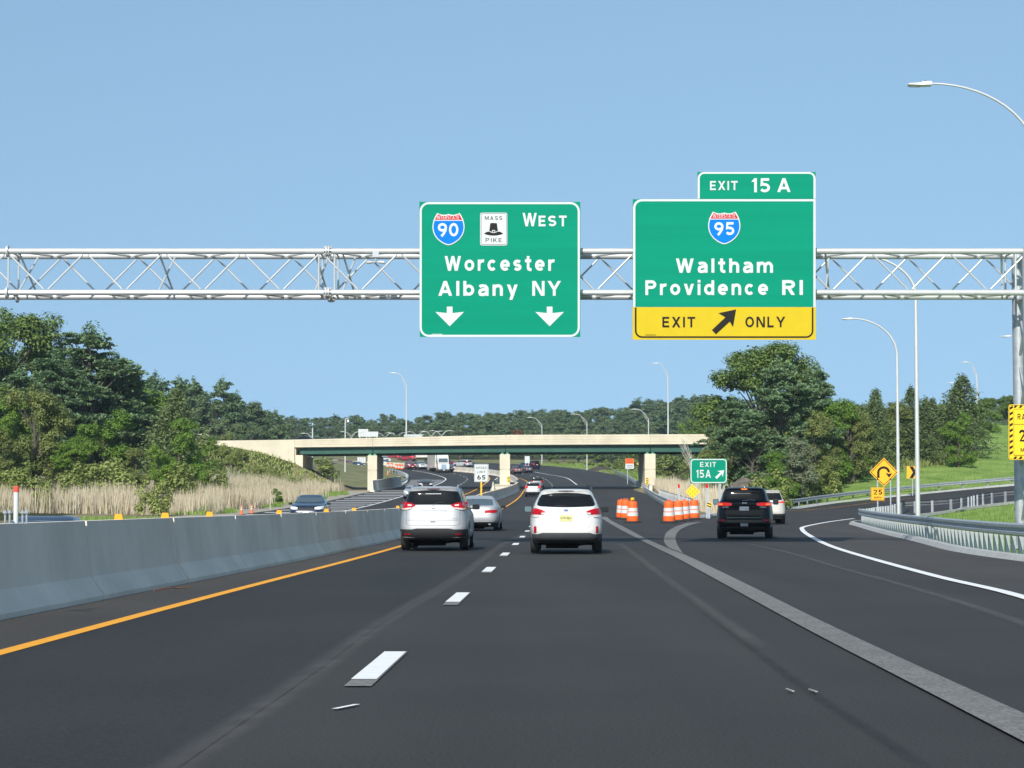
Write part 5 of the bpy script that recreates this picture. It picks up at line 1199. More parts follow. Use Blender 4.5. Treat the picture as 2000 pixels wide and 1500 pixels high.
# --- the white wagon in the middle lane
rg = suv_rings(4.78, .91, 1.60, 1.04, .98, .22, z0=.27)
q = Vector(((1105.8 - 1000) / F * 53.6 + .06, 53.6 + 2.36, 0))
c = Car('wagon', 'white wagon with roof rails and yellow plate in the middle lane', 'car', (q.x, q.y, R(q.x, q.y) + .02), rad(1.6), rg, 6.5, P_WHITE, (1.42, -1.32, .345, .225), .91)
c.patch('rear_window', 'r', [(-.71, 1.20, 1.235), (-.67, 1.175, 1.36), (-.60, 1.165, 1.455), (-.3, 1.15, 1.495), (0, 1.145, 1.505), (.3, 1.15, 1.495), (.60, 1.165, 1.455), (.67, 1.175, 1.36), (.71, 1.20, 1.235)], M_GLASS, off=.008, nz=8)
for o in c.pair('tail_light', 'r', [(.50, .985, 1.045), (.60, .97, 1.085), (.72, .96, 1.12), (.80, .965, 1.12), (.86, .99, 1.09)], M_TAIL, off=.024):
    sg = 1 if o.data.vertices[0].co.x > 0 else -1
    c.patch('clear_lens', 'r', [(sg * a, b, d) for a, b, d in ((.67, .90, .962), (.76, .90, .962), (.84, .92, .97))], M_TAILC, off=.022, parent=o, nz=2)
    c.patch('reverse_lens', 'r', [(sg * a, b, d) for a, b, d in ((.50, .985, 1.012), (.60, .972, 1.01))], M_TAILC, off=.030, parent=o, nz=2)
c.patch('brake_lamp', 'r', [(-.19, 1.545, 1.557), (0, 1.538, 1.562), (.19, 1.545, 1.557)], mat('dark_red_lens', (.12, .01, .03), .3), off=.016, nz=1)
c.patch('plate_recess', 'r', [(-.42, .965, .975), (-.34, .79, .975), (.34, .79, .975), (.42, .965, .975)], paint('recess_shade_white', (.52, .515, .49)), off=.004, nz=3)  # panel shading: the recess shade is painted as a greyer white
c.patch('trim_strip', 'r', [(-.33, .963, .985), (.33, .963, .985)], M_CHR, off=.02, nz=1)
pl = c.plate(.80, .95, M_PLY, 'G70-BJU', M_SBLK, off=.012)
e = c.patch('emblem', 'r', [(-.062, 1.06, 1.075), (-.03, 1.04, 1.095), (.03, 1.04, 1.095), (.062, 1.06, 1.075)], mat('emblem_blue', (.02, .07, .30), .2, coat=.5), off=.014, nz=2)
c.patch('emblem_stars', 'r', [(-.03, 1.072, 1.084), (.0, 1.066, 1.086), (.045, 1.066, 1.074)], M_CHR, off=.020, nz=1, parent=e)
c.text('OUTBACK', .42, .925, .62, .945, M_ALLOY, .014, name='badge'); c.text('2.5i', .46, .885, .57, .905, M_ALLOY, .014, name='badge'); c.text('SUBARU', -.62, .915, -.42, .932, M_ALLOY, .014, name='badge')
c.patch('bumper', 'r', [(-.885, .27, .485), (-.70, .27, .48), (-.58, .27, .515), (.58, .27, .515), (.70, .27, .48), (.885, .27, .485)], mat('grey_plastic', (.055, .06, .065), .6), off=.014, nz=5)
c.patch('diffuser', 'r', [(-.80, .26, .385), (.80, .26, .385)], M_PLAST, off=.02, nz=3)
c.pair('reflector', 'r', [(.725, .515, .675), (.785, .515, .675)], M_TAIL, off=.016, nz=3)
mb = MB()
for cols in ([(-.66, .93, .94), (-.59, .655, .665), (.59, .655, .665), (.66, .93, .94)], [(-.715, 1.0, 1.15), (-.705, 1.0, 1.15)], [(.705, 1.0, 1.15), (.715, 1.0, 1.15)]): c.patch('', 'r', cols, None, off=.005, depth=.004, nz=1, build=False, mb=mb)
mb.build('tailgate_gap', mat('pale_gap', (.26, .26, .255), .7, var=0), c.root)
mb = MB(); mb.tube([c.surf('r', 0.02, 1.165, .03), c.surf('r', -.16, 1.19, .022), c.surf('r', -.30, 1.175, .02)], .008, 6); mb.build('wiper', M_PLAST, c.root)
c.rails(.63, -1.65, .4, 1.555, mat('dark_rail', (.06, .065, .07), .5), .07); c.mirrors(.89, .66, 1.09, .21, .16)
mb = MB(); mb.tube([(.52, -1.5, 1.57), (.53, -1.66, 1.72)], .008, 6); mb.build('antenna', M_PLAST, c.root)
c.side_glass([[(-1.8, 1.14, 1.22), (-1.6, 1.10, 1.42), (-1.12, 1.09, 1.47)], [(-1.06, 1.09, 1.47), (-.05, 1.07, 1.49)], [(0.0, 1.07, 1.49), (.5, 1.06, 1.38), (.98, 1.06, 1.10)]], M_GLASS)
# --- the black four wheel drive taking the exit
rg = suv_rings(4.82, .96, 1.75, 1.14, 1.06, .16, z0=.29)
q = Vector(((1452.5 - 1000) / F * 73.5 + .3, 73.5 + 2.35, 0))
c = Car('suv', 'black four wheel drive with brake lights on taking the exit', 'suv', (q.x, q.y, R(q.x, q.y) + .02), rad(7.2), rg, 8, P_BLACK, (1.46, -1.42, .385, .26), .955)
c.patch('rear_window', 'r', [(-.70, 1.275, 1.35), (-.66, 1.27, 1.52), (-.60, 1.27, 1.62), (0, 1.27, 1.655), (.60, 1.27, 1.62), (.66, 1.27, 1.52), (.70, 1.275, 1.35)], M_GLASS, off=.008, nz=8)
for o in c.pair('tail_light', 'r', [(.42, 1.125, 1.205), (.60, 1.11, 1.225), (.80, 1.11, 1.23), (.90, 1.13, 1.21)], M_BRK, off=.022):
    sg = 1 if o.data.vertices[0].co.x > 0 else -1
    c.patch('lamp_core', 'r', [(sg * a, b, d) for a, b, d in ((.72, 1.145, 1.19), (.84, 1.145, 1.19))], M_BRKA, off=.028, parent=o, nz=2)
    c.patch('clear_lens', 'r', [(sg * a, b, d) for a, b, d in ((.52, 1.06, 1.085), (.74, 1.05, 1.075))], M_TAILC, off=.020, parent=o, nz=2)
c.patch('brake_lamp', 'r', [(-.10, 1.662, 1.695), (.10, 1.662, 1.695)], M_BRKA, off=.02, nz=1)
c.plate(.955, 1.085, M_PLATE, '775 RB3', M_PRED, off=.016)
c.text('Jeep', -.075, 1.185, .095, 1.235, M_CHR, .016, name='badge')
c.patch('trim_strip', 'r', [(-.57, .70, .722), (.57, .70, .722)], M_CHR, off=.03, nz=1)
c.pair('reflector', 'r', [(.66, .595, .655), (.83, .595, .655)], M_TAIL, off=.02, nz=2)
c.patch('diffuser', 'r', [(-.78, .29, .40), (.78, .29, .40)], M_PLAST, off=.016, nz=3); c.patch('hitch_cover', 'r', [(-.13, .42, .52), (.13, .42, .52)], M_GALV, off=.012, nz=1)
c.text('LAREDO', -.66, .985, -.52, 1.005, M_ALLOY, .014, name='badge') if False else None
c.patch('tailgate_edge', 'r', [(-.64, .72, .745), (-.60, .70, .715), (.60, .70, .715), (.64, .72, .745)], M_PLAST, off=.014, nz=1)
mb = MB(); mb.tube([c.surf('r', -.05, 1.29, .03), c.surf('r', .2, 1.315, .022), c.surf('r', .38, 1.30, .018)], .009, 6); mb.build('wiper', M_GALV, c.root)
c.rails(.64, -1.6, .4, 1.72, M_PLAST, .06); c.mirrors(.95, .62, 1.25, .2, .2)
mb = MB(); mb.lathe([(.05, 1.73), (.04, 1.78), (.015, 1.80)], 10, Matrix.Translation((0, -1.6, 0))); mb.build('antenna', M_CHR, c.root)
c.side_glass([[(-1.85, 1.24, 1.36), (-1.65, 1.2, 1.55), (-1.12, 1.2, 1.61)], [(-1.06, 1.19, 1.61), (-.05, 1.18, 1.63)], [(0.0, 1.18, 1.62), (.5, 1.17, 1.5), (.98, 1.17, 1.2)]], M_GLASS)
# --- silver saloon ahead of the crossover
q = Vector(((934 - 1000) / F * 90 + .02, 92.4, 0))
c = Car('sedan', 'silver saloon ahead of the silver crossover in the left lane', 'car', (q.x, q.y, R(q.x, q.y) + .02), rad(2.6), sedan_rings(4.85, .925, 1.46), 6.5, P_SILV, (1.42, -1.36, .33, .225), .92)
c.patch('rear_window', 'r', [(-.66, 1.06, 1.12), (-.60, 1.05, 1.30), (0, 1.045, 1.35), (.60, 1.05, 1.30), (.66, 1.06, 1.12)], M_GLASS2, off=.008, nz=8)
c.pair('tail_light', 'r', [(.36, .74, .82), (.40, .735, .84), (.72, .74, .865), (.86, .77, .86)], M_TAIL, off=.018)
c.pair('reverse_lens', 'r', [(.40, .665, .73), (.56, .665, .735), (.60, .70, .735)], M_TAILC, off=.014, nz=2)
c.patch('trim_strip', 'r', [(-.4, .835, .855), (.4, .835, .855)], M_CHR, off=.018, nz=1)
c.plate(.69, .80, M_PLATE, '4LK 192', mat('plate_brown', (.45, .28, .10), .5, var=0))
c.patch('bumper', 'r', [(-.85, .22, .34), (.85, .22, .34)], M_PLAST, off=.012, nz=3); c.patch('bumper_trim', 'r', [(-.66, .345, .365), (.66, .345, .365)], M_CHR, off=.016, nz=1)
for sg in (-1, 1): mb = MB(); mb.tube([c.surf('r', sg * .55, .29, .02), c.surf('r', sg * .55, .29, -.2)], .06, 12, True); mb.build('exhaust_tip', M_CHR, c.root)
c.mirrors(.9, .55, .98, .2, .13)
c.side_glass([[(-1.12, 1.05, 1.12), (-.85, 1.05, 1.30), (-.45, 1.04, 1.34)], [(-.4, 1.04, 1.34), (.15, 1.03, 1.34), (.75, 1.02, 1.06)]], M_GLASS)
# --- white crossover beside the black one
q = Vector(((1504 - 1000) / F * 108 + .05, 111, 0))
c = Car('suv', 'white crossover half hidden beyond the black four wheel drive', 'suv', (q.x, q.y, R(q.x, q.y) + .02), rad(2.0), suv_rings(4.7, .92, 1.70, 1.1, 1.02, .15), 7, P_PEARL, (1.42, -1.35, .36, .24), .92)
rear_kit(c, .92, 1.1, 1.7, [(.50, 1.06, 1.10), (.8, 1.05, 1.15), (.89, 1.07, 1.13)], [(-.70, 1.2, 1.28), (-.6, 1.19, 1.55), (.6, 1.19, 1.55), (.70, 1.2, 1.28)], lit=True)
c.mirrors(.92, .62, 1.15, .18, .16); c.side_glass([[(-1.75, 1.17, 1.30), (-1.5, 1.15, 1.52), (-.1, 1.12, 1.58)], [(-.02, 1.12, 1.57), (.5, 1.11, 1.46), (1.0, 1.11, 1.15)]], M_GLASS)

# --- the rest of the traffic
def traffic(kind, px, py, heading_deg, pnt, label, facing='r', d=None, lit=False, lift=0.0, cat='car', detail=1):
    g = gpx(px, py) if d is None else Vector((*gx(px, d, R).xy, 0)); x, y = g.x, g.y
    hd = rad(heading_deg)
    ctr = Vector((x, y, 0)) + Vector((math.sin(hd), math.cos(hd), 0)) * (2.2 if facing == 'r' else -2.2) * (1 if facing == 'r' else -1) * 1.0
    if facing == 'f': ctr = Vector((x, y, 0)) - Vector((math.sin(hd), math.cos(hd), 0)) * 2.2
    loc = (ctr.x, ctr.y, R(ctr.x, ctr.y) + .02 + lift)
    if kind == 'sedan':
        c = Car('sedan', label, cat, loc, hd, sedan_rings(), 6, pnt, (1.42, -1.36, .33, .22), .92, 'traffic on the highway', detail)
        c.side_glass([[(-1.12, 1.05, 1.12), (-.85, 1.05, 1.30), (-.45, 1.04, 1.34)], [(-.4, 1.04, 1.34), (.15, 1.03, 1.34), (.75, 1.02, 1.06)]], M_GLASS)
        if facing == 'f':
            front_kit(c, .92, .92, belt=1.02, H=1.46); c.mirrors(.9, .6, 1.0, .2, .13)
        else: rear_kit(c, .92, 1.0, 1.46, [(.42, .74, .84), (.86, .77, .87)], [(-.66, 1.06, 1.12), (-.60, 1.05, 1.30), (.60, 1.05, 1.30), (.66, 1.06, 1.12)], (.7, .81), (.24, .36), lit)
    else:
        H = {'suv': 1.72, 'van': 1.78, 'pickup': 1.85}[kind]
        c = Car('van' if kind == 'van' else 'suv', label, cat, loc, hd, suv_rings(4.8 if kind != 'pickup' else 5.2, .95, H, 1.12, 1.05, .12), 7, pnt, (1.45, -1.4, .37, .24), .95, 'traffic on the highway', detail)
        c.side_glass([[(-1.8, 1.2, 1.40), (-1.5, 1.18, 1.54), (-.1, 1.15, 1.6)], [(-.02, 1.15, 1.6), (.5, 1.14, 1.46), (1.0, 1.14, 1.18)]], M_GLASS)
        if facing == 'f': front_kit(c, 1.05, .95, belt=1.14, H=H); c.mirrors(.95, .7, 1.2, .2, .17)
        else: rear_kit(c, .95, 1.12, H, [(.55, .98, 1.16), (.8, .95, 1.24), (.92, 1.0, 1.2)], [(-.72, 1.22, 1.3), (-.62, 1.2, H - .17), (.62, 1.2, H - .17), (.72, 1.22, 1.3)], (.86, .98), (.3, .52), lit)
    return c
T = traffic
T('suv', 1041, 971, 1.2, P_SILV, 'silver suv far ahead past the left of the white wagon', lit=True)
T('suv', 1049, 957, 1, P_GREY, 'dark suv just ahead of the far silver suv')
T('sedan', 1013, 926, -25, P_BRONZE, 'bronze car leftmost of the cars under the right span', lit=True)
T('sedan', 1034, 924, -20, P_GREY, 'grey saloon nearest of the cars under the right span')
T('sedan', 1031, 917, -22, P_NAVY, 'dark blue car behind the grey saloon under the right span')
T('pickup', 1048, 917, -22, P_BLACK, 'tall black suv rightmost under the right span')
T('sedan', 598, 1017, 180.5, P_NAVY, 'dark navy saloon coming towards us behind the median wall', 'f', d=112, detail=2)
T('sedan', 35, 1017, 180, P_NAVY, 'dark blue car mostly hidden behind the wall at the left edge', 'f', d=41)
T('sedan', 804, 974, 179, P_SILV, 'oncoming silver saloon left of the silver crossover roof', 'f', d=232)
T('suv', 832, 957, 177, P_BLACK, 'oncoming black suv above the silver crossover roof', 'f', d=290)
T('pickup', 805, 917, 166, P_RED, 'oncoming dark red suv beside the far orange barrels', 'f', cat='suv')
T('van', 826, 917, 169, P_PALE, 'oncoming pale silver van left of the lorry', 'f', cat='van')
T('sedan', 881, 921, 172, P_GREY, 'oncoming grey car just right of the lorry', 'f')
T('sedan', 892, 909.5, -60, P_MAROON, 'maroon car beyond the median wall right of the lorry', lit=True, d=492)
T('suv', 918, 910, -50, P_PALE, 'silver suv beyond the median wall left of the centre pier', d=485)
T('sedan', 876, 909, -60, P_GREY, 'dark car beyond the median wall above the lorry', d=498)
for px, py, h, pn, fc, lb, kd in ((643, 909, 145, P_PALE, 'f', 'pale car farthest left in the queue seen under the left span', 'suv'), (664, 911, 150, P_WHITE, 'f', 'white car second from the left in the far queue', 'sedan'), (679, 910, -60, P_RED, 'r', 'red car with lit brake lights in the far queue', 'sedan'), (690, 912, 150, P_RED, 'f', 'red saloon with bright headlamps in the far queue', 'sedan'), (706, 915, 155, P_NAVY, 'f', 'dark car below the sign back in the far queue', 'sedan'), (671, 903, 145, P_GREY, 'f', 'grey van above the red cars in the far queue', 'van'), (691, 902, 150, P_PALE, 'f', 'pale van right of the grey van in the far queue', 'van'), (757, 905, 160, P_WHITE, 'f', 'white suv right of the left pier', 'suv'), (757.5, 910, 161, P_GREY, 'f', 'grey car in front of the white suv by the left pier', 'sedan'), (770, 899, 155, P_GREY, 'f', 'dark suv beyond the beige wall', 'suv'), (781, 899.5, -65, P_RED, 'r', 'small red car beyond the beige wall', 'sedan'), (810, 902, -65, P_RED, 'r', 'red suv beyond the beige wall above the dark red suv', 'suv'), (664, 916.5, -70, P_MAROON, 'r', 'red car parked low on the left behind the bank', 'sedan')):
    T(kd, px, py, h, pn, lb, fc, d=min(560, gpx(px, max(py, 905)).y + (905 - py) * 6 if py < 905 else gpx(px, py).y), lit=(fc == 'r'))
# car crossing the overpass
c = Car('sedan', 'dark car crossing the overpass at its left end', 'car', (at(590, 860, 306).x, 306.5, interp(PB, -29) + .27), rad(-90), sedan_rings(), 6, P_NAVY, (1.42, -1.36, .33, .22), .92, 'traffic on the highway', 1); c.side_glass([[(-1.12, 1.05, 1.12), (-.85, 1.05, 1.30), (-.45, 1.04, 1.34)], [(-.4, 1.04, 1.34), (.15, 1.03, 1.34), (.75, 1.02, 1.06)]], M_GLASS)
# --- white lorry
g = gpx(867, 923.5); hd = rad(171); root = empty('lorry', (g.x, g.y, R(g.x, g.y)), -hd + math.pi, 'white articulated lorry coming towards us under the left span', 'lorry', 'traffic on the highway')
# local: front faces -y
mb = MB(); pr = [(0.0, .55), (-.02, 1.15), (.15, 1.75), (1.15, 2.1), (1.45, 2.95), (1.7, 3.35), (2.4, 3.95), (3.9, 4.05), (3.9, .6)]
mb.prism([Vector((-1.15, y, z)) for y, z in pr], (2.3, 0, 0)); cab = mb.build('cab', P_WHITE, root)
bv = cab.modifiers.new('b', 'BEVEL'); bv.width = .07; bv.segments = 2
mb = MB(); mb.prism([Vector((-.98, 1.16, 2.15)), Vector((.98, 1.16, 2.15)), Vector((.92, 1.43, 2.95)), Vector((-.92, 1.43, 2.95))], (0, -.03, .012)); mb.build('windshield', M_GLASS2, root)
mb = MB(); mb.prism([Vector((-.55, .0, .8)), Vector((.55, .0, .8)), Vector((.5, .1, 1.7)), Vector((-.5, .1, 1.7))], (0, -.06, 0)); mb.build('grille', M_CHR, root)
for s in (-1, 1):
    mb = MB(); mb.box(min(s * .72, s * 1.1), max(s * .72, s * 1.1), -.05, .1, 1.0, 1.3); mb.build('headlamp', M_HEAD, root)
    mb = MB(); mb.box(min(s * 1.22, s * 1.42), max(s * 1.22, s * 1.42), 1.1, 1.25, 1.95, 2.7); mb.build('mirror', M_PLAST, root)
mb = MB(); mb.box(-1.2, 1.2, -.12, .25, .32, .72); mb.build('bumper', M_PLAST, root)
mb = MB(); mb.box(-.15, .15, -.14, -.12, .5, .65); mb.build('number_plate', M_PLATE, root)
mb = MB(); mb.box(-1.29, 1.29, 4.3, 17.5, 1.1, 4.08); mb.build('trailer', P_WHITE, root)
mb = MB(); mb.box(-1.0, 1.0, .6, 17.0, .6, 1.08); mb.build('chassis', M_UNDER, root)
for y in (.9, 3.6, 4.9, 15.0, 16.3):
    for s in (-1, 1):
        mb = MB(); mb.lathe([(.3, -.15), (.5, -.15), (.52, 0), (.5, .15), (.3, .15)], 18, Matrix.Translation((s * 1.02, y, .52)) @ Matrix.Rotation(math.pi / 2, 4, 'Y')); mb.build('wheel', M_RUB, root, smooth=40)
# white lorry trailer tail and a low teal edged box truck far behind
g = Vector(gx(821, 545, R)); root = empty('box_truck', (g.x, g.y, R(g.x, g.y)), rad(60), 'white box truck with teal edge far beyond the beige wall', 'truck', 'traffic on the highway')
mb = MB(); mb.box(-1.2, 1.2, -3.6, 2.2, .9, 3.3); mb.build('box', P_WHITE, root); mb = MB(); mb.box(-1.22, 1.22, -3.85, -3.6, .9, 3.3); mb.build('tail_frame', mat('teal_paint', (.06, .45, .40), .5), root); mb = MB(); mb.box(-1.05, 1.05, 2.25, 4.0, .6, 2.4); mb.build('cab', P_RED, root)
for y in (-2.2, 2.9):
    for s in (-1, 1): mb = MB(); mb.lathe([(.2, -.13), (.44, -.13), (.45, .13), (.2, .13)], 14, Matrix.Translation((s, y, .45)) @ Matrix.Rotation(math.pi / 2, 4, 'Y')); mb.build('wheel', M_RUB, root)

# ================================================================ barrels and cones
def drum_proto():
    root = empty('traffic_barrel', (0, 0, 0), 0, 'x', 'traffic barrel', 'orange and white barrels closing the gore')
    mb = MB(); mb.lathe([(.27, .05), (.285, .08), (.285, .30), (.262, .31), (.262, .50), (.245, .51), (.245, .70), (.235, .71), (.235, .90), (.225, .91), (.215, .98), (.19, 1.0), (.05, 1.0)], 24); mb.build('body', M_ORG, root, smooth=30)
    for a, b, r in ((.32, .49, .266), (.53, .69, .2495)): mb = MB(); mb.lathe([(r - .002, a), (r, a + .002), (r, b - .002), (r - .002, b)], 24, cap=False); mb.build('white_band', M_SWH, root, smooth=30)
    mb = MB(); mb.lathe([(.43, 0.005), (.44, .02), (.40, .06), (.28, .085)], 24); mb.build('base', M_RUB, root)
    mb = MB(); mb.tube([(-.12, 0, .99), (-.1, 0, 1.05), (.1, 0, 1.05), (.12, 0, .99)], .022, 6); mb.build('handle', M_ORG, root)
    return root
dp = drum_proto(); first = True
DR = [((1214, 1013.5), 'barrel leftmost of the group right of the white wagon'), ((1222, 1014.5), 'middle barrel of the group right of the white wagon'), ((1235.5, 1021.5), 'nearest barrel of the left gore group, with an amber lamp on top'), ((1306.5, 1021.5), 'front barrel of the group left of the black four wheel drive'), ((1324.5, 1018.5), 'barrel just behind the front one by the black four wheel drive'), ((1337, 1016.5), 'rear barrel of the right gore group'), ((1355.5, 1014.5), 'barrel standing apart nearest the exit sign')]
for (px, py), lb in DR:
    g = gpx(px, py); o = dp if first else copy_thing(dp, (0, 0, 0)); first = False
    o.location = (g.x, g.y, R(g.x, g.y) + .01); o.rotation_euler = (0, 0, px); o['label'] = 'orange and white ' + lb; o.scale = (1.12, 1.12, 1.12)
    if px == 1235.5:
        mb = MB(); mb.lathe([(.05, 1.05), (.10, 1.06), (.10, 1.14), (.07, 1.18)], 12); mb.build('warning_lamp', M_SYEL, o)
for px, py, lb in ((757.5, 914, 'farthest left of the five far barrels'), (765, 914, 'second of the five far barrels'), (774, 916.5, 'third of the five far barrels'), (779.5, 917, 'fourth of the five far barrels'), (785, 917.5, 'last of the five far barrels, nearest the dark red suv')):
    g = gpx(px, py); copy_thing(dp, (g.x, g.y, R(g.x, g.y) + .01), px, 'orange barrel ' + lb, 'far barrels beyond the left pier', (1.25, 1.25, 1.12))
def cone_proto():
    root = empty('traffic_cone', (0, 0, 0), 0, 'x', 'traffic cone', 'orange cones at the edge of the reeds')
    mb = MB(); mb.lathe([(.14, .035), (.12, .08), (.035, .70), (.03, .71)], 18); mb.build('body', M_ORG, root, smooth=40)
    for a, b in ((.36, .46), (.52, .58)):
        ra, rb = .12 - (a - .08) * .137 + .003, .12 - (b - .08) * .137 + .003; mb = MB(); mb.lathe([(ra, a), (rb, b)], 18, cap=False); mb.build('white_collar', M_SWH, root)
    mb = MB(); mb.box(-.18, .18, -.18, .18, 0, .04); mb.build('base', M_ORG, root); return root
cp = cone_proto(); first = True
for px, py, d, lb in ((471.5, 1002, 150, 'orange cone left of the pair'), (491.5, 1000.5, 153, 'orange cone right of the pair, a little taller'), (757.5, 922, 425, 'tiny orange cone right of the left pier')):
    g = gx(px, d); o = cp if first else copy_thing(cp, (0, 0, 0)); first = False; o.location = (g.x, g.y, g.z + .03); o['label'] = lb; k = 18 / F * d / .72 if d < 400 else 1.2; o.scale = (k, k, k)
HAZE = 0.00012
# ================================================================ VEGETATION
rng = np.random.default_rng(7)
L_OAK = leaf_mat('oak_leaves', (.085, .145, .032), (.185, .265, .066))
L_BROAD = leaf_mat('bright_leaves', (0.098, 0.203, 0.028), (0.231, 0.343, 0.063), .3)
L_OLIVE = leaf_mat('olive_leaves', (0.119, 0.161, 0.042), (0.266, 0.301, 0.098), .25)
L_PINE = leaf_mat('pine_needles', (.095, .165, .075), (.215, .315, .150), .15)
L_CEDAR = leaf_mat('cedar_sprays', (.080, .125, .050), (.195, .255, .095), .15)
L_GREY = leaf_mat('grey_green_leaves', (0.140, 0.182, 0.098), (0.266, 0.294, 0.175), .2)
L_FAR = leaf_mat('distant_leaves', (.085, .140, .060), (.19, .25, .115), .2)
L_RED = leaf_mat('russet_leaves', (.12, .05, .03), (.22, .10, .05), .2)
L_SHRUB = leaf_mat('shrub_leaves', (.15, .215, .045), (.36, .40, .13), .28)
M_REED = leaf_mat('dry_reeds', (.40, .345, .24), (.74, .65, .48), .3)
M_BLADE = leaf_mat('green_blades', (.13, .23, .035), (.26, .36, .09), .35)
def unit(v): return v / np.maximum(1e-9, np.linalg.norm(v, axis=-1, keepdims=True))
def leaves_mesh(name, C, Nrm, size, asp, m, jitter=.35):
    """diamond shaped leaf sprays at points C facing along Nrm"""
    n = len(C); s = size * (1 + jitter * rng.uniform(-1, 1, n))[:, None]
    r = rng.normal(size=(n, 3)); u = unit(np.cross(Nrm, r)); v = unit(np.cross(Nrm, u))
    fold = Nrm * s * .18
    P = np.stack([C + u * s, C + v * s * asp + fold, C - u * s, C - v * s * asp + fold], 1).reshape(-1, 3)
    me = bpy.data.meshes.new(name); me.vertices.add(4 * n); me.vertices.foreach_set('co', P.astype(np.float32).ravel())
    me.loops.add(4 * n); me.loops.foreach_set('vertex_index', np.arange(4 * n, dtype=np.int32))
    me.polygons.add(n); me.polygons.foreach_set('loop_start', np.arange(0, 4 * n, 4, dtype=np.int32))
    me.update(calc_edges=True); me.validate(); me.materials.append(m); return me
def clumps(centres, radii, per, flat=1.0, up=.5, shell=.55):
    C, Nn = [], []
    for c, r, p in zip(centres, radii, per):
        d = unit(rng.normal(size=(p, 3))); q = (shell + (1 - shell) * rng.random(p) ** .6) * r
        q *= 1 + .25 * rng.normal(size=p) * .6
        o = d * q[:, None]; o[:, 2] *= flat; C.append(c + o)
        Nn.append(unit(d * .8 + np.array([0, 0, up]) + .30 * rng.normal(size=(p, 3))))
    return np.concatenate(C), np.concatenate(Nn)
def trunk_mesh(name, H, r, tips, m=None, lean=.02, fork=.35):
    mb = MB(); top = Vector((lean * H, 0, H * .9)); n = 7
    ax_ = [Vector((lean * H * t + .012 * H * math.sin(5 * t + r * 20), .01 * H * math.sin(4 * t), H * .9 * t - .3 * (1 - t))) for t in [k / n for k in range(n + 1)]]
    mb.tube(ax_, [r * (1.25 if k == 0 else 1) * (1 - .88 * k / n) + .015 for k in range(n + 1)], 8)
    for tp in tips:
        tp = Vector(tp); t = max(.12, min(.9, (tp.z / H) * .72 + .05 - .15 * fork)); k = min(n - 1, int(t * n)); a = ax_[k].lerp(ax_[k + 1], t * n - k)
        mid = a.lerp(tp, .5) + Vector((0, 0, .06 * (tp - a).length)); rr_ = r * (1 - .88 * t) * .5
        mb.tube([a, mid, tp], [rr_ + .01, rr_ * .55 + .008, .012], 5, False)
    return mb.mesh(name, m or M_BARK, 60)
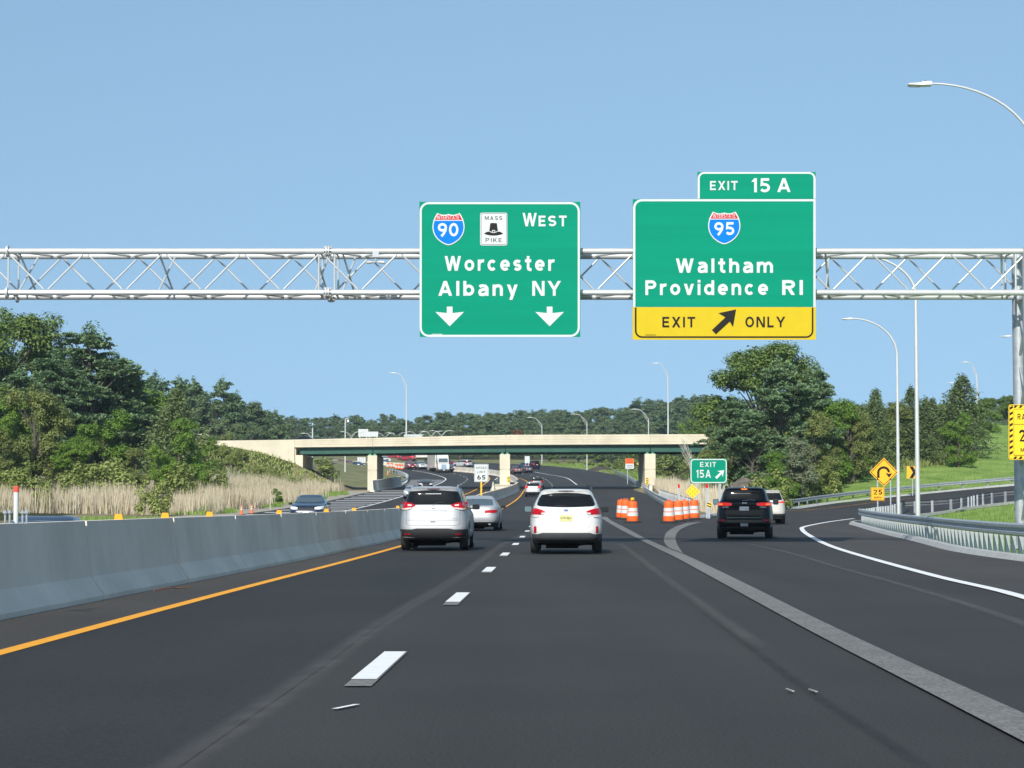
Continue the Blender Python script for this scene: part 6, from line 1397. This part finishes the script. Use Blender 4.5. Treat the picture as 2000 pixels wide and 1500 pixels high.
def tree_proto(kind, seed, lod=1.0):
    """unit trees about 10 m tall; returns (trunk mesh, crown mesh)"""
    global rng; rng = np.random.default_rng(seed); H = 10.0
    if kind in ('oak', 'maple', 'far', 'olive', 'greyleaf', 'russet'):
        nl = {'oak': 15, 'maple': 14, 'far': 12, 'olive': 13, 'greyleaf': 12, 'russet': 9}[kind]; cen, rad_ = [], []
        base = {'oak': 3.0, 'maple': 1.5, 'far': 1.3, 'olive': 1.4, 'greyleaf': 1.8, 'russet': 2.0}[kind]; W_ = {'oak': 3.9, 'maple': 2.8, 'far': 3.7, 'olive': 2.9, 'greyleaf': 2.6, 'russet': 2.4}[kind]
        for _ in range(nl):                                    # boughs, each with smaller sprays round it
            a = rng.uniform(0, 2 * math.pi); t = rng.random(); z = base + (H - 1.0 - base) * t; w_ = W_ * math.sqrt(max(.08, 1 - (1.75 * (t - .42)) ** 2)) * rng.uniform(.45, .98)
            b = np.array([w_ * math.cos(a), w_ * math.sin(a), z]); br = rng.uniform(.8, 1.35)
            for _ in range(9 if lod > .5 else 6): cen.append(b + unit(rng.normal(size=3)) * br * rng.uniform(.5, 1.15) * np.array([1, 1, .72])); rad_.append(rng.uniform(.38, .78))
        for _ in range(8): a = rng.uniform(0, 6.28); q = rng.uniform(0, .4) * W_; cen.append(np.array([q * math.cos(a), q * math.sin(a), rng.uniform(base + 1, H - .4)])); rad_.append(rng.uniform(.5, .8))
        cen = np.array(cen); rad_ = np.array(rad_); per = (rad_ ** 2 * 520 * lod).astype(int) + 8
        C, Nn = clumps(cen, rad_, per, .8, .55, .35); m = {'oak': L_OAK, 'maple': L_BROAD, 'far': L_FAR, 'olive': L_OLIVE, 'greyleaf': L_GREY, 'russet': L_RED}[kind]
        cr = leaves_mesh('crown', C, Nn, .098 / math.sqrt(lod), .6, m); tips = cen[rng.choice(len(cen), 18 if lod > .5 else 6, replace=False)]
        return trunk_mesh('trunk', H * .86, .24, tips), cr
    if kind == 'pine':                                         # white pine: soft plumes on long level limbs
        C, Nn, tips = [], [], []
        for _ in range(46):
            t = rng.random() ** .9; z = 1.3 + 8.0 * t; reach = (3.5 * (1 - t) ** .62 + .45) * (0.75 + .25 * min(1, t * 5)) * rng.uniform(.62, 1.1); a = rng.uniform(0, 2 * math.pi)
            tips.append((reach * .8 * math.cos(a), reach * .8 * math.sin(a), z + .18 * reach))
            for j in range(7):
                f = .25 + .75 * (j + rng.uniform(-.3, .3)) / 6; off = rng.normal(size=2) * .20 * (.4 + reach * .3)
                c = np.array([reach * f * math.cos(a) + off[0], reach * f * math.sin(a) + off[1], z + .16 * reach * f + .14 * rng.normal()]); r = rng.uniform(.32, .62) * (1.12 - .45 * t)
                p = int(85 * lod * (r / .4) ** 2) + 5; d = unit(rng.normal(size=(p, 3))); d[:, 2] = np.abs(d[:, 2]) - .25
                C.append(c + d * (r * rng.uniform(.35, 1.05, p))[:, None] * np.array([1.1, 1.1, .72])); Nn.append(unit(np.cross(d, rng.normal(size=(p, 3))) + np.array([0, 0, .6])))
        for q in range(4):
            p = int(60 * lod); C.append(np.array([.3 * rng.normal(), .3 * rng.normal(), 8.9 + .3 * q]) + rng.normal(size=(p, 3)) * np.array([.3 - .05 * q, .3 - .05 * q, .22])); Nn.append(unit(rng.normal(size=(p, 3)) + np.array([0, 0, .4])))
        C, Nn = np.concatenate(C), np.concatenate(Nn); idx = rng.choice(len(tips), 34 if lod > .5 else 8, replace=False)
        return trunk_mesh('trunk', 10.3, .2, [tips[i] for i in idx], lean=.0, fork=.1), leaves_mesh('crown', C, Nn, .125 / math.sqrt(lod), .36, L_PINE)
    if kind == 'cedar':                                        # narrow ragged spire
        Cs, Ns = [], []
        for q in range(int(rng.integers(3, 6))):
            hq = 1.0 if q == 0 else rng.uniform(.45, .88); aq = rng.uniform(0, 6.28); dq = 0 if q == 0 else rng.uniform(.5, 1.3); n = int(4200 * lod * hq ** 1.5)
            t = rng.random(n) ** .95; a = rng.uniform(0, 2 * math.pi, n); ph = rng.uniform(0, 6.28, 4)
            lob = 1 + .34 * np.sin(3 * a + 9 * t + ph[0]) + .25 * np.sin(7 * a - 14 * t + ph[1]) + .32 * np.sin(27 * t + 2 * a + ph[2]) + .3 * np.sin(15 * t + 3 * a + ph[3])
            r = (1.9 * hq * (1 - t) ** .6 * (0.6 + .4 * np.minimum(1, t * 7)) + .05) * np.maximum(.2, lob) * (.5 + .55 * rng.random(n) ** .5)
            Cs.append(np.stack([dq * math.cos(aq) + r * np.cos(a), dq * math.sin(aq) + r * np.sin(a), .3 + 9.7 * hq * t + .32 * rng.normal(size=n)], 1)); d = np.stack([np.cos(a), np.sin(a), .7 + 0 * a], 1); Ns.append(unit(np.cross(unit(d + .3 * rng.normal(size=(n, 3))), rng.normal(size=(n, 3))) + .5 * d))
        C, Nn = np.concatenate(Cs), np.concatenate(Ns)
        tips = [(.9 * math.cos(k * 2.4), .9 * math.sin(k * 2.4), 1.2 + .55 * k) for k in range(12)]
        return trunk_mesh('trunk', 9.8, .16, tips, lean=.0), leaves_mesh('crown', C, Nn, .14 / math.sqrt(lod), .4, L_CEDAR)
    if kind == 'shrub':
        cen, rad_ = [], []
        for _ in range(26): a = rng.uniform(0, 6.28); q = 3.4 * math.sqrt(rng.random()); z = rng.uniform(.8, 6.5) * (1 - (q / 4.6) ** 2) + .6; cen.append(np.array([q * math.cos(a), q * math.sin(a), z])); rad_.append(rng.uniform(.8, 1.6))
        cen = np.array(cen); rad_ = np.array(rad_); per = (rad_ ** 2 * 60 * lod).astype(int) + 10; C, Nn = clumps(cen, rad_, per, .85, .6, .3)
        return trunk_mesh('trunk', 5.5, .16, cen[:12]), leaves_mesh('crown', C, Nn, .27 / math.sqrt(lod), .55, L_SHRUB)
    if kind == 'bare':
        mb = MB(); r_ = random.Random(seed)
        for k in range(9):
            a = r_.uniform(0, 6.28); e_ = Vector((2.6 * math.cos(a), 2.6 * math.sin(a), r_.uniform(5, 9.5))); mb.tube([(0, 0, -.2), Vector((e_.x * .25, e_.y * .25, e_.z * .5)), e_], [.16, .1, .03], 5)
            for _ in range(5): t = r_.uniform(.4, .9); p = Vector((0, 0, 0)).lerp(e_, t); mb.tube([p, p + Vector((r_.uniform(-1, 1), r_.uniform(-1, 1), r_.uniform(.3, 1.4)))], [.05, .015], 4)
        return mb.mesh('trunk', M_BARKP, 60), None
PROTO = {}
def proto(kind, k, lod=1.0):
    key = (kind, k, lod)
    if key not in PROTO: PROTO[key] = tree_proto(kind, hash((kind.__len__(), k, 11)) % 9973 + 17 * k + sum(map(ord, kind)), lod)
    return PROTO[key]
TNAME = {'oak': 'oak_tree', 'maple': 'leafy_tree', 'far': 'distant_tree', 'olive': 'leafy_tree', 'greyleaf': 'willow_shrub', 'russet': 'russet_tree', 'pine': 'pine_tree', 'cedar': 'cedar_tree', 'shrub': 'shrub', 'bare': 'dead_shrub'}
rt = random.Random(5)
def tree(kind, k, loc, H, label, group=None, wide=1.0, lod=1.0, cat=None, mat_=None):
    tm, cm = proto(kind, k, lod); root = empty(TNAME[kind], loc, rt.uniform(0, 6.28), label, cat or ('shrub' if kind in ('shrub', 'greyleaf', 'bare') else 'tree'), group)
    s = H / (10.0 if kind != 'shrub' else 7.0); root.scale = (s * wide, s * wide, s)
    o = bpy.data.objects.new('trunk', tm); COL.objects.link(o); o.parent = root
    if cm: o = bpy.data.objects.new('crown', cm); COL.objects.link(o); o.parent = root
    return root
def tree_px(kind, k, px, top, d, label, group=None, wide=1.0, lod=1.0, base=None, **kw):
    g = gx(px, d); H = max(.8, Zat(top, d) - g.z + .1)
    return tree(kind, k, (g.x, g.y, g.z - .1), H, label, group, wide, lod, **kw)
# --- left side, nearest wood
LN = [('oak', 1, 10, 596, 232, 1.05, 'tall dark oak at the left edge with the highest crown'), ('oak', 2, -70, 610, 225, 1.1, 'dark oak cut off by the left edge'),
      ('pine', 1, 172, 634, 228, 1.45, 'tallest white pine right of the dark oak'), ('pine', 2, 100, 690, 215, 1.4, 'white pine between the dark oak and the tallest pine'), ('pine', 3, 40, 720, 205, 1.35, 'low white pine under the dark oak'),
      ('pine', 2, 215, 690, 232, 1.35, 'white pine on the right flank of the tallest pine'), ('oak', 3, 62, 655, 240, 1.0, 'dark leafy oak behind the pines at left'),
      ('maple', 1, 20, 770, 186, 1.0, 'bright green tree low at the left edge'), ('olive', 1, 62, 742, 178, .95, 'olive green tree with a pale stem at left'), ('olive', 2, 118, 790, 182, 1.0, 'small olive tree under the pines'),
      ('maple', 2, 205, 800, 190, 1.25, 'spreading bright green tree in front of the pines'), ('pine', 1, 250, 735, 245, 1.35, 'smaller pine to the right of the tall pines'), ('maple', 3, 285, 742, 250, 1.0, 'rounded green tree right of the pines'),
      ('cedar', 1, 345, 765, 215, 1.6, 'brownish cedar shaped tree before the bank'), ('maple', 1, 352, 812, 195, 1.0, 'bright green bushy tree left of the bank'), ('maple', 2, 310, 868, 172, 1.0, 'low bright bush tree above the reeds'), ('olive', 3, 262, 870, 176, 1.2, 'wide olive bush tree above the reeds'),
      ('maple', 3, 150, 850, 175, 1.2, 'green tree low behind the reeds'), ('pine', 3, 285, 800, 235, 1.4, 'dark pine behind the bright bushy tree'), ('maple', 2, 395, 852, 215, 1.0, 'green bush tree at the foot of the bank'), ('oak', 2, 130, 760, 235, 1.1, 'dark tree filling the gap under the tall pines'), ('oak', 3, 210, 780, 240, 1.1, 'dark oak below the right hand pine'), ('oak', 1, -20, 740, 200, 1.0, 'dark tree at the left edge under the tall oak'), ('olive', 2, -10, 830, 172, 1.1, 'dull green tree cut off by the left edge')]
for kd, k, px, top, d, wd, lb in LN: tree_px(kd, k, px, top, d, lb, 'trees left of the highway', wd)
for px, top, d, k, lb in ((60, 900, 168, 1, 'olive shrub behind the reeds at far left'), (150, 905, 166, 2, 'pale shrub behind the reeds left of the hanging bush'), (215, 890, 168, 3, 'yellow green shrub under the spreading tree'), (300, 925, 147, 1, 'dark hanging bush in front of the reeds'), (345, 905, 172, 2, 'shrub behind the reeds right of the hanging bush'), (408, 905, 205, 3, 'shrub at the left foot of the bank'), (20, 910, 170, 3, 'shrub at the left edge behind the reeds')):
    tree_px('shrub', k, px, top, d, lb, 'shrubs behind the reeds', 1.0 if px != 300 else .75)
# --- left, middle distance wood behind the bank
for i, (kd, px, top, d) in enumerate([('far', 250, 745, 400), ('pine', 303, 727, 410), ('far', 335, 738, 420), ('pine', 350, 735, 415), ('pine', 378, 740, 410), ('far', 400, 748, 420), ('pine', 435, 738, 420), ('far', 415, 770, 400), ('pine', 455, 765, 430), ('far', 478, 776, 430), ('pine', 500, 790, 430), ('far', 522, 788, 445), ('pine', 535, 800, 440), ('far', 365, 790, 385), ('far', 325, 790, 385), ('far', 440, 810, 395), ('far', 490, 825, 400), ('far', 300, 770, 380), ('far', 550, 822, 420), ('olive', 405, 838, 352), ('olive', 440, 845, 350), ('far', 465, 842, 352)]):
    tree_px(kd, i % 3 + 1, px, top, d, ['bluish green leafy tree in the wood behind the bank', 'bluish green pine in the wood behind the bank', 'yellowish bush tree peeping over the overpass wall'][0 if kd == 'far' else 1 if kd == 'pine' else 2], 'wood behind the left bank', 1.15 if kd == 'far' else 1.0, .45)
# --- right side
RN = [('oak', 2, 1490, 664, 215, 1.12, 'big spreading oak under the right sign'), ('oak', 3, 1555, 690, 222, .95, 'dark oak on the right shoulder of the big oak'), ('pine', 1, 1525, 700, 196, 1.25, 'blue green pine in front of the big oak'), ('pine', 2, 1590, 712, 205, .95, 'soft grey green pine right of the big oak'), ('pine', 3, 1430, 775, 190, 1.1, 'dark pine low on the left of the big oak'), ('pine', 3, 1470, 800, 186, 1.2, 'spreading pine above the rock ledge'),
      ('oak', 3, 1425, 820, 240, 1.0, 'dark tree over the end of the overpass'), ('olive', 1, 1395, 835, 262, 1.0, 'brownish tree hiding the right end of the overpass'), ('greyleaf', 1, 1545, 845, 184, 1.35, 'grey leaved shrub beside the rock'), ('maple', 1, 1520, 878, 181, 1.2, 'bright green bush right of the rock'), ('olive', 2, 1590, 800, 192, 1.1, 'yellow green tree beside the grey leaved shrub'), ('maple', 3, 1635, 770, 204, 1.0, 'green leafy tree below the soft pine'),
      ('olive', 3, 1665, 785, 205, 1.05, 'yellowish leafy tree left of the cedars'), ('maple', 2, 1632, 778, 214, 1.5, 'leafy tree left of the curved arm lamp'), ('oak', 3, 1665, 785, 220, 1.6, 'darker leafy tree left of the broad cedar'), ('cedar', 1, 1712, 766, 216, 1.35, 'broad dark cedar behind the hairpin sign'), ('olive', 2, 1745, 782, 225, 1.3, 'leafy tree just left of the lamp pole'), ('cedar', 3, 1781, 762, 226, 1.5, 'cedar between the two lamp poles'), ('cedar', 1, 1822, 782, 236, 1.6, 'cedar right of the tall lamp pole'), ('cedar', 2, 1882, 738, 236, 1.75, 'tallest cedar on the grass slope'), ('maple', 2, 1872, 806, 224, 1.1, 'yellow green tree in front of the tallest cedar'),
      ('olive', 1, 1695, 855, 214, 1.1, 'dark bush behind the hairpin sign'), ('olive', 2, 1640, 872, 203, 1.2, 'low green bush above the ramp guardrail'), ('maple', 2, 1690, 800, 222, 1.3, 'bright green bush under the broad cedar'), ('olive', 2, 1735, 798, 226, 1.3, 'leafy bush beside the lamp pole'), ('maple', 1, 1768, 802, 232, 1.3, 'leafy bush between the lamp poles'), ('greyleaf', 2, 1815, 815, 238, 1.3, 'grey green bush right of the tall lamp pole'), ('maple', 3, 1850, 792, 242, 1.2, 'leafy tree left of the yellow green tree'), ('oak', 2, 1905, 785, 246, 1.1, 'leafy tree filling the gap beside the tallest cedar'), ('olive', 1, 1655, 792, 212, 1.2, 'leafy tree in front of the darker leafy tree'), ('maple', 1, 1848, 785, 250, 1.4, 'bushy tree left of the tallest cedar'), ('olive', 3, 1760, 820, 238, 1.3, 'leafy tree between the cedars'), ('maple', 1, 1700, 800, 232, 1.2, 'leafy tree behind the broad cedar'), ('oak', 2, 1925, 775, 280, 1.1, 'leafy tree at the right of the tallest cedar'), ('oak', 3, 1965, 768, 290, 1.1, 'leafy tree behind the gantry column'), ('oak', 1, 2010, 775, 285, 1.1, 'leafy tree at the right edge'), ('maple', 3, 1945, 800, 275, 1.1, 'bright leafy tree left of the gantry column'), ('oak', 1, 1350, 815, 345, 1.0, 'dark tree behind the right end of the overpass')]
for kd, k, px, top, d, wd, lb in RN: tree_px(kd, k, px, top, d, lb, 'trees right of the highway', wd)
for px, top, d, k, lb in ((1500, 915, 171, 1, 'shrub between the rock and the bright bush'), (1560, 912, 184, 2, 'low shrub under the grey leaved shrub'), (1605, 905, 190, 3, 'shrub above the left end of the ramp guardrail'), (1665, 900, 207, 1, 'dark shrub left of the hairpin sign'), (1408, 900, 190, 2, 'shrub left of the rock ledge'), (1735, 870, 220, 2, 'shrub at the upper edge of the grass'), (1790, 858, 232, 3, 'shrub under the cedars right of the lamp pole'), (1310, 905, 305, 1, 'green shrub right of the right pier'), (1345, 890, 290, 2, 'dark shrub under the right end of the overpass'), (1385, 880, 262, 3, 'shrub under the brownish tree'), (1395, 900, 235, 1, 'shrub behind the exit sign')):
    tree_px('shrub', k, px, top, d, lb, 'shrubs right of the highway', 1.0)
# --- shrubs on the bank of the overpass
bk = [(432, 868, 296, 1), (455, 872, 294, 2), (480, 875, 290, 3), (455, 895, 285, 1), (500, 895, 288, 2), (525, 898, 290, 3), (545, 912, 284, 1), (572, 902, 280, 2), (430, 900, 270, 3), (480, 915, 270, 1), (512, 918, 272, 2), (585, 908, 292, 3), (600, 935, 276, 2), (440, 925, 255, 2), (530, 930, 262, 1), (470, 880, 296, 2), (580, 930, 268, 1)]
bl = ['shrub at the top left of the overpass bank', 'shrub below the left end of the overpass wall', 'shrub near the wing wall', 'yellow green shrub high on the bank', 'shrub in the middle of the bank', 'shrub right of the bank middle', 'low shrub under the wing wall', 'dark round bush near the abutment', 'shrub at the left of the bank', 'broad shrub low on the bank', 'dull shrub low on the bank', 'bush beside the abutment', 'small bush on the slope right of the round bush', 'shrub at the foot of the bank on the left', 'shrub at the foot of the bank', 'shrub half hidden at the top of the bank', 'bush above the reeds near the slope']
for (px, top, d, k), lb in zip(bk, bl):
    g = gx(px, d); tree('shrub', k, (g.x, g.y, g.z - .15), 1.6 + .9 * ((px * 7) % 10) / 10 - (.7 if px > 575 else 0), lb, 'shrubs on the overpass bank', 1.2)
rb = random.Random(17)
for k in range(34):
    x = -22 - 26 * rb.random() ** .8; y = 298 - 24 * rb.random(); 
    if hills(x, y) < .3: continue
    tree(['shrub', 'shrub', 'maple', 'shrub'][k % 4], k % 3 + 1, (x, y, G(x, y) - .15), rb.uniform(1.0, 2.3), 'small wild shrub growing on the overpass bank', 'wild shrubs on the overpass bank', rb.uniform(1.1, 1.6), cat='shrub')
tree('bare', 1, gx(455, 262), 3.4, 'pale leafless shrub on the overpass bank', 'shrubs on the overpass bank')
tree('bare', 2, gx(1352, 268), 5.5, 'leafless grey shrub under the right end of the overpass', 'shrubs right of the highway')
tree('russet', 1, gx(1010, 575), Zat(836, 575) - gx(1010, 575).z, 'russet red tree above the overpass near the centre pier', None, 1.0, .45)
# --- distant wood: every tree that can be told apart is a thing; the ones behind read as a mass
skyline = [(480, 790), (545, 808), (620, 812), (700, 812), (735, 807), (800, 814), (850, 808), (900, 802), (950, 800), (1000, 797), (1060, 796), (1120, 800), (1160, 793), (1200, 797), (1240, 783), (1300, 776), (1340, 776), (1400, 772), (1480, 780), (1600, 790), (1700, 785), (1800, 790), (1900, 780), (2000, 772), (2080, 772)]
def sky_y(px): return interp(skyline, px)
i = 0
for row, (d, dy_, stepx) in enumerate(((740, 0, 19), (690, 9, 22), (640, 20, 25), (590, 38, 30))):
    px = 470.0
    while px < 2060:
        if not (row == 2 and px > 1420):
            h = rt.uniform(-7, 6); kd = 'pine' if rt.random() < .16 else 'far'
            dd = d + rt.uniform(-25, 25); g = gx(px, dd)
            top = sky_y(px) + dy_ + h
            if Zat(top, dd) - g.z > 3:
                tree(kd, i % 3 + 1, (g.x, g.y, g.z - .2), Zat(top, dd) - g.z, ('hazy pine in the distant wood beyond the overpass' if kd == 'pine' else 'hazy leafy tree in the distant wood beyond the overpass'), 'distant wood', rt.uniform(1.35, 1.75), .3); i += 1
        px += stepx * rt.uniform(.75, 1.2)
# trees just beyond the bridge seen under the spans and right of it
for j, (px, top, d) in enumerate([(1070, 868, 545), (1100, 866, 540), (1130, 868, 535), (1165, 862, 520), (1195, 862, 505), (1225, 858, 485), (1250, 850, 470), (1285, 840, 455), (1320, 830, 440), (1345, 825, 420), (1010, 872, 570), (1040, 870, 560), (950, 868, 580), (905, 866, 585), (870, 866, 590), (1375, 830, 400)]):
    tree_px('far' if j % 3 else 'maple', j % 3 + 1, px, top, d, 'green tree on the far roadside seen under the right span', 'trees seen under the overpass', 1.5, .45)
for j, (px, top, d) in enumerate([(1085, 897, 520), (1115, 898, 512), (1150, 896, 500), (1180, 897, 488), (1210, 896, 470), (1240, 895, 452), (1270, 893, 420), (1300, 890, 400), (622, 890, 350)]):
    tree_px('shrub', j % 3 + 1, px, top, d, 'shrub on the far roadside beyond the overpass', 'shrubs beyond the overpass', 1.5, .6)
# --- reeds, grass, undergrowth (nobody could count these)
def blades(name, pts, h, wd, m, label, cat, lean=.12, plume=0.0):
    n = len(pts); P = np.array(pts); hh = h * rng.uniform(.6, 1.15, n) * (.84 + .16 * np.sin(P[:, 0] * .55 + 1.7 * np.sin(P[:, 1] * .19)) + .10 * np.sin(P[:, 1] * .83 + P[:, 0] * .3)); a = rng.uniform(0, math.pi, n); w2 = wd * rng.uniform(.6, 1.2, n)
    ux = np.cos(a) * w2; uy = np.sin(a) * w2 * .4; lx = rng.normal(size=n) * lean * hh; ly = rng.normal(size=n) * lean * hh
    z0 = np.zeros(n) - .05
    V = np.stack([P + np.stack([-ux, -uy, z0], 1), P + np.stack([ux, uy, z0], 1), P + np.stack([lx * .5 + ux * .8, ly * .5 + uy * .8, hh * .55], 1), P + np.stack([lx, ly, hh], 1), P + np.stack([lx * .5 - ux * .8, ly * .5 - uy * .8, hh * .55], 1)], 1).reshape(-1, 3)
    me = bpy.data.meshes.new(name); me.vertices.add(5 * n); me.vertices.foreach_set('co', V.astype(np.float32).ravel()); me.loops.add(5 * n); me.loops.foreach_set('vertex_index', np.arange(5 * n, dtype=np.int32))
    me.polygons.add(n); me.polygons.foreach_set('loop_start', np.arange(0, 5 * n, 5, dtype=np.int32)); me.update(calc_edges=True); me.validate(); me.materials.append(m)
    o = bpy.data.objects.new(name, me); COL.objects.link(o); tag(o, label, cat, kind='stuff'); return o
rng = np.random.default_rng(21)
def scatter(n, x0, x1, y0, y1, ok, f=G):
    out = []
    while len(out) < n:
        x, y = rng.uniform(x0, x1), rng.uniform(y0, y1)
        if ok(x, y): out.append((x, y, f(x, y)))
    return out
def beyond(x, y, m): return x < by_y(RL, y).x - m or y > RL[-1].y
def reed_ok(x, y):
    edge = -21.9 + .9 * math.sin(y * .21) + .6 * math.sin(y * .53)
    if y > 235: edge -= (y - 235) * .02
    return x < edge and (x > -62 or y > 165)
blades('reeds', scatter(38000, -62, -21, 150, 200, reed_ok) + scatter(22000, -56, -21, 200, 286, reed_ok), 1.95, .036, M_REED, 'tall dry tan reeds along the left roadside', 'reeds', .10)
blades('grass', scatter(4500, -24.6, -20.5, 120, 285, lambda x, y: x < -20.9 + .7 * math.sin(y * .4) and math.sin(y * .17) + .5 * math.sin(y * .71) > .1), .45, .05, M_BLADE, 'green grass fringe between the reeds and the left shoulder', 'grass', .25)
tree('shrub', 2, gx(85, 152), 2.0, 'small green bush among the reeds at far left', 'bushes among the reeds', .8)
tree('maple', 1, gx(540, 200), 1.6, 'small bright bush among the reeds near the dark oncoming car', 'bushes among the reeds', 1.2, cat='shrub')
blades('grass', scatter(5000, -60, -21.5, 148, 250, lambda x, y: reed_ok(x, y) and math.sin(x * .31 + 1) * math.sin(y * .13) > .35), 1.3, .05, M_BLADE, 'green weeds growing in patches among the left reeds', 'weeds', .2)
blades('reeds', scatter(9000, 13.2, 27, 142, 285, lambda x, y: x > 13.2 + (y - 150) * .035 + .8 and x < .1 * y and hills(x, y) < .7), 1.9, .05, M_REED, 'dry tan reeds right of the gore behind the exit sign', 'reeds', .12)
blades('grass', scatter(26000, 22, 78, 158, 290, lambda x, y: beyond(x, y, 1.2)), .16, .045, M_BLADE, 'bright green grass on the slope above the exit ramp', 'grass', .3)
blades('grass', scatter(9000, 13.5, 42, 64, 150, lambda x, y: x > by_y([Vector((12.9, 55, 0)), Vector((14.4, 71.5, 0)), Vector((17.3, 104, 0)), Vector((20.5, 118, 0)), Vector((26, 137, 0)), Vector((36, 149, 0)), Vector((50, 155, 0))], y).x + 1.2 and (y < 118 or x > 0.85 + by_y([Vector((20.5, 118, 0)), Vector((27.5, 138, 0)), Vector((38, 149, 0)), Vector((60, 158, 0))], y).x)), .22, .035, M_BLADE, 'mown green grass on the island inside the guardrail', 'grass', .3)
blades('undergrowth', scatter(16000, -60, -19.5, 262, 299, lambda x, y: hills(x, y) > .5), .4, .10, L_SHRUB, 'rough green growth covering the overpass bank', 'undergrowth', .4)
blades('undergrowth', scatter(14000, -75, -26, 168, 262, lambda x, y: True), 1.2, .16, L_OAK, 'dark undergrowth beneath the trees on the left', 'undergrowth', .4)
blades('undergrowth', scatter(9000, 21, 50, 168, 262, lambda x, y: beyond(x, y, 2.0) and y > 190 + (x - 21) * 1.5), .9, .14, L_OLIVE, 'dark undergrowth beneath the trees on the right', 'undergrowth', .4)
blades('grass', scatter(9000, 6, 40, 330, 520, lambda x, y: x > by_y(mrP, y).x + 1.2), .5, .10, M_BLADE, 'rough grass verge beyond the overpass', 'grass', .3)
# rock ledge
rr_ = random.Random(3); mb = MB(); g = gx(1428, 172); n = 13; rows = []
for j in range(12):
    t = j / 11; row = []
    for k in range(n):
        a = 2 * math.pi * k / n; w_ = (2.6 - 1.9 * t ** 1.4) * (1 + .22 * math.sin(3 * a + 2 * t) + .30 * rr_.uniform(-1, 1)); row.append(Vector((g.x + .5 + .8 * t + w_ * math.cos(a), g.y + .8 * w_ * math.sin(a), g.z - .3 + 2.7 * t + .28 * rr_.uniform(-1, 1))))
    rows.append(row)
i0 = mb.grid(rows, True); mb.f.append([i0 + 11 * n + k for k in range(n)])
tag(mb.build('rock_ledge', M_ROCK, smooth=12), 'brown rock ledge behind the black four wheel drive', 'rock')
# survey stakes and mounds
for px, d, lb in ((148, 150, 'thin pale stake in the reeds right of the red capped pipe'), (528, 168, 'thin pale stake at the edge of the reeds')):
    g = gx(px, d); root = empty('stake', g, 0, lb, 'stake'); mb = MB(); mb.box(-.028, .028, -.02, .02, -.1, 1.9 if px < 200 else 1.1); mb.build('post', mat('weathered_wood', (.42, .40, .33), .8), root)
g = gpx(1175, 919); mb = MB(); rows = []
for j in range(7):
    t = j / 6; rows.append([Vector((g.x + (2.2 - 2.1 * t) * math.cos(a) * 1.6, g.y + 2 + (2.2 - 2.1 * t) * math.sin(a), g.z - .1 + 1.0 * math.sin(t * 1.57))) for a in [2 * math.pi * k / 16 for k in range(16)]])
i0 = mb.grid(rows, True); mb.f.append([i0 + 6 * 16 + k for k in range(16)]); tag(mb.build('dirt_mound', mat('dark_earth', (.05, .042, .035), .95, var=.3, bump=.6), smooth=60), 'dark mound of earth on the far verge', 'mound')

# ================================================================ summer haze over the whole place
mb = MB(); mb.box(-440, 440, -55, 1290, -3.0, 75.0); hz = mb.build('haze', None); hm = bpy.data.materials.new('haze'); hm.use_nodes = True
hn = hm.node_tree.nodes; hn.clear(); pv = hn.new('ShaderNodeVolumePrincipled'); pv.inputs['Color'].default_value = (.62, .78, .95, 1); pv.inputs['Density'].default_value = HAZE; pv.inputs['Anisotropy'].default_value = 0.0
ho = hn.new('ShaderNodeOutputMaterial'); hm.node_tree.links.new(pv.outputs[0], ho.inputs['Volume']); hz.data.materials.append(hm)
tag(hz, 'thin bluish summer haze over the highway', 'haze', kind='stuff')
